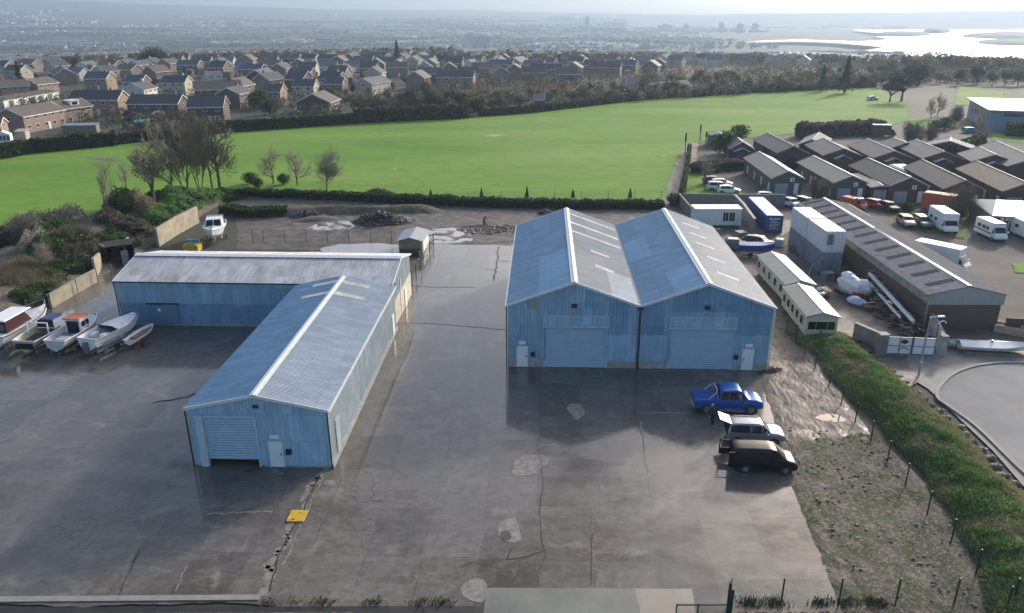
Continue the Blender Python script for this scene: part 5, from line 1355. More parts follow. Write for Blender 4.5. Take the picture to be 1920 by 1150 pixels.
# white cruiser behind the long shed, bow to us
root, pr = boat('cabin_cruiser', 'white cabin cruiser facing the long shed beside the yellow skip', Vector((-43.2, 108.6, 0)), R(-74), 7.2, 3.1, 1.35, .8, M['white'])
m = MB(); deckm(m, pr, 2.4, 7.2, .0, .0, .25); m.build('foredeck', M['white'], root)
m = MB(); m.tbox(1.6, 4.6, -1.15, 1.15, 2.1, 3.1, .1, 1.1, .12); m.build('cabin', M['white'], root)
m = MB()
for s in (1, -1): m.slab((4.57, s * .08, 2.30), (4.57, s * 1.0, 2.30), (3.66, s * .88, 3.06), (3.66, s * .08, 3.06), .04 * s)
m.build('windscreen', M['glass'], root); m = MB(); m.box(.3, 1.7, -1.1, 1.1, 2.0, 3.0); m.build('aft_cover', M['cont_grey'], root)
m = MB(); m.box(5.3, 5.45, -.7, .7, 2.6, 2.63).box(6.1, 6.2, -.4, .4, 2.62, 2.65); m.build('deck_mark', M['black'], root)
gunwale(root, pr, .06, M['white_dirty']); rail(root, pr, 4.8, .4); cradle(root, 7.2, 2.9, .8)
p = G(345, 474); root = thing('skip', 'small yellow skip with blue grey load beside the white cruiser', 'skip', p, 0)
m = MB(); m.tbox(0, 1.9, 0, 1.5, .05, 1.0, -.1, -.1, -.05); m.build('body', M['yellow'], root)
m = MB(); m.box(.1, 1.8, 1.1, 1.5, 1.001, 1.5).box(.2, 1.7, .2, 1.0, .9, 1.15); m.build('load', M['cont_grey'], root); m = MB(); m.box(.8, 1.2, -.08, -.02, .25, .4); m.build('slot', M['black'], root)
# upturned white boats and covered boats elsewhere
p = G(1790, 655); root, pr = boat('upturned_boat', 'long white upturned hull lying by the cul de sac kerb', p + Vector((0, -.4, 0)), R(-9), 6.3, 1.9, .55, .25, M['white_dirty'])
m = MB(); deckm(m, pr, 0, 6.3, .02, 0, .28); m.build('covered_top', M['white'], root); gunwale(root, pr, .05, M['white_dirty'])
m = MB(); m.box(.4, 5.6, -.7, .7, 0, .25); m.build('timber_blocks', M['wood'], root); m = MB(); m.box(2.8, 2.95, -.1, .1, 1.15, 1.3); m.build('cleat', M['black'], root)
root, pr = boat('upturned_boat', 'short grey hull lying against the long white upturned one', p + Vector((-.5, .5, 0)), R(-12), 2.6, 1.5, .4, .2, M['cont_white']); m = MB(); deckm(m, pr, 0, 2.6, .02, 0, .15); m.build('covered_top', M['cont_grey'], root)
root, pr = boat('covered_boat', 'boat under bright blue cover beside the twin sheds', G(1383, 477), R(-12), 4.6, 1.9, 1.0, .5, M['tarp_blue'])
m = MB(); deckm(m, pr, 0, 4.6, .02, 0, .25); m.build('cover_top', M['tarp_white'], root); cradle(root, 4.6, 1.9, .5)
place(dark_hatch, USED, G(1422, 462), R(-35), 'dark estate car parked beside the blue covered boat', cat='car')
root = thing('scrap_car', 'pale roofed green wreck between the shed roof and blue boat', 'wreck', G(1372, 466), R(-10)); m = MB(); m.tbox(-2, 2, -.8, .8, .2, .95, .1, .1, .05).tbox(-1, 1.2, -.75, .75, .95, 1.4, .3, .4, .12); m.build('body', simple('green_faded_paint', (.10, .15, .13), .6, .3), root); m = MB(); m.box(-.6, .7, -.55, .55, 1.401, 1.45); m.build('roof_sheet', M['white_dirty'], root)
# ================================================================ CONTAINERS, CABIN, CARAVANS
def frame_from_ridge(near, far, z):
    A = G(near[0], near[1], z); B = G(far[0], far[1], z); d = (B - A); L = d.length; d.normalize()
    return A, d, L     # A: near end; d: horizontal direction away
def container(name, label, near_l, near_r, z0, L, H, mat, d=None, roofm=None, text=False, ladder=True, cat='container', win=False):
    A = G(near_l[0], near_l[1], z0); B = G(near_r[0], near_r[1], z0); W = 2.44
    d = d.normalized(); rz = math.atan2(-d.x, d.y); root = thing(name, label, cat, (A.x, A.y, z0), rz)
    m = MB()
    for (o, u, n, wd_) in (((0, 0, .1), Y, -X, L), ((W, 0, .1), Y, X, L), ((0, L, .1), X, Y, W)):
        m.corr(o, u, ZV, n, wd_, 0, H - .2, .28, .035, -.02)
    m.box(.02, W - .02, .04, L - .04, .06, H - .06); m.build('body', mat, root)
    m = MB()
    for x in (0, W - .1):
        for y in (0, L - .1): m.box(x, x + .1, y, y + .1, 0, H)
    for z in (0, H - .12): m.box(.1, W - .1, 0, .08, z, z + .12).box(.1, W - .1, L - .08, L, z, z + .12).box(0, .08, .1, L - .1, z, z + .12).box(W - .08, W, .1, L - .1, z, z + .12)
    m.build('frame', mat, root)
    m = MB(); m.box(.05, W - .05, .05, L - .05, H + .001, H + .03); m.build('roof', roofm or M['white'], root)
    m = MB()
    for k in range(2): m.box(.12 + k * 1.12, 1.2 + k * 1.12, -.03, .03, .14, H - .14)
    m.build('door', mat, root)
    m = MB()
    for x in (.4, .9, 1.55, 2.05): m.tube((x, -.06, .15), (x, -.06, H - .15), .02, .02, 5)
    m.build('lock_bar', M['galv'] if not text else mat, root)
    if text:
        m = MB(); m.box(.45, .75, -.045, -.032, 2.0, 2.25).box(.85, 2.0, -.045, -.032, 2.05, 2.2)
        for i, (a, b) in enumerate(((.7, 1.7), (.45, 2.0), (.6, 1.9), (.4, 2.05), (.6, 1.5), (.5, 1.9))):
            z = 1.78 - i * .24; x = a
            while x < b: w = random.uniform(.06, .22); m.box(x, min(b, x + w), -.045, -.032, z, z + .08); x += w + .05
        m.build('lettering', M['white'], root)
    if win: 
        m = MB(); m.box(.25, 1.05, -.05, -.031, .9, H - .35); m.build('window', M['glass_pale'], root)
    return root
up = Vector((0, 1, 0))
bd = (G(1410, 378, 2.6) - G(1435, 403, 2.6)).normalized()
container('shipping_container', 'deep blue shipping container with white lettering on its doors', (1434, 437), (1465, 437), 0, 12.2, 2.6, M['cont_blue'], bd, M['white_dirty'], True)
sdv = (G(1505, 417, 5.2) - G(1542.5, 445, 5.2)).normalized()
A = G(1538, 512, 0); L6 = 6.06
def cont_at(label, P, z, mat, roofm, win=False):
    W = 2.44; rz = math.atan2(-sdv.x, sdv.y); 
    px = P; return container('shipping_container', label, (0, 0), (0, 0), 0, L6, 2.6, mat, sdv, roofm, win=win), Vector((P.x, P.y, z)), rz
for lab, k, z, mt in (('lower grey container at the near end of the stacked white ones', 0, 0, 'cont_grey'), ('lower grey container at the far end of the stack', 1, 0, 'cont_grey'),
                      ('upper white container at the near end of the stack with boarded door panel', 0, 2.68, 'cont_white'), ('upper white container at the far end of the stack', 1, 2.68, 'cont_white')):
    P = Vector((A.x, A.y, 0)) + sdv * (L6 + .35) * k
    o, loc, rz = cont_at(lab, P, z, M[mt], M['white'], z > 1 and k == 0); o.location = loc
# small grey box behind the stack's lower end
# white cabin
a, b = G(1301, 427), G(1388, 427); root = thing('site_cabin', 'long white portable cabin with a pair of dark windows', 'cabin', a, math.atan2(b.y - a.y, b.x - a.x)); W = (b - a).length
m = MB(); m.box(0, W, 0, 2.7, .35, 2.75); m.build('body', M['cont_white'], root); m = MB(); m.box(-.08, W + .08, -.08, 2.78, 2.751, 2.9); m.build('roof', M['white'], root)
for x in (4.2, 5.15):
    m = MB(); m.box(x, x + .8, -.05, -.0, 1.0, 2.3); w_ = m.build('window', M['glass'], root); m = MB(); m.box(x + .38, x + .42, -.07, -.05, 1.0, 2.3).box(x - .05, x, -.07, 0, .95, 2.35).box(x + .8, x + .85, -.07, 0, .95, 2.35); m.build('frame', M['white'], w_)
m = MB(); m.box(.2, .7, 0, 2.7, 0, .35).box(W - .7, W - .2, 0, 2.7, 0, .35); m.build('support_block', M['block_grey'], root)
m = MB(); m.box(-.4, -.02, .3, .7, .4, 1.0); m.build('air_unit', M['cont_grey'], root)
# static caravans
def caravan(name, label, near, far, W, He, Hr, wallm, rl, rr, bay):
    P, d, L = frame_from_ridge(near, far, Hr); s = Vector((d.y, -d.x, 0)); O = P - s * W / 2
    root = thing(name, label, 'static caravan', (O.x, O.y, 0), math.atan2(-d.x, d.y))
    z0 = .35; m = MB(); m.prism([(0, 0, z0), (W, 0, z0), (W, 0, He), (W / 2, 0, Hr - .06), (0, 0, He)], (0, L, 0)); m.build('body', wallm, root)
    for sg, mm in ((-1, rl), (1, rr)):
        m = MB(); sl = (Hr - He) / (W / 2); x1 = W / 2 + sg * (W / 2 + .12); z1 = Hr - sl * (W / 2 + .12)
        n = int(L / .5)
        m.slab((W / 2, -.2, Hr), (W / 2, L + .15, Hr), (x1, L + .15, z1), (x1, -.2, z1), .05 * -sg)
        for i in range(n): y = i * L / n; m.slab((W / 2, y, Hr + .05), (W / 2, y + .05, Hr + .05), (x1, y + .05, z1 + .05), (x1, y, z1 + .05), .02 * -sg)
        m.build('roof_slope', mm, root)
    m = MB(); m.box(W / 2 - .08, W / 2 + .08, -.2, L + .15, Hr + .03, Hr + .09); m.build('ridge_cap', M['white'], root)
    for k in range(5):
        y = .9 + k * (L - 2.2) / 4; m = MB(); m.box(-.04, 0, y, y + .9, 1.05, 1.85); w_ = m.build('window', M['glass'], root)
        m = MB(); m.box(-.06, -.041, y - .06, y, 1.0, 1.9).box(-.06, -.041, y + .9, y + .96, 1.0, 1.9).box(-.06, -.041, y - .06, y + .96, 1.9, 1.95); m.build('frame', M['white'], w_)
    if bay:
        for a, b in ((.25, .95), (1.02, 2.05), (2.12, W - .25)):
            m = MB(); m.box(a, b, -.05, 0, .95, 1.75); m.build('window', M['glass'], root)
        m = MB(); m.box(W / 2 - .12, W / 2 + .12, -.06, 0, .68, .8); m.build('vent', M['black'], root)
    m = MB(); sl = (Hr - He) / (W / 2)
    for sg in (-1, 1):
        x1 = W / 2 + sg * (W / 2 + .12); z1 = Hr - sl * (W / 2 + .12); m.prism([(W / 2, -.24, Hr - .1), (x1, -.24, z1 - .1), (x1, -.24, z1 + .05), (W / 2, -.24, Hr + .06)], (0, .05, 0))
    m.build('bargeboard', M['cont_grey'], root)
    m = MB()
    for k in range(6): y = .4 + k * (L - .8) / 5; m.box(.2, .6, y, y + .3, 0, z0).box(W - .6, W - .2, y, y + .3, 0, z0)
    m.build('support_block', M['block_grey'], root); return root
cw = simple('cream_caravan_panel', (.50, .49, .40), .5, .12, .8)
caravan('static_caravan', 'nearer cream static caravan with white bay window end beside the grass bank', (1544, 586), (1497, 533), 3.05, 2.35, 2.75, cw, simple('grey_caravan_roof', (.20, .21, .21), .5, .15), M['cont_white'], True)
caravan('static_caravan', 'farther cream static caravan with grey green roof beyond the bay window one', (1502, 526), (1447, 473), 3.2, 2.35, 2.8, cw, simple('green_grey_caravan_roof', (.25, .29, .27), .5, .15), M['cont_white'], False)

# ================================================================ LONG HALL
P = G(1818, 538, 4.6); B_ = G(1545, 370, 4.6); d = (B_ - P); HL = d.length; d.normalize(); s = Vector((d.y, -d.x, 0)); HW = 7.4; HO = P - s * HW / 2
root = thing('long_hall', 'long dark brick hall with pale mossy eaves band and dark rooflight strips', 'industrial hall', (HO.x, HO.y, 0), math.atan2(-d.x, d.y))
He, Hr = 3.75, 4.6
m = MB(); m.prism([(0.1, .1, 0), (HW - .1, .1, 0), (HW - .1, .1, He - .1), (HW / 2, .1, Hr - .15), (.1, .1, He - .1)], (0, HL - .2, 0)); m.build('walls', M['brick_dark'], root)
moss = simple('mossy_pale_sheet', (.26, .26, .22), .7, .35, 1.2)
m = MB(); m.box(-.06, .09, 0, HL, He - 1.0, He - .05).box(HW - .09, HW + .06, 0, HL, He - 1.0, He - .05); m.build('eaves_band', moss, root)
m = MB(); m.prism([(-.06, -.05, He - 1.05), (HW + .06, -.05, He - 1.05), (HW + .06, -.05, He + .0), (HW / 2, -.05, Hr + .0), (-.06, -.05, He)], (0, .14, 0)); m.build('gable_fascia', simple('grey_green_fascia', (.30, .33, .32), .5, .1), root)
rs = simple('speckled_cement_sheet', (.24, .235, .24), .7, .3, 1.6)
segs = [0, HL * .56, HL * .80, HL]
for sg in (-1, 1):
    m = MB()
    for i in range(3):
        y0, y1 = segs[i] - (.1 if i == 0 else 0), segs[i + 1]; dz = -.0 - i * .10; ov = .35 + .0 * i
        x1 = HW / 2 + sg * (HW / 2 + ov); z1 = He - (Hr - He) / (HW / 2) * ov + dz
        V = Vector((x1 - HW / 2, 0, z1 - Hr - dz)); l_ = V.length; V.normalize(); N = Vector((-V.z * sg, 0, V.x * sg))
        O = Vector((HW / 2, 0, Hr + dz + .04)); 
        if sg < 0: m.corr(O, Y, V, N, y1 - y0, l_, 0, .3, .04, .03, y0)
        else: m.corr(O, Y, V, N, y1 - y0, 0, l_, .3, .04, .03, y0)
        m.quad(O + Y * y0, O + Y * y1, O + Y * y1 + V * l_, O + Y * y0 + V * l_)
    m.build('roof_slope', rs if sg < 0 else M['tile_grey'], root)
for k in range(13):
    y = 1.8 + k * 3.05
    if y > HL - 1: break
    m = MB(); q_ = .0 if y < segs[1] else (.1 if y < segs[2] else .2); zf = lambda t: Hr - (Hr - He) / (HW / 2) * t + .135 - q_
    m.slab((HW / 2 - .5, y, zf(.5)), (HW / 2 - .5, y + .85, zf(.5)), (HW / 2 - 3.1, y + .85, zf(3.1)), (HW / 2 - 3.1, y, zf(3.1)), -.03); m.build('rooflight', simple('dark_rooflight', (.05, .05, .055), .9, .2, spec=.05) if k == 0 else bpy.data.materials['dark_rooflight'], root)
m = MB(); m.slab((HW / 2, -.1, Hr + .16), (HW / 2, HL, Hr - .04), (HW / 2 - .2, HL, Hr - .09), (HW / 2 - .2, -.1, Hr + .11), .03).slab((HW / 2, -.1, Hr + .16), (HW / 2, HL, Hr - .04), (HW / 2 + .2, HL, Hr - .09), (HW / 2 + .2, -.1, Hr + .11), -.03); m.build('ridge_cap', M['white'], root)
m = MB(); m.tube((-.1, -.1, 0), (-.1, -.1, He - .2), .06); m.build('downpipe', M['galv'], root)

# ================================================================ GABLED UNITS
def unit(label, near, far, W, He, Hr, wallm, roofm, door=True, num=True, cat='industrial unit', name='workshop_unit', bargem='white_dirty', windows=True, canopy=False, L=None):
    P, d, L0 = frame_from_ridge(near, far, Hr); L = L or L0; s = Vector((d.y, -d.x, 0)); O = P - s * W / 2
    root = thing(name, label, cat, (O.x, O.y, -.02), math.atan2(-d.x, d.y))
    m = MB(); m.prism([(0, 0, 0), (W, 0, 0), (W, 0, He - .05), (W / 2, 0, Hr - .08), (0, 0, He - .05)], (0, L, 0)); m.build('walls', wallm, root)
    sl = (Hr - He) / (W / 2)
    for sg in (-1, 1):
        m = MB(); x1 = W / 2 + sg * (W / 2 + .3); z1 = Hr - sl * (W / 2 + .3)
        m.slab((W / 2, -.3, Hr), (W / 2, L + .3, Hr), (x1, L + .3, z1), (x1, -.3, z1), .1 * -sg); m.build('roof_slope', roofm, root)
    for y in (-.36, L + .3):
        m = MB()
        for sg in (-1, 1): x1 = W / 2 + sg * (W / 2 + .32); z1 = Hr - sl * (W / 2 + .32); m.prism([(W / 2, y, Hr - .06), (x1, y, z1 - .06), (x1, y, z1 + .14), (W / 2, y, Hr + .16)], (0, .05, 0))
        m.build('bargeboard', M[bargem], root)
    m = MB(); m.box(W / 2 - .12, W / 2 + .12, -.3, L + .3, Hr + .06, Hr + .14); m.build('ridge_cap', M[bargem], root)
    if door:
        m = MB(); m.box(W * .14, W * .14 + 2.2, -.06, 0, .05, 1.95); dd = m.build('roller_door', M['p_gdoor'], root)
        m = MB(); m.box(W * .14 - .08, W * .14 + 2.28, -.08, -.01, 1.96, 2.06); m.build('frame', wallm, dd)
        m = MB(); m.box(W - 1.35, W - .6, -.06, 0, .05, 2.0); m.build('door', M['white'], root)
        if num:
            m = MB(); m.box(W * .60, W * .60 + .7, -.08, -.02, 2.3, 3.0); sg_ = m.build('number_board', M['white'], root)
            m = MB(); m.box(W * .60 + .25, W * .60 + .45, -.09, -.081, 2.45, 2.85); m.build('numeral', M['gutter'], sg_)
    if windows:
        n = max(2, int(L / 2.6))
        for k in range(n):
            y = .9 + k * (L - 1.8) / n; m = MB(); m.box(-.05, 0, y, y + .9, .4, 1.9); m.build('window', M['win_mix'][k % 2], root)
    if canopy:
        m = MB(); c = W / 2
        for sg in (-1, 1): m.slab((c, -1.3, He + .1), (c, .0, He + .1), (c + sg * 1.7, 0, He - .65), (c + sg * 1.7, -1.3, He - .65), .08 * -sg)
        m.build('porch_roof', M['white_dirty'], root)
        m = MB(); m.box(c - 1.3, c + 1.3, -1.1, 0, 0, He - .5); m.build('porch', wallm, root)
    return root
M['p_gdoor'] = simple('pale_grey_shutter', (.30, .33, .38), .5, .08); M['win_mix'] = [M['white_dirty'], M['glass_pale']]
GW, BW = M['estate_wall_green'], M['estate_wall']
unit('dark green gabled unit with grey shutter and number board beside the small lawn', (1478, 320.6), (1423.6, 285), 5.4, 3.0, 4.2, GW, M['tile_green'])
unit('dark green gabled unit behind the round brown shrub', (1597, 329), (1526, 293), 5.6, 3.0, 4.2, GW, M['tile_green'])
unit('dark brown gabled unit with white door facing the round lawn', (1707, 332), (1628, 297), 6.2, 3.0, 4.4, BW, M['tile_dark'])
unit('brown roofed unit directly behind the spreading bare tree', (1810, 338), (1730, 300), 6.0, 3.0, 4.4, BW, M['tile_dark'], bargem='wood_pale')
unit('brown roofed unit behind the right edge white roofed shop', (1925, 343), (1833, 303), 6.4, 3.0, 4.4, BW, M['tile_brown'], bargem='wood_pale')
unit('low flat green annexe with pale shutter between green and brown units', (1655, 348), (1618, 325), 3.6, 2.4, 2.7, BW, M['tile_dark'], True, False, windows=False)
pg = M['tile_grey']
unit('grey roofed brown bungalow unit left in the rear row by the dark shrubs', (1487.7, 273.8), (1440, 250), 6.2, 2.9, 4.3, BW, pg, False, windows=False, bargem='wood_pale')
unit('pale roofed rear row unit with white porch above the first green unit', (1581.5, 278.5), (1545, 260), 7.4, 2.9, 4.3, BW, pg, False, windows=False, canopy=True, bargem='wood_pale')
unit('pale roofed rear row unit with porch above the white doored brown unit', (1677, 283), (1626.6, 261), 7.4, 2.9, 4.3, BW, pg, False, windows=False, canopy=True, bargem='wood_pale')
unit('pale roofed rear row unit half hidden by a rounded bare tree', (1770, 284), (1718, 262), 7.4, 2.9, 4.3, BW, pg, False, windows=False, canopy=True, bargem='wood_pale')
unit('pale roofed rear row unit with porch beside the long dark hedge', (1866, 290), (1838.5, 276.5), 7.6, 2.9, 4.3, BW, pg, False, windows=False, canopy=True, bargem='wood_pale')
unit('wide grey roofed unit at the right edge of the rear row', (1940, 296), (1868, 265), 8.4, 2.9, 4.6, BW, pg, False, windows=False, bargem='wood_pale')
unit('small dark brown unit with pale gable edge near the field corner', (1392, 266), (1384, 259), 5.0, 2.4, 3.8, BW, M['tile_dark'], False, windows=False, canopy=True)
unit('small pale roofed hut beside the bushes at the field corner', (1353, 252), (1345, 247), 4.6, 2.6, 2.9, GW, pg, False, windows=False, bargem='cont_grey')
unit('distant grey roofed unit in the third row left of the box van', (1524, 262), (1536, 249), 5.4, 2.6, 3.8, BW, pg, False, windows=False, bargem='cont_grey')
unit('distant grey roofed unit behind the rounded bare tree', (1700, 268), (1676, 259), 6.4, 2.6, 3.8, BW, pg, False, windows=False, bargem='cont_grey')
unit('distant grey gabled unit in front of the pale car park', (1782, 265), (1783, 259), 9.4, 2.4, 3.8, BW, pg, False, windows=False, bargem='cont_grey')
m = MB(); p = G(1700, 335); root = thing('white_canopy', 'curved white canopy roof between two brown roofed units', 'canopy', G(1720, 350)); m.tbox(-1.6, 1.6, 0, 9, 2.3, 2.6, .4, .4, .3); m.build('roof', M['white'], root); m = MB()
for x in (-1.4, 1.3):
    for y in (.2, 4.4, 8.6): m.box(x, x + .1, y, y + .1, 0, 2.3)
m.build('post', M['galv'], root)
# shop building at the right edge (side on, roof ridge to the right)
p = G(1856, 436); q = G(1817, 404); root = thing('shop_building', 'dark brick shop with pale blue metal roof at the right edge', 'shop', Vector((p.x, p.y, 0)), math.atan2(-(q - p).x, (q - p).y))
W_, D_ = 14.0, (q - p).length
m = MB(); m.box(0, W_, 0, D_, 0, 2.6); m.build('walls', M['brick_dark'], root)
m = MB(); m.quad((-.3, -.4, 2.6), (W_, -.4, 2.6), (W_, D_ / 2, 3.8), (1.6, D_ / 2, 3.8)).quad((-.3, D_ + .4, 2.6), (1.6, D_ / 2, 3.8), (W_, D_ / 2, 3.8), (W_, D_ + .4, 2.6)).quad((-.3, -.4, 2.6), (1.6, D_ / 2, 3.8), (-.3, D_ + .4, 2.6)); m.box(-.3, W_, -.42, -.3, 2.35, 2.6).box(-.3, -.2, -.42, D_ + .4, 2.35, 2.59); m.build('roof', simple('pale_metal_roof', (.24, .28, .32), .35, .08), root)
m = MB(); m.box(.8, W_, -.12, -.01, 1.75, 2.32); m.build('fascia_panel', simple('navy_panel', (.03, .05, .14), .5, .1), root)
m = MB(); m.box(1.6, 4.8, -.16, -.121, 1.9, 2.25); sg_ = m.build('sign_board', M['white'], root); m = MB(); x = 1.9
while x < 4.6: w = random.uniform(.12, .3); m.box(x, x + w, -.175, -.161, 1.98, 2.17); x += w + .08
m.build('sign_lettering', M['red'], sg_)
m = MB(); m.box(.95, 1.4, -.16, -.121, 1.85, 2.25); m.build('sign_square', M['white'], root)
for a, b in ((.9, 1.5), (2.2, 3.0), (3.8, 4.8)):
    m = MB(); m.box(a, b, -.06, 0, .2, 1.6); w_ = m.build('window', M['glass'], root); m = MB(); m.box(a - .1, a, -.08, 0, .1, 1.7).box(b, b + .1, -.08, 0, .1, 1.7).box(a, b, -.08, 0, 1.6, 1.7); m.build('frame', M['white'], w_)
# big blue hall far right
p = G(1852, 245); q = G(1812, 221); root = thing('sports_hall', 'large pale blue clad hall with flat grey roof at the far right', 'hall', Vector((p.x, p.y, 0)), math.atan2(-(q - p).x, (q - p).y)); bl = simple('powder_blue_wall', (.17, .26, .36), .5, .1, .2)
SD_ = (q - p).length; m = MB(); m.box(0, 60, 0, SD_, 0, 5.2); m.build('walls', bl, root)
m = MB(); m.slab((-1, -1, 5.22), (60, -1, 5.22), (60, SD_ + 1, 5.6), (-1, SD_ + 1, 5.6), .35); m.build('roof', M['cont_grey'], root)
m = MB()
for k in range(6): m.box(-.08, 0, 2 + k * (SD_ - 4) / 6, 3.8 + k * (SD_ - 4) / 6, 2.6, 3.8)
m.build('window', M['glass'], root); m = MB(); m.box(3, 58, -.1, 0, 3.9, 4.6); m.build('window', M['gutter'], root)

# ================================================================ SCRAP YARD THINGS
root = thing('wrapped_boat', 'tall boat bundle in white shrink wrap beside the stacked containers', 'wrapped boat', G(1590, 553), R(-75))
m = MB(); m.blob((0, 0, 1.2), (1.8, .95, 1.15), 20, 12, .22); m.blob((-.5, .1, 2.0), (.9, .65, .6), 14, 9, .25); m.build('wrapping', M['tarp_white'], root)
m = MB(); m.box(.8, 2.2, -.5, .3, .2, .9); m.build('red_crate', M['red'], root); m = MB(); m.box(-1.6, 1.6, -.7, .7, .0, .35); m.build('trolley', M['scrap'], root)
root = thing('wrapped_boat', 'silvery wrapped boat right of the taller white bundle', 'wrapped boat', G(1608, 556), R(-70)); m = MB(); m.blob((0, 0, 1.1), (1.7, .9, 1.05), 14, 9, .4); m.build('wrapping', M['cont_white'], root); m = MB(); m.box(-1, 1, -.5, .5, 0, .3); m.build('trolley', M['scrap'], root)
root = thing('wrapped_dinghy', 'small pale blue wrapped dinghy on the yard ground before the bundles', 'wrapped boat', G(1604, 572), R(-60)); m = MB(); m.blob((0, 0, .45), (1.1, .65, .45), 12, 7, .35); m.build('wrapping', simple('pale_blue_wrap', (.42, .52, .66), .4, .15, 2, bump=.4), root); m = MB(); m.blob((0, 0, .8), (.5, .3, .2), 10, 5, .3); m.build('cover', M['tarp_white'], root)
A_, B_ = G(1622, 532), G(1735, 640)
for lab, u, off, ln, r, z, mt in (('long pale boat mast laid along the scrap heap beside hall wall', .12, -.5, 13.0, .20, 1.9, 'cont_white'), ('second pale mast lying under the long one', .20, -1.1, 10.0, .13, 1.4, 'galv'), ('thin rusty pole across the top of the scrap heap', .05, -.1, 8.0, .07, 2.0, 'rust')):
    dd = (B_ - A_).normalized(); s_ = Vector((-dd.y, dd.x, 0)); c = A_.lerp(B_, u) + s_ * off
    root = thing('mast', lab, 'mast', (c.x, c.y, 0), math.atan2(dd.y, dd.x)); m = MB(); m.tube((0, 0, z), (ln, 0, z * .6), r, r * .8, 8); m.tube((.3, .25, z), (ln - .4, .25, z * .6), r * .5, r * .5, 6); m.build('spar', M[mt], root)
    m = MB()
    for k in range(5): m.tube((k * ln / 5 + .3, -.3, z * (1 - k * .08)), (k * ln / 5 + .6, .45, z * (1 - k * .08) + .1), .03)
    m.build('cross_tree', M['galv'], root)
m = MB(); dd = (B_ - A_).normalized(); s_ = Vector((-dd.y, dd.x, 0)); random.seed(5)
for i in range(520):
    u = random.random(); c = A_.lerp(B_, u) + s_ * random.gauss(-.5, .8); hz_ = max(.2, 1.5 * (1 - abs(u - .35))) ; z = random.random() * hz_
    a = random.random() * 6.28; t = Vector((math.cos(a), math.sin(a), random.uniform(-.4, .4))); l_ = random.uniform(.3, 1.5); m.mi = random.choice((0, 0, 0, 1, 1, 2))
    if random.random() < .5: m.tube((c.x, c.y, z), Vector((c.x, c.y, z)) + t * l_, .05, .05, 4)
    else: m.slab(Vector((c.x, c.y, z)), Vector((c.x, c.y, z)) + t * l_ * .6, Vector((c.x, c.y, z)) + t * l_ * .6 + Vector((-t.y, t.x, .2)) * .4, Vector((c.x, c.y, z)) + Vector((-t.y, t.x, .2)) * .4, .06)
tag(m.build('scrap_heap', [M['scrap'], M['rust'], M['galv']]), 'long heap of rusty scrap, pipes and sheets between caravans and hall', 'scrap heap')
root = thing('bent_hoop', 'upright rusty steel frame leaning on the lower containers', 'steel frame', G(1530, 515), R(20)); m = MB(); m.path([(0, 0, 0), (.3, 0, 1.9), (1.1, .1, 2.1), (1.5, 0, 0)], .06).path([(-1, .2, 0), (-.4, .2, 1.6), (.2, .2, .2)], .06).path([(1.9, 0, 0), (1.6, .1, 2.0)], .05); m.build('frame', M['galv'], root)
root = thing('timber_pile', 'low stack of dumped boards and white sacks beside the caravans', 'debris pile', G(1538, 556)); m = MB()
for i in range(14): a = random.random() * 3; m.slab((random.uniform(-.8, .8), random.uniform(-1.6, 1.6), .1 + i * .05), (random.uniform(-.8, .8) + .9, random.uniform(-1, 1), .1 + i * .05), (1.0, random.uniform(-1, 1) + .3, .15 + i * .05), (0, random.uniform(-1, 1) + .3, .12 + i * .05), .05)
m.build('boards', M['wood'], root); m = MB(); m.blob((.2, .6, .7), (.5, .4, .25), 8, 5, .4).blob((-.2, -.8, .6), (.4, .35, .2), 8, 5, .4); m.build('sacks', M['white_dirty'], root)
root = thing('log_trough', 'pale timber lined skip with debris at the right edge beside the hall', 'debris skip', G(1862, 622), R(-38)); m = MB(); m.box(0, 3.6, 0, 1.3, 0, .5).box(0, 3.6, 0, .1, .5, .8).box(0, 3.6, 1.2, 1.3, .5, .8); m.build('body', M['wood_pale'], root); m = MB()
for i in range(24): m.blob((random.uniform(.2, 3.4), random.uniform(.2, 1.1), .55), random.uniform(.1, .25), 6, 4, .6)
m.build('debris', M['rubble'], root)
wall('yard_wall', 'dark timber yard wall running off the right edge beyond the hall', [G(1882, 622), G(1990, 628)], 1.5, .2, M['estate_wall'])
root = thing('tyre_stack', 'dark rubbish bundle beside the right gate pier', 'rubbish', G(1778, 640)); m = MB(); m.blob((0, 0, .2), (.35, .25, .25), 8, 5, .4); m.build('bundle', M['black'], root)
root = thing('dumped_table', 'pale broken board among weeds below the white cabin', 'board', G(1386, 444), R(20)); m = MB(); m.slab((0, 0, .5), (1.5, .2, .4), (1.4, 1.3, .5), (-.1, 1.1, .6), .06); m.build('top', M['white_dirty'], root); m = MB(); m.box(.2, .3, .2, .3, 0, .5).box(1.1, 1.2, .9, 1.0, 0, .5); m.build('leg', M['wood'], root)
# rubble heaps behind the sheds
def heap(label, c, rx, ry, h, n, mat, smin=.12, smax=.45):
    m = MB()
    for i in range(n):
        a = random.random() * 6.28; k = random.random() ** .6; x, y = k * rx * math.cos(a), k * ry * math.sin(a); z = h * (1 - k ** 1.5) * random.uniform(.2, 1)
        r = random.uniform(smin, smax); m.blob((c.x + x, c.y + y, z), (r * random.uniform(.6, 1.6), r, r * .6), 5, 3, .9)
    return tag(m.build('rubble_heap', mat), label, 'rubble heap')
M['slag'] = simple('dark_jagged_rubble', (.085, .07, .07), .7, .75, 1.0, bump=.5)
heap('dark jagged rubble heap beside the puddle behind the long shed', G(712, 418), 4.2, 2.2, 2.0, 520, M['slag'])
heap('lower grey rubble tail right of the dark jagged heap', G(752, 416), 2.0, 1.2, .9, 140, M['rubble'])
heap('small earth and stone heap left of the big dark one', G(578, 407), 3.0, 1.6, 1.0, 160, M['scrap'], .1, .35)
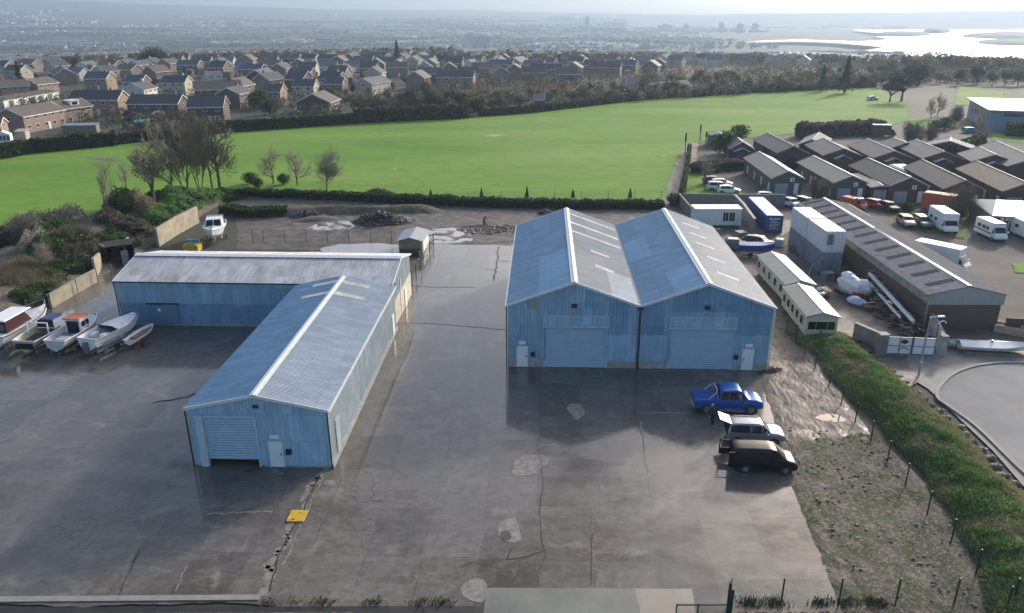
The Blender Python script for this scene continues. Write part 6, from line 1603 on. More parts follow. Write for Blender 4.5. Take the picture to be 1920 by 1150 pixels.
heap('scattered broken slabs near the red clad figure', G(925, 430), 5.5, 3.0, .25, 220, M['rubble'], .1, .3)
heap('dark debris at the field side corner of the twin sheds', G(1022, 402), 1.5, 1.0, .8, 60, M['slag'], .1, .35)
heap('red brown rubbish spilled beside the right shed corner', G(1450, 695), 1.0, .6, .35, 70, M['rust'], .05, .18)

# more yard clutter between the caravans, the wall and the containers
for lab, px, py, mt, w_, d_, h_ in (('slatted timber crate on the muddy ground left of the containers', 1478, 470, 'wood', 1.2, 1.0, .9), ('white slatted crate behind the farther caravan', 1452, 462, 'cont_white', 1.1, 1.1, 1.1), ('grey steel cage crate at the near corner of the container stack', 1548, 528, 'galv', 1.4, 1.0, 1.0),
        ('low rusty slatted frame beside the scrap heap', 1625, 585, 'rust', 2.6, 1.2, .5), ('small dark crate under the container end', 1572, 528, 'estate_wall', 1.0, .8, .9), ('small grey crate on the ground before the white cabin', 1335, 440, 'cont_grey', 1.3, .8, .8), ('pale plywood crate between shed wall and caravans', 1432, 500, 'wood_pale', 1.2, 1.0, .7)):
    root = thing('yard_crate', lab, 'crate', G(px, py), random.uniform(-.5, .5)); m = MB()
    for k in range(4): m.box(0, w_, 0, d_, k * h_ / 4, k * h_ / 4 + h_ * .17)
    m.build('slats', M[mt], root); m = MB()
    for x in (.05, w_ / 2 - .04, w_ - .13):
        for y in (.05, d_ - .13): m.box(x, x + .08, y, y + .08, 0.01, h_ + .02)
    m.build('corner_post', M['wood'] if mt != 'galv' else M['galv'], root)
# ================================================================ HOUSES
random.seed(21)
def win(root, x, y, z, w, h, axis, sg, mat='glass_pale'):
    m = MB(); t = .05
    if axis == 'y': f = lambda a, b, c, d, e0, e1: m.box(a, b, min(y + sg * e0, y + sg * e1), max(y + sg * e0, y + sg * e1), c, d)
    else: f = lambda a, b, c, d, e0, e1: m.box(min(x + sg * e0, x + sg * e1), max(x + sg * e0, x + sg * e1), a, b, c, d)
    c0 = x if axis == 'y' else y
    f(c0, c0 + w, z, z + h, .0, .05); o = m.build('window', M['white'], root)
    m = MB(); n = 2 if w > .9 else 1
    for k in range(n):
        a = c0 + .09 + k * (w - .09) / n; b = c0 + (k + 1) * (w - .09) / n
        f(a, b, z + .1, z + h - .1, .05, .06)
    m.build('pane', M['glass'], o)
def house(name, label, L, W, He, Hr, wm, rm, chim=True, gwin=True, cons=False, garage=False, barge_=True, dormer=False, group=None, parts=True, cat='house', gm=None):
    "ridge along local x, front faces -y; origin is the middle of the footprint"
    root = thing(name, label, cat, (0, 0, 0), 0, group); h, w = L / 2, W / 2
    m = MB(); m.prism([(-h, -w, -1.5), (-h, w, -1.5), (-h, w, He), (-h, 0, Hr - .1), (-h, -w, He)], (L, 0, 0)); m.build('walls', wm, root)
    sl = (Hr - He) / w; ro = MB()
    for sg in (-1, 1):
        y1 = sg * (w + .35); z1 = Hr - sl * (w + .35)
        ro.slab((-h - .25, 0, Hr), (h + .25, 0, Hr), (h + .25, y1, z1), (-h - .25, y1, z1), .16 * -sg if False else (.16 if sg < 0 else -.16) * -1)
    r = ro.build('roof', rm, root)
    if chim:
        m = MB(); m.box(h * .5, h * .5 + .8, -.35, .35, Hr - .6, Hr + .9); m.tube((h * .5 + .4, 0, Hr + .9), (h * .5 + .4, 0, Hr + 1.2), .12, .12, 6); m.build('chimney', wm, r)
    if barge_:
        m = MB()
        for x in (-h - .3, h + .25):
            for sg in (-1, 1):
                y1 = sg * (w + .4); z1 = Hr - sl * (w + .4); m.prism([(x, 0, Hr - .1), (x, y1, z1 - .1), (x, y1, z1 + .16), (x, 0, Hr + .18)], (.06, 0, 0))
        for sg in (-1, 1): y1 = sg * (w + .38); m.box(-h - .25, h + .25, y1 - .04, y1 + .04, He - .25 - sl * .2, He - .02 - sl * .2)
        m.build('fascia', M['white'], root)
    if not parts: return root
    n = max(2, int(L / 3.2))
    for fl in ((1.0, 3.4) if He > 4 else (1.0,)):
        for k in range(n):
            x = -h + L * (k + .5) / n - .65
            win(root, x, -w, fl, 1.3, 1.1, 'y', -1); 
            if k % 2 == 0: win(root, x, w, fl, 1.2, 1.1, 'y', 1)
    if gwin: win(root, h, -.5, 3.3 if He > 4 else 1.2, .9, 1.0, 'x', 1); win(root, -h, -.5, 3.3 if He > 4 else 1.2, .9, 1.0, 'x', -1)
    m = MB(); m.box(h * .1, h * .1 + .9, -w - .06, -w, 0, 2.05); m.build('door', M['door_white'], root)
    if cons:
        m = MB(); m.box(.4, 3.8, -w - 2.6, -w, 0, 2.0).prism([(.3, -w - 2.7, 2.0), (3.9, -w - 2.7, 2.0), (2.1, -w - 2.7, 2.9)], (0, 2.7, 0)); c = m.build('conservatory', M['white'], root)
        m = MB()
        for k in range(4): m.box(.55 + k * .82, 1.2 + k * .82, -w - 2.63, -w - 2.6, .6, 1.85)
        m.build('pane', M['glass_pale'], c)
    if garage:
        m = MB(); m.box(-h - 3.2, -h - .01, -w * .4, w * .8, -1, 2.5); g_ = m.build('garage', wm, root); m = MB(); m.box(-h - 3.3, -h - .01, -w * .4 - .1, w * .8 + .1, 2.501, 2.65); m.build('roof', rm, g_)
        m = MB(); m.box(-h - 2.8, -h - .5, -w * .4 - .05, -w * .4, .0, 2.1); m.build('garage_door', M['white'], g_)
    if dormer:
        m = MB(); m.box(-1.6, 1.4, -w * .8, -.3, He + .2, Hr - .15); dm = m.build('dormer', M['cont_white'], root)
        m = MB(); m.box(-1.75, 1.55, -w * .86, -.2, Hr - .149, Hr - .02); m.build('roof', M['white'], dm); m = MB(); m.box(-1.1, .8, -w * .8 - .04, -w * .8, He + .7, Hr - .5); m.build('window', M['glass'], dm)
    return root
WALLS = {'red brick': 'brick_red', 'pinkish brick': 'brick_buff', 'dark brick': 'brick_dark', 'cream rendered': 'render_cream', 'white rendered': 'render_white'}
ROOFS = {'dark grey': 'tile_dark', 'brown': 'tile_brown', 'mossy brown': 'tile_olive', 'slate blue': 'tile_slate', 'pale grey': 'tile_grey'}
def house_at(label, p0, p1, W, He, Hr, wall_, roof_, **k):
    "ridge ends given as seen in the photograph"
    a, b = G(p0[0], p0[1], Hr), G(p1[0], p1[1], Hr); c = (a + b) / 2; L = (b - a).length
    o = house('house', label, L, W, He, Hr, M[WALLS[wall_]], M[ROOFS[roof_]], **k); o.location = (c.x, c.y, 0); o.rotation_euler = (0, 0, math.atan2(b.y - a.y, b.x - a.x)); HP.append((c.x, c.y, max(L, W) / 2)); return o
HP = []
HL_ = [
 ('brown roofed terrace with white window strips and dark gable nearest the left hedge', (12, 204), (92, 191.5), 8.5, 4.6, 6.6, 'pinkish brick', 'mossy brown', dict(chim=False)),
 ('brown roofed terrace with boxy pale dormer left of centre cluster', (97, 190), (150, 184), 8.5, 4.6, 6.6, 'pinkish brick', 'mossy brown', dict(chim=False, dormer=True)),
 ('long brown roofed pink terrace cut by the left edge in the second row', (-30, 153), (47, 149), 8.5, 4.8, 6.8, 'pinkish brick', 'mossy brown', dict(chim=True)),
 ('short brown roofed pink house right of the second row terrace', (50, 148.5), (90, 144.5), 8.5, 4.8, 6.8, 'pinkish brick', 'mossy brown', dict(chim=False)),
 ('brick house corner with white glazed bay cut by the left edge near the hedge', (-22, 222), (4, 221), 7, 4.2, 5.6, 'pinkish brick', 'brown', dict(chim=False, cons=True)),
 ('pink gabled house with white bargeboards facing the viewer behind the terraces', (120, 129), (112, 124), 9.0, 4.8, 7.4, 'pinkish brick', 'dark grey', dict()),
 ('tall buff gabled house with dark blue roof catching sun on its end', (165, 135), (206, 135), 8.2, 5.0, 7.4, 'pinkish brick', 'slate blue', dict()),
 ('wide dark roofed house with sunlit pink right gable in the front row', (138, 170), (229, 170), 8.0, 5.0, 7.4, 'pinkish brick', 'dark grey', dict(garage=True)),
 ('long semi detached pair with white peaked conservatory facing the bare trees', (247, 178), (341, 178), 8.0, 4.8, 7.0, 'dark brick', 'dark grey', dict(chim=False, cons=True)),
 ('dark roofed house with mossy front slope right of the conservatory pair', (355, 181), (421, 180), 8.4, 4.8, 7.4, 'dark brick', 'dark grey', dict(chim=False)),
 ('mossy olive roofed house rising behind the dark roofed front one', (362, 153), (450, 150), 9.0, 5.0, 7.6, 'red brick', 'mossy brown', dict()),
 ('dark roofed house with white triangular gable in the middle row', (246, 157), (272, 152), 8, 4.8, 7.0, 'white rendered', 'dark grey', dict()),
 ('house with deep blue roof and pale barge edge left of the white gable', (240, 141), (272, 141), 8, 4.8, 7.2, 'red brick', 'slate blue', dict()),
 ('dark roofed house with sunny peach gable window wall', (308, 142), (352, 142), 8, 4.8, 7.2, 'cream rendered', 'dark grey', dict()),
 ('house with pale tilted roof slab and white front edge', (385, 134), (412, 133), 8, 4.4, 6.0, 'white rendered', 'pale grey', dict(chim=False)),
 ('brick house with tall white edged gable close to the dark tree', (425, 165), (448, 160), 8, 5.0, 7.0, 'red brick', 'dark grey', dict()),
 ('low dark brown gable ended house facing the field with white barge edges', (585, 176.5), (606, 170), 11.0, 3.4, 6.0, 'dark brick', 'brown', dict(chim=False)),
 ('dark roofed house with orange lit end beside the field hedge', (497, 158), (530, 158), 8, 4.8, 7.0, 'pinkish brick', 'dark grey', dict()),
 ('paired gabled house with dark roof and cream right end', (553, 149), (592, 149), 8, 4.8, 7.0, 'cream rendered', 'dark grey', dict()),
 ('dark roofed detached house right of the cream ended pair', (612, 145), (645, 145), 8, 4.8, 7.0, 'red brick', 'dark grey', dict()),
 ('dark gabled house at left of the field trees with pale edges', (478, 132), (500, 127), 8.6, 4.8, 7.2, 'dark brick', 'slate blue', dict()),
 ('cream fronted house with bright white upstairs windows', (622, 124), (650, 120), 8, 4.8, 7.0, 'cream rendered', 'dark grey', dict()),
 ('small house with white lit roofs beside the brown field trees', (680, 147), (716, 142), 8, 4.4, 6.4, 'cream rendered', 'pale grey', dict(chim=False)),
 ('dark slate box house with two white doors behind the field trees', (1003, 176), (1020, 176), 7, 4.0, 5.4, 'dark brick', 'slate blue', dict(chim=False)),
 ('house with long pale hipped roof among the field edge trees', (1175, 146), (1195, 146), 9, 3.6, 5.6, 'white rendered', 'pale grey', dict(chim=False)),
 ('pale roofed bungalow at the far field edge', (1236, 154), (1256, 153), 8, 2.8, 4.6, 'cream rendered', 'pale grey', dict(chim=False)),
 ('grey roofed bungalow right of the pale one at the field edge', (1266, 152), (1286, 151), 8, 2.8, 4.6, 'white rendered', 'dark grey', dict(chim=False)),
]
for lab, p0, p1, W, He, Hr, wl_, rf, kw in HL_: house_at(lab, p0, p1, W, He, Hr, wl_, rf, **kw)
# garage strips between the terraces
for lab, p0, p1, wdt, he in (('low flat garage row with white fronts between the two pink terraces', (8, 203), (112, 184), 5, 2.6), ('low brown roofed white walled extension in front of the nearest terrace', (48, 243), (142, 230), 6, 2.8)):
    a, b = G(*p0), G(*p1); root = thing('garage_row', lab, 'garage', (a.x, a.y, 0), math.atan2(b.y - a.y, b.x - a.x)); L = (b - a).length
    m = MB(); m.box(0, L, 0, wdt, 0, he); m.build('walls', M['render_white'], root); m = MB(); m.slab((-.2, -.3, he + .02), (L + .2, -.3, he + .02), (L + .2, wdt + .2, he + .7), (-.2, wdt + .2, he + .7), .12); m.build('roof', M['tile_brown'], root)
    for k in range(int(L / 3)): m = MB(); m.box(.4 + 3 * k, 2.7 + 3 * k, -.05, 0, .2, 2.1); m.build('garage_door', M['glass_pale'] if k % 2 else M['white'], root)
# the rest of the estate: prototypes copied along curving rows
PROT = []
for i, (wn_, rn, L, W, He, Hr, kw) in enumerate([
    ('red brick', 'dark grey', 11, 8, 4.9, 7.4, {}), ('red brick', 'brown', 10, 8.2, 4.9, 7.5, dict(garage=True)), ('cream rendered', 'dark grey', 9.5, 8, 4.9, 7.4, {}),
    ('dark brick', 'slate blue', 12, 8, 4.9, 7.2, dict(cons=True)), ('pinkish brick', 'mossy brown', 11, 8, 4.9, 7.2, {}), ('white rendered', 'pale grey', 10, 8, 3.6, 6.0, dict(chim=False)),
    ('pinkish brick', 'dark grey', 16, 8, 4.9, 7.3, {}), ('dark brick', 'dark grey', 9, 9, 4.9, 8.0, dict(garage=True))]):
    PROT.append((wn_, rn, house('house', 'x', L, W, He, Hr, M[WALLS[wn_]], M[ROOFS[rn]], **kw)))
ORD = ('first second third fourth fifth sixth seventh eighth ninth tenth eleventh twelfth thirteenth fourteenth fifteenth '
       'sixteenth seventeenth eighteenth nineteenth twentieth').split()
ORD += ['twenty-' + o for o in ORD[:9]] + ['thirtieth'] + ['thirty-' + o for o in ORD[:9]]
rowpx = [182, 168, 156, 146, 137, 129, 122, 116]
TREESPOT = []
for ri, py in enumerate(rowpx):
    cnt = 0; x0 = 440 if ri < 2 else (-60 if ri > 2 else 470); x1 = [660, 860, 1080, 1180, 1240, 1260, 1230, 1200][ri]
    dd = G(500, py); stepx = 15.5 * FPX / dd.y * .93; px = x0 + random.random() * stepx
    while px < x1:
        if py > 229 - max(0, px - 665) * .066 - 22: px += 20; continue
        q = G(px, py + random.uniform(-3, 3) + (4 if px < 300 else 0) * (ri % 2)); q.z = 0
        px += stepx * random.uniform(.85, 1.3)
        if any((q.x - a) ** 2 + (q.y - b) ** 2 < (r + 7) ** 2 for a, b, r in HP) or random.random() < .12: TREESPOT.append(q.copy()); continue
        HP.append((q.x, q.y, 6)); wn_, rn, pr = random.choices(PROT, (3, 3, 3, 3, 3, 2, 2, 3))[0]; q.z = hz(q.x, q.y) 
        rz = random.choice((0, 0, 90, 90, 180, 270)) + 14 * math.sin(px / 170 + ri) - 8
        place(pr, USED, q, R(rz), f'{wn_} house, {rn} roof, {ORD[cnt]} from left in estate row {ORD[ri]} behind the field', 'houses of the estate beyond the field'); cnt += 1
NEARH = len(HP)
for w_, r_, pr in PROT:
    if not USED.get(pr.name): place(pr, USED, G(600, 118), 0, 'single house near the back of the estate woods')
# farther houses down the slope, too small to show parts
SM = []
for i, (a, b) in enumerate((('render_white', 'tile_dark'), ('render_cream', 'tile_grey'), ('brick_buff', 'tile_dark'), ('render_white', 'tile_grey'))):
    SM.append(house('far_house', 'x', 10, 8, 4.9, 7.4, M[a], M[b], barge_=False, chim=False, parts=False))
k = 0; FHP = []
while k < 125:
    px = random.uniform(960, 1520); py = random.uniform(92, 142); 
    if py > 178 - (px - 960) * .03 or (px < 1050 and py < 100): continue
    d0 = random.uniform(520, 1250); az = math.atan2(px - CX, FPX * 1.05); x, y = d0 * math.sin(az), d0 * math.cos(az)
    if any((x - a) ** 2 + (y - b) ** 2 < 17 ** 2 for a, b in FHP): continue
    FHP.append((x, y)); z = hz(x, y)
    if hz(x * .7, y * .7) > z + 30 : pass
    place(SM[k % 4], USED, (x, y, z), random.uniform(0, 6.28), 'small pale house in the hazy town between the field trees and the water', 'pale houses of the hazy town'); k += 1
# beyond about 300 houses: the rest of the town as one object
m = MB(); random.seed(8)
def tiny(m, x, y, L, W, He, Hr, rz):
    z = hz(x, y) - .5; c, s = math.cos(rz), math.sin(rz); t = lambda a, b, h: (x + a * c - b * s, y + a * s + b * c, z + h); h, w = L / 2, W / 2
    m.mi = 0; P = [(-h, -w), (h, -w), (h, w), (-h, w)]
    for i in range(4): a, b = P[i], P[(i + 1) % 4]; m.quad(t(*a, -2), t(*b, -2), t(*b, He), t(*a, He))
    m.quad(t(-h, -w, He), t(-h, w, He), t(-h, 0, Hr)); m.quad(t(h, w, He), t(h, -w, He), t(h, 0, Hr)); m.mi = 1
    m.quad(t(-h, -w, He), t(h, -w, He), t(h, 0, Hr), t(-h, 0, Hr)); m.quad(t(h, w, He), t(-h, w, He), t(-h, 0, Hr), t(h, 0, Hr))
def wateraz(x, y):
    d = math.hypot(x, y); az = math.degrees(math.atan2(x, y)); return az > 14 and d > 1650
n = 0
while n < 6500:
    az = R(random.uniform(-36, 26)); d = random.uniform(600, 1) if False else 620 * (5200 / 620) ** (random.random() ** .9)
    x, y = d * math.sin(az), d * math.cos(az)
    if wateraz(x, y) and d < 4700: continue
    dens = noise.noise(Vector((x / 260, y / 420, 5))) + (.25 if math.degrees(az) > 1 else -.05)
    if dens < 0.02 * d / 1000: continue
    big = random.random() < .03
    if big: tiny(m, x, y, random.uniform(25, 70), random.uniform(15, 30), 7, 8.5, random.uniform(-.2, .2))
    else:
        rz = noise.noise(Vector((x / 300, y / 300, 1))) * 3
        tiny(m, x, y, random.uniform(9, 16 + d / 200), 8 + d / 800, 5.2, 8, rz)
    n += 1
tag(m.build('far_town', [M['town_wall'], M['town_roof']]), 'dense hazy town of pale houses spread across the valley to the estuary', 'town', None, 'stuff')
# tower blocks on the skyline
for lab, px, w_, d, h_ in (('slim lone tower on the skyline left of the water', 1103, 16, 3300, 56), ('wide slab block on the skyline with lower neighbour', 1250, 60, 3600, 34), ('narrow block right of the wide slab', 1290, 30, 3800, 32),
        ('pale tower nearest the water on the skyline', 1356, 22, 3600, 42), ('grey tower second from the water on the skyline', 1392, 28, 3500, 38), ('broad tower third from the water on the skyline', 1420, 30, 3700, 36), ('pale broad block in the left middle distance with bright front', 605, 34, 1900, 30),
        ('low pale block among the middle town roofs', 905, 40, 2000, 28), ('green glazed block beside the pale one in the middle town', 885, 34, 2050, 32)):
    az = math.atan2((px - CX), FPX * 1.07); x, y = d * math.sin(az), d * math.cos(az); z = hz(x, y) - 2
    root = thing('tower_block', lab, 'tower block', (x, y, z), -az); m = MB(); m.box(-w_ / 2, w_ / 2, 0, w_ * .6, 0, h_).box(-w_ / 6, w_ / 6, w_ * .1, w_ * .4, h_, h_ + 5); m.build('walls', M['town_wall'], root)
    m = MB()
    for f_ in range(int(h_ / 4)): m.box(-w_ / 2 + 1, w_ / 2 - 1, -.3, 0, 2 + f_ * 4, 3.6 + f_ * 4)
    m.build('window_band', M['town_roof'], root)
# pale school building among the estate trees at left
p = G(425, 92); root = thing('school_building', 'low cream flat roofed building among trees left of centre', 'school', (p.x * .78, p.y * .78, hz(p.x * .78, p.y * .78))); m = MB(); m.box(-16, 16, 0, 12, 0, 7); m.build('walls', simple('cream_green_panel', (.55, .60, .45), .6), root); m = MB(); m.box(-17, 17, -1, 13, 7.001, 7.6); m.build('roof', M['white'], root)
m = MB()
for k in range(6): m.box(-15 + k * 5.1, -12 + k * 5.1, -.2, 0, 2, 5)
m.build('window', M['glass_pale'], root)
# small structures near the gardens
for lab, px, py, w_, c in (('green garden shed below the conservatory pair', 265, 243, 3.4, 'p_teal'), ('teal roofed low garden store by the left hedge', 150, 250, 9, 'cont_grey'), ('cream garden store beside the dark brick corner', 40, 262, 2.5, 'render_cream')):
    root = thing('garden_store', lab, 'shed', G(px, py), .1); m = MB(); m.box(-w_ / 2, w_ / 2, 0, 2.4, 0, 2.0); m.build('walls', M['wood'] if c != 'render_cream' else M['render_cream'], root); m = MB(); m.slab((-w_ / 2 - .2, -.2, 2.02), (w_ / 2 + .2, -.2, 2.02), (w_ / 2 + .2, 2.6, 2.4), (-w_ / 2 - .2, 2.6, 2.4), .1); m.build('roof', M[c], root)
# ================================================================ TREES AND HEDGES
random.seed(77)
def rvec(): 
    while True:
        v = Vector((random.uniform(-1, 1), random.uniform(-1, 1), random.uniform(-1, 1)))
        if .05 < v.length < 1: return v
def leaf(m, p, s, up=.3):
    d = rvec().normalized(); u = d.orthogonal().normalized() * s; w = d.cross(u).normalized() * s * .6
    m.quad(p - u - w * .3, p - w, p + u * .9, p + w)
def cloud(m, c, r, n, s, hollow=.5, clump=0):
    c = Vector(c)
    for i in range(n):
        v = rvec(); v = v.normalized() * (hollow + (1 - hollow) * random.random() ** .6)
        q = c + Vector((v.x * r[0], v.y * r[1], v.z * r[2])); leaf(m, q, s * random.uniform(.6, 1.3))
def bare(name, H, spread, nstem=1, depth=5, fan=3, r0=.2, up=.55, twig=.02, twm='twig', bm='bark', label='x', cat='tree', trunk=.25, base=.4, seed=0, len0=None, wide=.34):
    "leafless tree: trunk with limbs, and the fine twigs that fill its crown; fitted to height H and half width wide * H"
    random.seed(seed); root = thing(name, label, cat); tr = MB(); cr = MB()
    def grow(p, d, l, r, k):
        segs = 2 if k > 2 else 1; q = p; dd = d; pts = [p]; mm = tr if k > depth - 2 else cr
        for s in range(segs):
            dd = (dd + rvec() * .22 + Vector((0, 0, .06))).normalized(); q2 = q + dd * (l / segs)
            mm.tube(q, q2, r * (1 - .22 * s), r * (.8 - .22 * s), 5 if k > depth - 2 else 3, False); q = q2; pts.append(q)
        if k <= 0: return
        n = fan + (1 if random.random() < .5 else 0)
        for i in range(n):
            a = random.random() * 6.28; o = Matrix.Rotation(a, 3, dd) @ dd.orthogonal().normalized()
            if i == 0: st = q; nd = (dd + rvec() * .25 + Vector((0, 0, .1))).normalized(); ll = .8
            else:
                t = random.uniform(.3, 1.0) * (len(pts) - 1); j_ = min(int(t), len(pts) - 2); st = pts[j_].lerp(pts[j_ + 1], t - j_)
                nd = (dd * up + o * spread * random.uniform(.7, 1.2) + Vector((0, 0, .30))).normalized(); ll = random.uniform(.55, .85)
            grow(st, nd, l * ll, max(twig, r * .55), k - 1)
    L0 = len0 or H * .24
    for s in range(nstem):
        a = 6.28 * s / nstem + random.random(); off = Vector((math.cos(a), math.sin(a), 0)) * (base if nstem > 1 else 0)
        d0 = (Vector((0, 0, 1)) + off.normalized() * (.25 if nstem > 1 else 0) + rvec() * .05).normalized() if nstem > 1 else (Vector((0, 0, 1)) + rvec() * .05).normalized()
        b = off; t = b + d0 * H * trunk; tr.tube(b - Vector((0, 0, .2)), t, r0, r0 * .85, 7, False); grow(t, d0, L0, r0 * .8, depth)
        for e in range(3): v = rvec(); v.z = .5; grow(b.lerp(t, random.uniform(.55, .95)), v.normalized(), L0 * .8, r0 * .45, depth - 1)
    V = sorted(v[2] for v in cr.v); zmax = V[-1]; f = H / zmax; rad_ = sorted(math.hypot(v[0], v[1]) for v in cr.v)[int(len(cr.v) * .97)]; g = wide * H / rad_
    for mm in (tr, cr): mm.v = [(x * g * (1 if z > H * .12 else .8), y * g * (1 if z > H * .12 else .8), z * f) for x, y, z in mm.v]
    tr.build('trunk', M[bm], root); cr.build('crown', M[twm], root); return root
def leafy(name, label, H, rx, n, s, mat, trunk_h, bm='bark', lobes=7, flat=.6, cat='tree', seed=1, squash=1.0, cone=False, limbs=True):
    random.seed(seed); root = thing(name, label, cat); tr = MB(); cr = MB(); tr.tube((0, 0, -.2), (0, 0, H * .75), rx * .07 + .08, .05, 7)
    if cone:
        for i in range(n):
            t = random.random() ** .7; a = random.random() * 6.28; rr = rx * (1 - t) * (.75 + .25 * math.sin(t * 40)) * random.uniform(.6, 1.05); leaf(cr, Vector((rr * math.cos(a), rr * math.sin(a), trunk_h + t * (H - trunk_h))), s * random.uniform(.6, 1.2))
    else:
        for l in range(lobes):
            a = 6.28 * l / lobes + random.random(); k = 0 if l == 0 else random.uniform(.35, .7); c = Vector((k * rx * math.cos(a), k * rx * math.sin(a), trunk_h + (H - trunk_h) * random.uniform(.35, .8)))
            if l == 0: c.z = H - (H - trunk_h) * .38
            r_ = rx * random.uniform(.42, .62)
            if not limbs: r_ = rx * random.uniform(.6, .75); c.z = H * random.uniform(.38, .52); k_ = .5; c.x *= k_; c.y *= k_
            cloud(cr, c, (r_, r_, r_ * flat), n // lobes, s, .45)
            if limbs: tr.tube((0, 0, H * .3), c - Vector((0, 0, r_ * .3)), rx * .035 + .03, .03, 5, False)
    tr.build('trunk', M[bm], root); cr.build('crown', M[mat], root); return root

big1 = bare('bare_tree', 11.5, .75, 1, 5, 3, .24, .8, .034, seed=3, wide=.36); big2 = bare('bare_tree', 12.5, .7, 3, 5, 3, .15, .9, .028, seed=8, base=.35, wide=.26)
big3 = bare('bare_tree', 12.0, .8, 1, 5, 3, .2, .8, .034, 'twig', seed=15, wide=.34)
thin = bare('bare_tree', 9.5, .6, 1, 5, 3, .17, 1.0, .014, 'twig_pale', 'bark_pale', seed=4, trunk=.30, wide=.20)
mid1 = bare('bare_tree', 6.6, .75, 1, 5, 3, .13, .75, .014, 'twig_pale', seed=5, trunk=.22, wide=.36); mid2 = bare('bare_tree', 7.2, .85, 1, 5, 4, .12, .6, .009, 'twig_pale', 'bark_pale', seed=6, trunk=.15, wide=.42)
mid3 = bare('bare_tree', 6.0, .9, 2, 5, 4, .14, .5, .016, 'twig', seed=9, trunk=.14, wide=.48)
for pr, px, py, rz, sc_, lab in (
    (big1, 291, 392, 20, 1.15, 'leaning two limbed bare tree at the near end of the bank tree group'),
    (big3, 325, 372, 130, 1.15, 'bare tree second in the bank group, crown merging with its neighbours'),
    (big2, 350, 366, 60, 1.12, 'multi stemmed bare tree in the middle of the bank group'),
    (big2, 375, 358, 200, 1.05, 'slender multi stemmed bare tree just right of the middle of the bank group'),
    (big3, 398, 352, 310, 1.2, 'broad bare tree at the right end of the bank group'),
    (big1, 412, 349, 170, 1.15, 'bare tree with crown spreading over the field, rightmost of the bank group'),
    (thin, 203, 418, 0, 1.12, 'pale slim bare tree standing alone over the bushy bank'),
    (thin, 240, 370, 140, .72, 'short dead looking stem between the slim tree and bank group'),
    (mid1, 513, 345, 0, 1.15, 'dark limbed small bare tree, left of three above the hedge'),
    (mid1, 558, 348, 120, 1.15, 'small bare tree in the middle of the three above the hedge'),
    (mid2, 613, 358, 60, 1.2, 'pale broad bare tree, right of three above the hedge'),
    (mid1, 1319, 345, 200, .85, 'round bare tree on the small lawn beside parked cars'),
    (mid3, 1800, 407, 0, .95, 'spreading bare tree between the orange lorry and shop'),
    (mid3, 1528, 376, 90, .72, 'round brown bush like tree between two green units'),
    (mid3, 1705, 275, 160, 1.1, 'rounded bare tree among the rear row roofs'),
    (mid3, 1740, 268, 40, .8, 'smaller bare tree right of the rounded one in the rear row'),
    (mid1, 1745, 222, 30, 1.0, 'leaning bare tree by the track right of the tall pines'),
    (mid1, 1758, 216, 150, 1.1, 'bare tree close behind the leaning one by the track'),
    (mid3, 1790, 235, 10, 1.0, 'dark bare tree left of the blue hall'), (mid1, 1835, 262, 80, 1.1, 'thin bare tree in front of the blue hall'),
    (mid2, 215, 492, 0, .35, 'scrubby bare sapling above the bunker'), (mid3, 378, 262, 20, 1.05, 'rounded bare tree at the near garden edge beyond the bank trees'),
    (mid3, 335, 262, 120, .9, 'low bare tree before the conservatory pair'), (mid2, 1455, 340, 120, .4, 'small bare sapling by the first green unit')):
    place(pr, USED, G(px, py, 1.0 if px < 420 and 340 < py < 430 else 0), R(rz), lab, None, sc_)
# tall dark pines on the green, evergreens, conifers
pine = leafy('pine_tree', 'x', 10, 6.0, 2600, .42, 'pine', 4.5, lobes=9, flat=.42, seed=4)
place(pine, USED, G(1690, 190), 0, 'tall dark flat topped pine standing at the left of the pair on the green', None, 1.0)
place(pine, USED, G(1668, 192), 2, 'smaller dark pine tucked against the flat topped pine', None, .7)
ever = leafy('evergreen_tree', 'x', 13, 9.5, 3600, .55, 'conifer', 1.5, lobes=11, flat=.7, seed=9)
p = G(287, 112); place(ever, USED, (p.x * .82, p.y * .82, 0), 0, 'large dark rounded evergreen rising above the left rooftops', None, .95)
conif = leafy('conifer_tree', 'x', 13, 3.2, 1800, .5, 'conifer', .6, cone=True, seed=12)
for px, py, s_, lab in ((745, 122, 1.15, 'tall dark conifer rising behind the estate roofs left of centre'), (1583, 175, 1.1, 'dark conifer in the tree belt behind the field right side'), (1540, 172, .8, 'smaller dark conifer left of the taller belt conifer'), (40, 165, .85, 'dark conifer by the left edge terraces')):
    place(conif, USED, G(px, py), 0, lab, None, s_)
dome = leafy('evergreen_shrub', 'x', 2.6, 1.6, 900, .16, 'hedge', .1, lobes=6, flat=.9, cat='shrub', seed=2, limbs=False); domed = leafy('evergreen_shrub', 'x', 2.6, 1.7, 900, .16, 'ivy', .1, lobes=6, flat=.9, cat='shrub', seed=5, limbs=False)
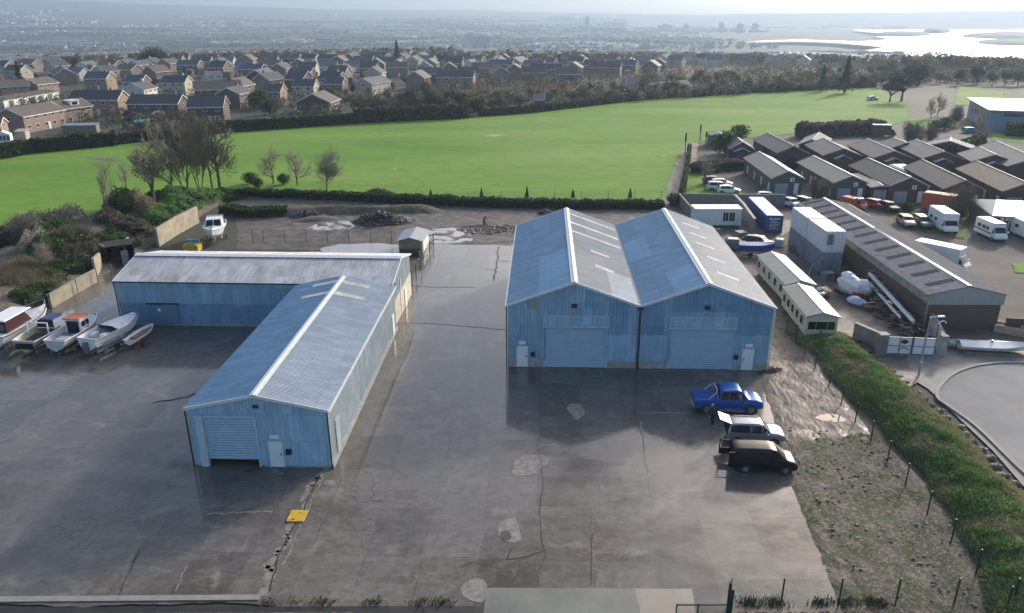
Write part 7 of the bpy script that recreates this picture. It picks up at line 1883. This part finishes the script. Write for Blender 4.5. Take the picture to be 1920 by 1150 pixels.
for pr, px, py, s_, lab in ((dome, 1493, 308, 1.3, 'bright round evergreen shrub between the first two unit rows'), (dome, 1466, 305, 1.3, 'round evergreen shrub left of the bright one'), (domed, 1437, 300, 1.2, 'dark evergreen shrub behind the first green unit'), (domed, 1566, 308, 1.2, 'dark rounded shrub behind the second green unit'), (dome, 1543, 302, 1.0, 'small shrub left of the dark rounded one'),
    (domed, 1360, 288, 2.2, 'very dark large bush at the field corner hut'), (domed, 1385, 262, 1.7, 'green topped bush behind the dark gable unit'), (domed, 1262, 385, .9, 'dark bush at the left end of the cabin wall'), (domed, 1280, 384, .8, 'dark bush touching the cabin wall end'), (dome, 273, 236, 1.4, 'clipped round garden tree before the conservatory pair'),
    (domed, 1895, 318, 1.3, 'round shrub among the rear unit gardens'), (domed, 470, 345, 1.0, 'dark ivy lump left of the three small trees'), (domed, 484, 352, .8, 'smaller ivy lump beside the three small trees'), (domed, 532, 346, .9, 'dark low bush under the left small tree'), (domed, 1700, 398, .7, 'low shrub at the round lawn corner'), (dome, 125, 212, 1.6, 'pale green garden tree between terraces'),
    (domed, 1770, 243, 1.5, 'dark shrub by the pale car park'), (domed, 1752, 246, 1.3, 'dark shrub left of another by the pale car park'), (domed, 490, 205, 2.9, 'dark ivy clad tree beside the brick gable house'), (domed, 507, 215, 2.2, 'dark bushy tree nearest the field hedge left end')):
    place(pr, USED, G(px, py), random.random() * 6, lab, None, s_)
for k, px in enumerate((808, 903, 988, 1074, 1181)):
    place(conif, USED, G(px, 373), k, 'small upright dark bush spaced along the field side of the back hedge', 'upright dark bushes along the back hedge', (.17, .17, .13 + .02 * (k % 3)))
# hedges
def hedge(label, path, w, h, mat, n, s, body='bark', z0=0, name='hedge', top=.25, cat='hedge'):
    root = thing(name, label, cat, G(*path[0])); o = root.location.copy(); P = [G(*p) for p in path]; LL_ = sum((b - a).length for a, b in zip(P, P[1:])); m = MB(); b_ = MB()
    for a, b in zip(P, P[1:]):
        t = (b - a).normalized(); s_ = Vector((-t.y, t.x, 0)); k = int(n * (b - a).length / LL_)
        for i in range(k):
            q = a.lerp(b, random.random()); hh = h * (1 + top * nz(q.x, q.y, .5)+ top * .6 * nz(q.x, q.y, 1.7)); e = random.random() ** .5 * random.choice((-1, 1)); zz = random.random() ** .6 * hh
            leaf(m, q - o + s_ * e * w / 2 * (1.05 - .35 * zz / hh) + Vector((0, 0, zz + z0)), s * random.uniform(.6, 1.3))
        b_.prism([a - o - s_ * w * .3, b - o - s_ * w * .3, b - o + s_ * w * .3, a - o + s_ * w * .3], (0, 0, h * .72 + z0))
    b_.build('stems', M[body], root); m.build('foliage', M[mat], root); return root
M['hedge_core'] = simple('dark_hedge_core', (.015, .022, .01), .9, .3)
hedge('dark ivy hedge between the muddy ground and the green field', [(442, 368), (520, 372), (640, 376), (720, 380), (900, 387), (1080, 391), (1245, 392)], 2.2, 1.5, 'ivy', 26000, .17, 'hedge_core', 0)
hedge('long low green hedge at the far left field edge below the terraces', [(-40, 305), (0, 298), (60, 287), (160, 278), (220, 272)], 3.0, 3.2, 'ivy', 9000, .35, 'hedge_core')
hedge('brown bare hedge continuing behind the bank trees', [(220, 270), (300, 262), (420, 248)], 3.0, 2.6, 'bramble', 6000, .32, 'hedge_core')
hedge('neatly clipped tall hedge before the low gable ended house', [(425, 247), (520, 242), (600, 236), (665, 232)], 2.6, 3.0, 'hedge', 9000, .32, 'hedge_core', top=.08)
hedge('ragged brown and green hedge under the field edge trees', [(665, 231), (760, 226), (875, 221)], 4.5, 4.0, 'bramble', 9000, .45, 'hedge_core')
hedge('dark green dense hedge corner in the middle of the far field edge', [(800, 223), (878, 220)], 4.5, 3.6, 'ivy', 4500, .4, 'hedge_core')
hedge('low hedge along the far rising edge of the field', [(900, 218), (1000, 211), (1200, 187), (1400, 174), (1640, 163)], 3.0, 2.6, 'bramble', 12000, .5, 'hedge_core')
hedge('long dark hedge among the rear unit rows', [(1785, 300), (1800, 290), (1838, 276)], 3.0, 2.8, 'ivy', 5000, .28, 'hedge_core')
hedge('brown thicket behind the rear units along the field', [(1500, 258), (1560, 254), (1650, 250)], 6.0, 3.2, 'twig_far', 9000, .4, 'hedge_core')
hedge('dark ivy line beside the footpath up to the timber poles', [(1275, 385), (1284, 340), (1290, 300), (1292, 285)], 1.1, 2.0, 'ivy', 3500, .2, 'hedge_core')
hedge('brown undergrowth behind the lawn tree at the path side', [(1305, 325), (1345, 318), (1390, 316)], 5.0, 1.8, 'bramble', 5000, .25, 'hedge_core')
hedge('low green hedge behind the first green unit', [(1475, 312), (1500, 318), (1520, 330)], 1.4, 1.5, 'hedge', 2500, .18, 'hedge_core')
hedge('dark trimmed hedge before the blue hall', [(1885, 254), (1960, 258)], 5, 3.0, 'ivy', 1500, .4, 'hedge_core')
hedge('green growth spilling over the spoil bank beyond the white cruiser', [(420, 400), (480, 405), (540, 402)], 3.4, 1.3, 'ivy', 6000, .17, 'hedge_core')
# rough bank at the left: earth, laurels, brambles and dead grass
def lbank(u, v, x, y): return -.05 + 2.3 * math.sin(math.pi * min(1, max(0, u))) ** .7 * sstep(0, .10, v) * sstep(1, .90, v) * (1 + .25 * nz(x, y, .25)) + .15 * nz(x, y, .9)
c00, c10, c11, c01 = Vector((-75, 64, 0)), Vector((-51.3, 64, 0)), Vector((-49.6, 134, 0)), Vector((-66, 134, 0))
relief('earth_bank', c00, c10, c11, c01, 26, 70, lbank, M['scrub'])
def bankz(p):
    v = (p.y - 64) / 70; a = c00.lerp(c01, v); b = c10.lerp(c11, v); u = (p.x - a.x) / (b.x - a.x)
    return lbank(u, v, p.x, p.y) if 0 < u < 1 else 0
def thicket(label, pts, n, s, mat, h, cat='shrub', name='shrub', core=True, blades=False, r=1.6, jit=.5):
    "one bush: a mound of leaves or stems over a few lobes"
    P = [G(*p) for p in pts]; root = thing(name, label, cat, (P[0].x, P[0].y, 0)); o = root.location.copy(); m = MB(); b_ = MB()
    for i in range(n):
        c = random.choice(P); v = rvec(); q = Vector((c.x + v.x * r * 1.15, c.y + v.y * r * 1.15, 0)); zz = bankz(q); k = 1 - (v.x * v.x + v.y * v.y)
        z = zz + h * max(.1, k) ** .6 * random.uniform(.35, 1) * (1 + jit * nz(q.x, q.y, .8))
        if blades:
            b = Vector((q.x, q.y, zz)) - o; d = Vector((random.uniform(-1, 1), random.uniform(-1, 1), 0)); m.quad(b - d * .03, b + d * .03, b + d * .35 + Vector((0, 0, h * random.uniform(.4, 1))))
        else: leaf(m, Vector((q.x, q.y, z)) - o, s * random.uniform(.6, 1.3))
    for c in P:
        if core and not blades: b_.blob((c.x - o.x, c.y - o.y, bankz(c) + h * .25), (r * .8, r * .8, h * .42), 8, 5, .3)
        for k in range(5): v = rvec(); b_.tube((c.x - o.x, c.y - o.y, bankz(c) - .1), (c.x - o.x + v.x * r, c.y - o.y + v.y * r, bankz(c) + h * .8), .04, .015, 4)
    b_.build('stems', M['hedge_core'] if core else M['bark'], root); m.build('foliage', M[mat], root); return root
thicket('bright green laurel mass spilling over the tall retaining wall', [(300, 430), (318, 418), (335, 405), (350, 400), (330, 392), (370, 390), (390, 382), (400, 375)], 9500, .17, 'laurel', 1.7, 'laurel', 'laurel_bush', r=2.1)
thicket('darker green ground ivy under the bank trees', [(300, 395), (345, 380), (380, 368), (415, 362), (440, 372)], 5200, .17, 'hedge', .9, 'ivy', 'ivy_patch', r=2.4)
thicket('dark round holly like bush right of the slim bare tree', [(228, 418), (245, 412), (236, 425)], 4200, .16, 'ivy', 3.0, r=2.0)
thicket('yellow brown twiggy bush left of the laurels', [(270, 418), (280, 425)], 3000, .15, 'straw', 2.6, r=1.7, core=False)
thicket('tangle of brown bramble below the holly bush', [(215, 440), (240, 450), (262, 450)], 4200, .15, 'bramble', 1.6, r=2.2)
thicket('grassy hump over the dark bunker', [(205, 470), (225, 462), (240, 468)], 3200, .15, 'verge_leaf' if 'verge_leaf' in M else 'hedge', .8, 'grass mound', 'grass_mound', r=1.6)
thicket('ivy covered bush in the middle of the left bank', [(90, 480), (110, 470), (130, 490), (100, 505)], 6500, .16, 'hedge', 2.2, r=2.2)
thicket('wide grey brown bare thicket above the left bank', [(40, 440), (70, 430), (100, 430), (130, 440), (60, 460)], 7000, .17, 'twig', 2.8, r=2.6, core=False)
thicket('dark hedge mass cut by the left edge of the picture', [(-10, 450), (10, 455), (30, 470), (-20, 480)], 6000, .18, 'bramble', 2.2, r=2.4)
thicket('brown dead bush right of the ivy covered one', [(160, 480), (175, 500), (150, 510)], 5000, .15, 'bramble', 1.8, r=2.0)
thicket('tall straw coloured grass at the left edge above the boats', [(30, 545), (50, 535), (70, 540), (10, 555), (80, 550)], 7000, .1, 'straw', 1.4, 'tall grass', 'grass_clump', blades=True, r=2.0)
thicket('green bramble strip between straw grass and pale wall', [(100, 540), (120, 525), (145, 520), (90, 560), (60, 575)], 6500, .14, 'hedge', 1.0, r=1.7)
thicket('leafless bush with arching pale stems on the bank', [(70, 500), (82, 495)], 1800, .12, 'twig_pale', 2.6, r=1.6, core=False)
thicket('low brown bush behind the three small trees', [(700, 368), (712, 366), (725, 370)], 2400, .16, 'bramble', 1.2, r=1.5)
for v in (mid2, mid3): place(v, USED, G(78, 510, 1.5) if v is mid2 else G(130, 470, 1.5), .5, 'pale stemmed bare sapling rising from the left bank' if v is mid2 else 'bare bushy tree behind the ivy covered bank bush', None, .62)
place(mid3, USED, G(45, 462, 1), 1.5, 'bare round topped tree at the left bank behind the thicket', None, .72)
# belt of bare trees along the far field edge
far1 = bare('bare_tree', 8, .9, 1, 4, 4, .18, .5, .05, 'twig_far', seed=31, trunk=.18, wide=.42); far2 = bare('bare_tree', 7, .9, 2, 4, 4, .16, .5, .05, 'twig_olive', seed=32, trunk=.15, wide=.45)
def farcrown(seed, mat, H=8, n=900, s=.35, rr=3.6, name='bare_tree'):
    random.seed(seed); root = thing(name, 'x', 'tree'); tr = MB(); cr = MB(); tr.tube((0, 0, -.5), (0, 0, H * .6), .22, .08, 6)
    for l in range(9):
        a = random.random() * 6.28; k = random.random() * rr * .6; c = Vector((k * math.cos(a), k * math.sin(a), H * random.uniform(.42, .78))); tr.tube((0, 0, H * .25), c, .1, .03, 4, False)
        cloud(cr, c, (rr * .5, rr * .5, H * .22), n // 9, s, .3)
    tr.build('trunk', M['bark'], root); cr.build('crown', M[mat], root); return root
fc1, fc2, fc3 = farcrown(41, 'twig_far'), farcrown(42, 'twig_olive', 7.5, 800, .36, 4.0), farcrown(43, 'conifer', 7, 900, .35, 3.2, 'evergreen_tree')
random.seed(5); cnt = 0; FT = 'bare trees in the belt along the far field edge'
def belt(x0, x1, f, n, zr, lab, grp, rows=(1.0, 1.06, 1.13), prs=None):
    for i in range(n):
        px = x0 + (x1 - x0) * (i + random.random()) / n; p = G(px, f(px)); k = random.choice(rows) * random.uniform(.995, 1.03); x, y = p.x * k, p.y * k
        pr = random.choice(prs or (far1, far2, fc1, fc1, fc2, fc2)); place(pr, USED, (x, y, hz(x, y)), random.random() * 6.28, lab, grp, random.uniform(*zr))
belt(665, 905, lambda x: 229 - (x - 665) * .035, 36, (.75, 1.1), 'brown bare tree in the belt left of the field corner', 'bare trees left of the field corner', (1.01, 1.05, 1.10))
belt(905, 1190, lambda x: 216 - (x - 905) * .095, 42, (.5, .85), 'bare tree in the belt along the middle of the far field edge', 'bare trees along the middle field edge', (1.01, 1.05, 1.12))
belt(1190, 1660, lambda x: 188 - (x - 1190) * .05, 64, (.55, .95), 'bare tree in the belt along the right of the far field edge', 'bare trees along the right field edge', (1.01, 1.04, 1.10, 1.18))
belt(1640, 1960, lambda x: 160, 34, (.8, 1.5), 'hazy tree behind the pines on the right', 'hazy trees behind the pines', (1.0, 1.08, 1.2, 1.3), (fc1, fc2, fc3, fc3, far1))
belt(0, 480, lambda x: 104 - x * .0, 18, (.9, 1.4), 'bare tree in the wood behind the left rooftops', 'bare trees behind the left rooftops', (.9, .97, 1.04), (fc1, fc2))
belt(480, 1100, lambda x: 103, 26, (.9, 1.5), 'bare tree in the wood behind the middle rooftops', 'bare trees behind the middle rooftops', (.92, .98, 1.05), (fc1, fc2))
for i, q in enumerate(TREESPOT[:24]): place((fc1, fc2, dome, fc3)[i % 4], USED, q, i, 'garden tree standing between the estate houses', 'garden trees between the estate houses', .62 if i % 4 != 2 else 1.6)
for i in range(60):
    px, py = random.uniform(-20, 1150), random.uniform(118, 200); 
    if px < 430 and py > 170: continue
    q = G(px, py); 
    if q.y < G(px, 232 - max(0, px - 640) * .045).y + 6: continue
    if any((q.x - a) ** 2 + (q.y - b) ** 2 < (r_ * .7 + 2.5) ** 2 for a, b, r_ in HP): continue
    q.z = hz(q.x, q.y); place((fc1, fc2, fc3, domed)[i % 4], USED, q, i, 'small garden tree or bush among the estate roofs', 'garden bushes among the estate roofs', random.uniform(.4, .65) if i % 4 != 3 else 1.3)
for pr in (far1, far2, fc1, fc2, fc3, dome, domed, mid1, mid2, mid3, thin, big1, big2, big3): assert USED.get(pr.name), pr.name
# shrubbery and trees between the estate houses and behind the field edge: one tangled mass
m = MB(); random.seed(98); mats = [M['twig_far'], M['conifer'], M['twig_olive'], M['hedge']]; n = 0
while n < 2900:
    px = random.uniform(-60, 1990); edge = 229 - max(0, px - 665) * .066 if px < 1640 else 158
    if px < 665: edge = 262 if px < 300 else 246
    if 430 < px < 665: edge = 232
    py = 96 + (edge - 98) * random.random() ** .8 if px < 1640 else random.uniform(128, 158); q = G(px, py)
    if any((q.x - a) ** 2 + (q.y - b) ** 2 < (r_ * .8 + 3) ** 2 for a, b, r_ in HP) or any((q.x - a) ** 2 + (q.y - b) ** 2 < 64 for a, b in FHP): continue
    den = noise.noise(Vector((q.x / 28, q.y / 45, 9)))
    if px < 900 and den < -.1 and py > 122: continue
    n += 1; hgt = random.uniform(1.0, 2.6) if px < 860 and py > 120 else random.uniform(1.6, 3.3); rr = hgt * random.uniform(.7, 1.0)
    m.mi = random.choices((0, 1, 2, 3), (6, 1.0, 4, 1.5 if px < 900 else .5))[0]; z = hz(q.x, q.y)
    for i in range(34):
        v = rvec(); leaf(m, Vector((q.x + v.x * rr, q.y + v.y * rr, z + hgt * .9 + v.z * hgt * .9)), .42)
tag(m.build('shrubbery', mats), 'tangle of bare shrubs and garden greenery filling the ground between the estate houses', 'shrubbery', None, 'stuff')
# wooded land beyond, one mass
m = MB(); random.seed(99); mats = [M['twig_far'], M['conifer'], M['twig_olive']]
n = 0
while n < 3600:
    az = R(random.uniform(-37, 36)); d = 560 * (4200 / 560) ** (random.random() ** 1.15); x, y = d * math.sin(az), d * math.cos(az)
    if wateraz(x, y) : continue
    den = noise.noise(Vector((x / 160, y / 320, 2)))
    if den < -.12: continue
    n += 1; z = hz(x, y); m.mi = 1 if random.random() < .18 else random.choice((0, 0, 2)); rr = random.uniform(3.5, 6) * (1 + d / 4000); k = 18 if d < 1200 else 12
    for i in range(k):
        v = rvec(); q = Vector((x + v.x * rr, y + v.y * rr, z + 4 + v.z * 3.6)); leaf(m, q, rr * .45)
for b in range(150):
    az = R(random.uniform(-36, 14)); d = 620 * (4600 / 620) ** (random.random() ** .9); x0, y0 = d * math.sin(az), d * math.cos(az); L_ = random.uniform(90, 260) * (1 + d / 1500); th = -az + random.gauss(0, .25); m.mi = random.choice((0, 0, 1, 2))
    for i in range(int(L_ / 9)):
        t_ = i * 9 - L_ / 2; x = x0 + t_ * math.cos(th) + random.gauss(0, 5); y = y0 + t_ * math.sin(th) + random.gauss(0, 6); z = hz(x, y); rr = random.uniform(4, 7) * (1 + d / 5000)
        for k_ in range(9): v = rvec(); leaf(m, Vector((x + v.x * rr, y + v.y * rr, z + 4.5 + v.z * 4)), rr * .5)
tag(m.build('far_woods', mats), 'mass of hazy bare woodland filling the valley between town and estate', 'woodland', None, 'stuff')

# ================================================================ THE AIR
m = MB(); m.box(-8450, 8450, -8450, 8450, -54, 195); hb = m.build('haze', bpy.data.materials.new('haze_air')); hm = hb.data.materials[0]; hm.use_nodes = True
nt = hm.node_tree; nt.nodes.remove(nt.nodes['Principled BSDF']); pv = nt.nodes.new('ShaderNodeVolumePrincipled'); pv.inputs['Color'].default_value = (.49, .65, .86, 1); pv.inputs['Density'].default_value = .00022; pv.inputs['Anisotropy'].default_value = .35
nt.links.new(pv.outputs[0], nt.nodes['Material Output'].inputs['Volume']); tag(hb, 'pale winter haze over the whole valley', 'haze', None, 'stuff')
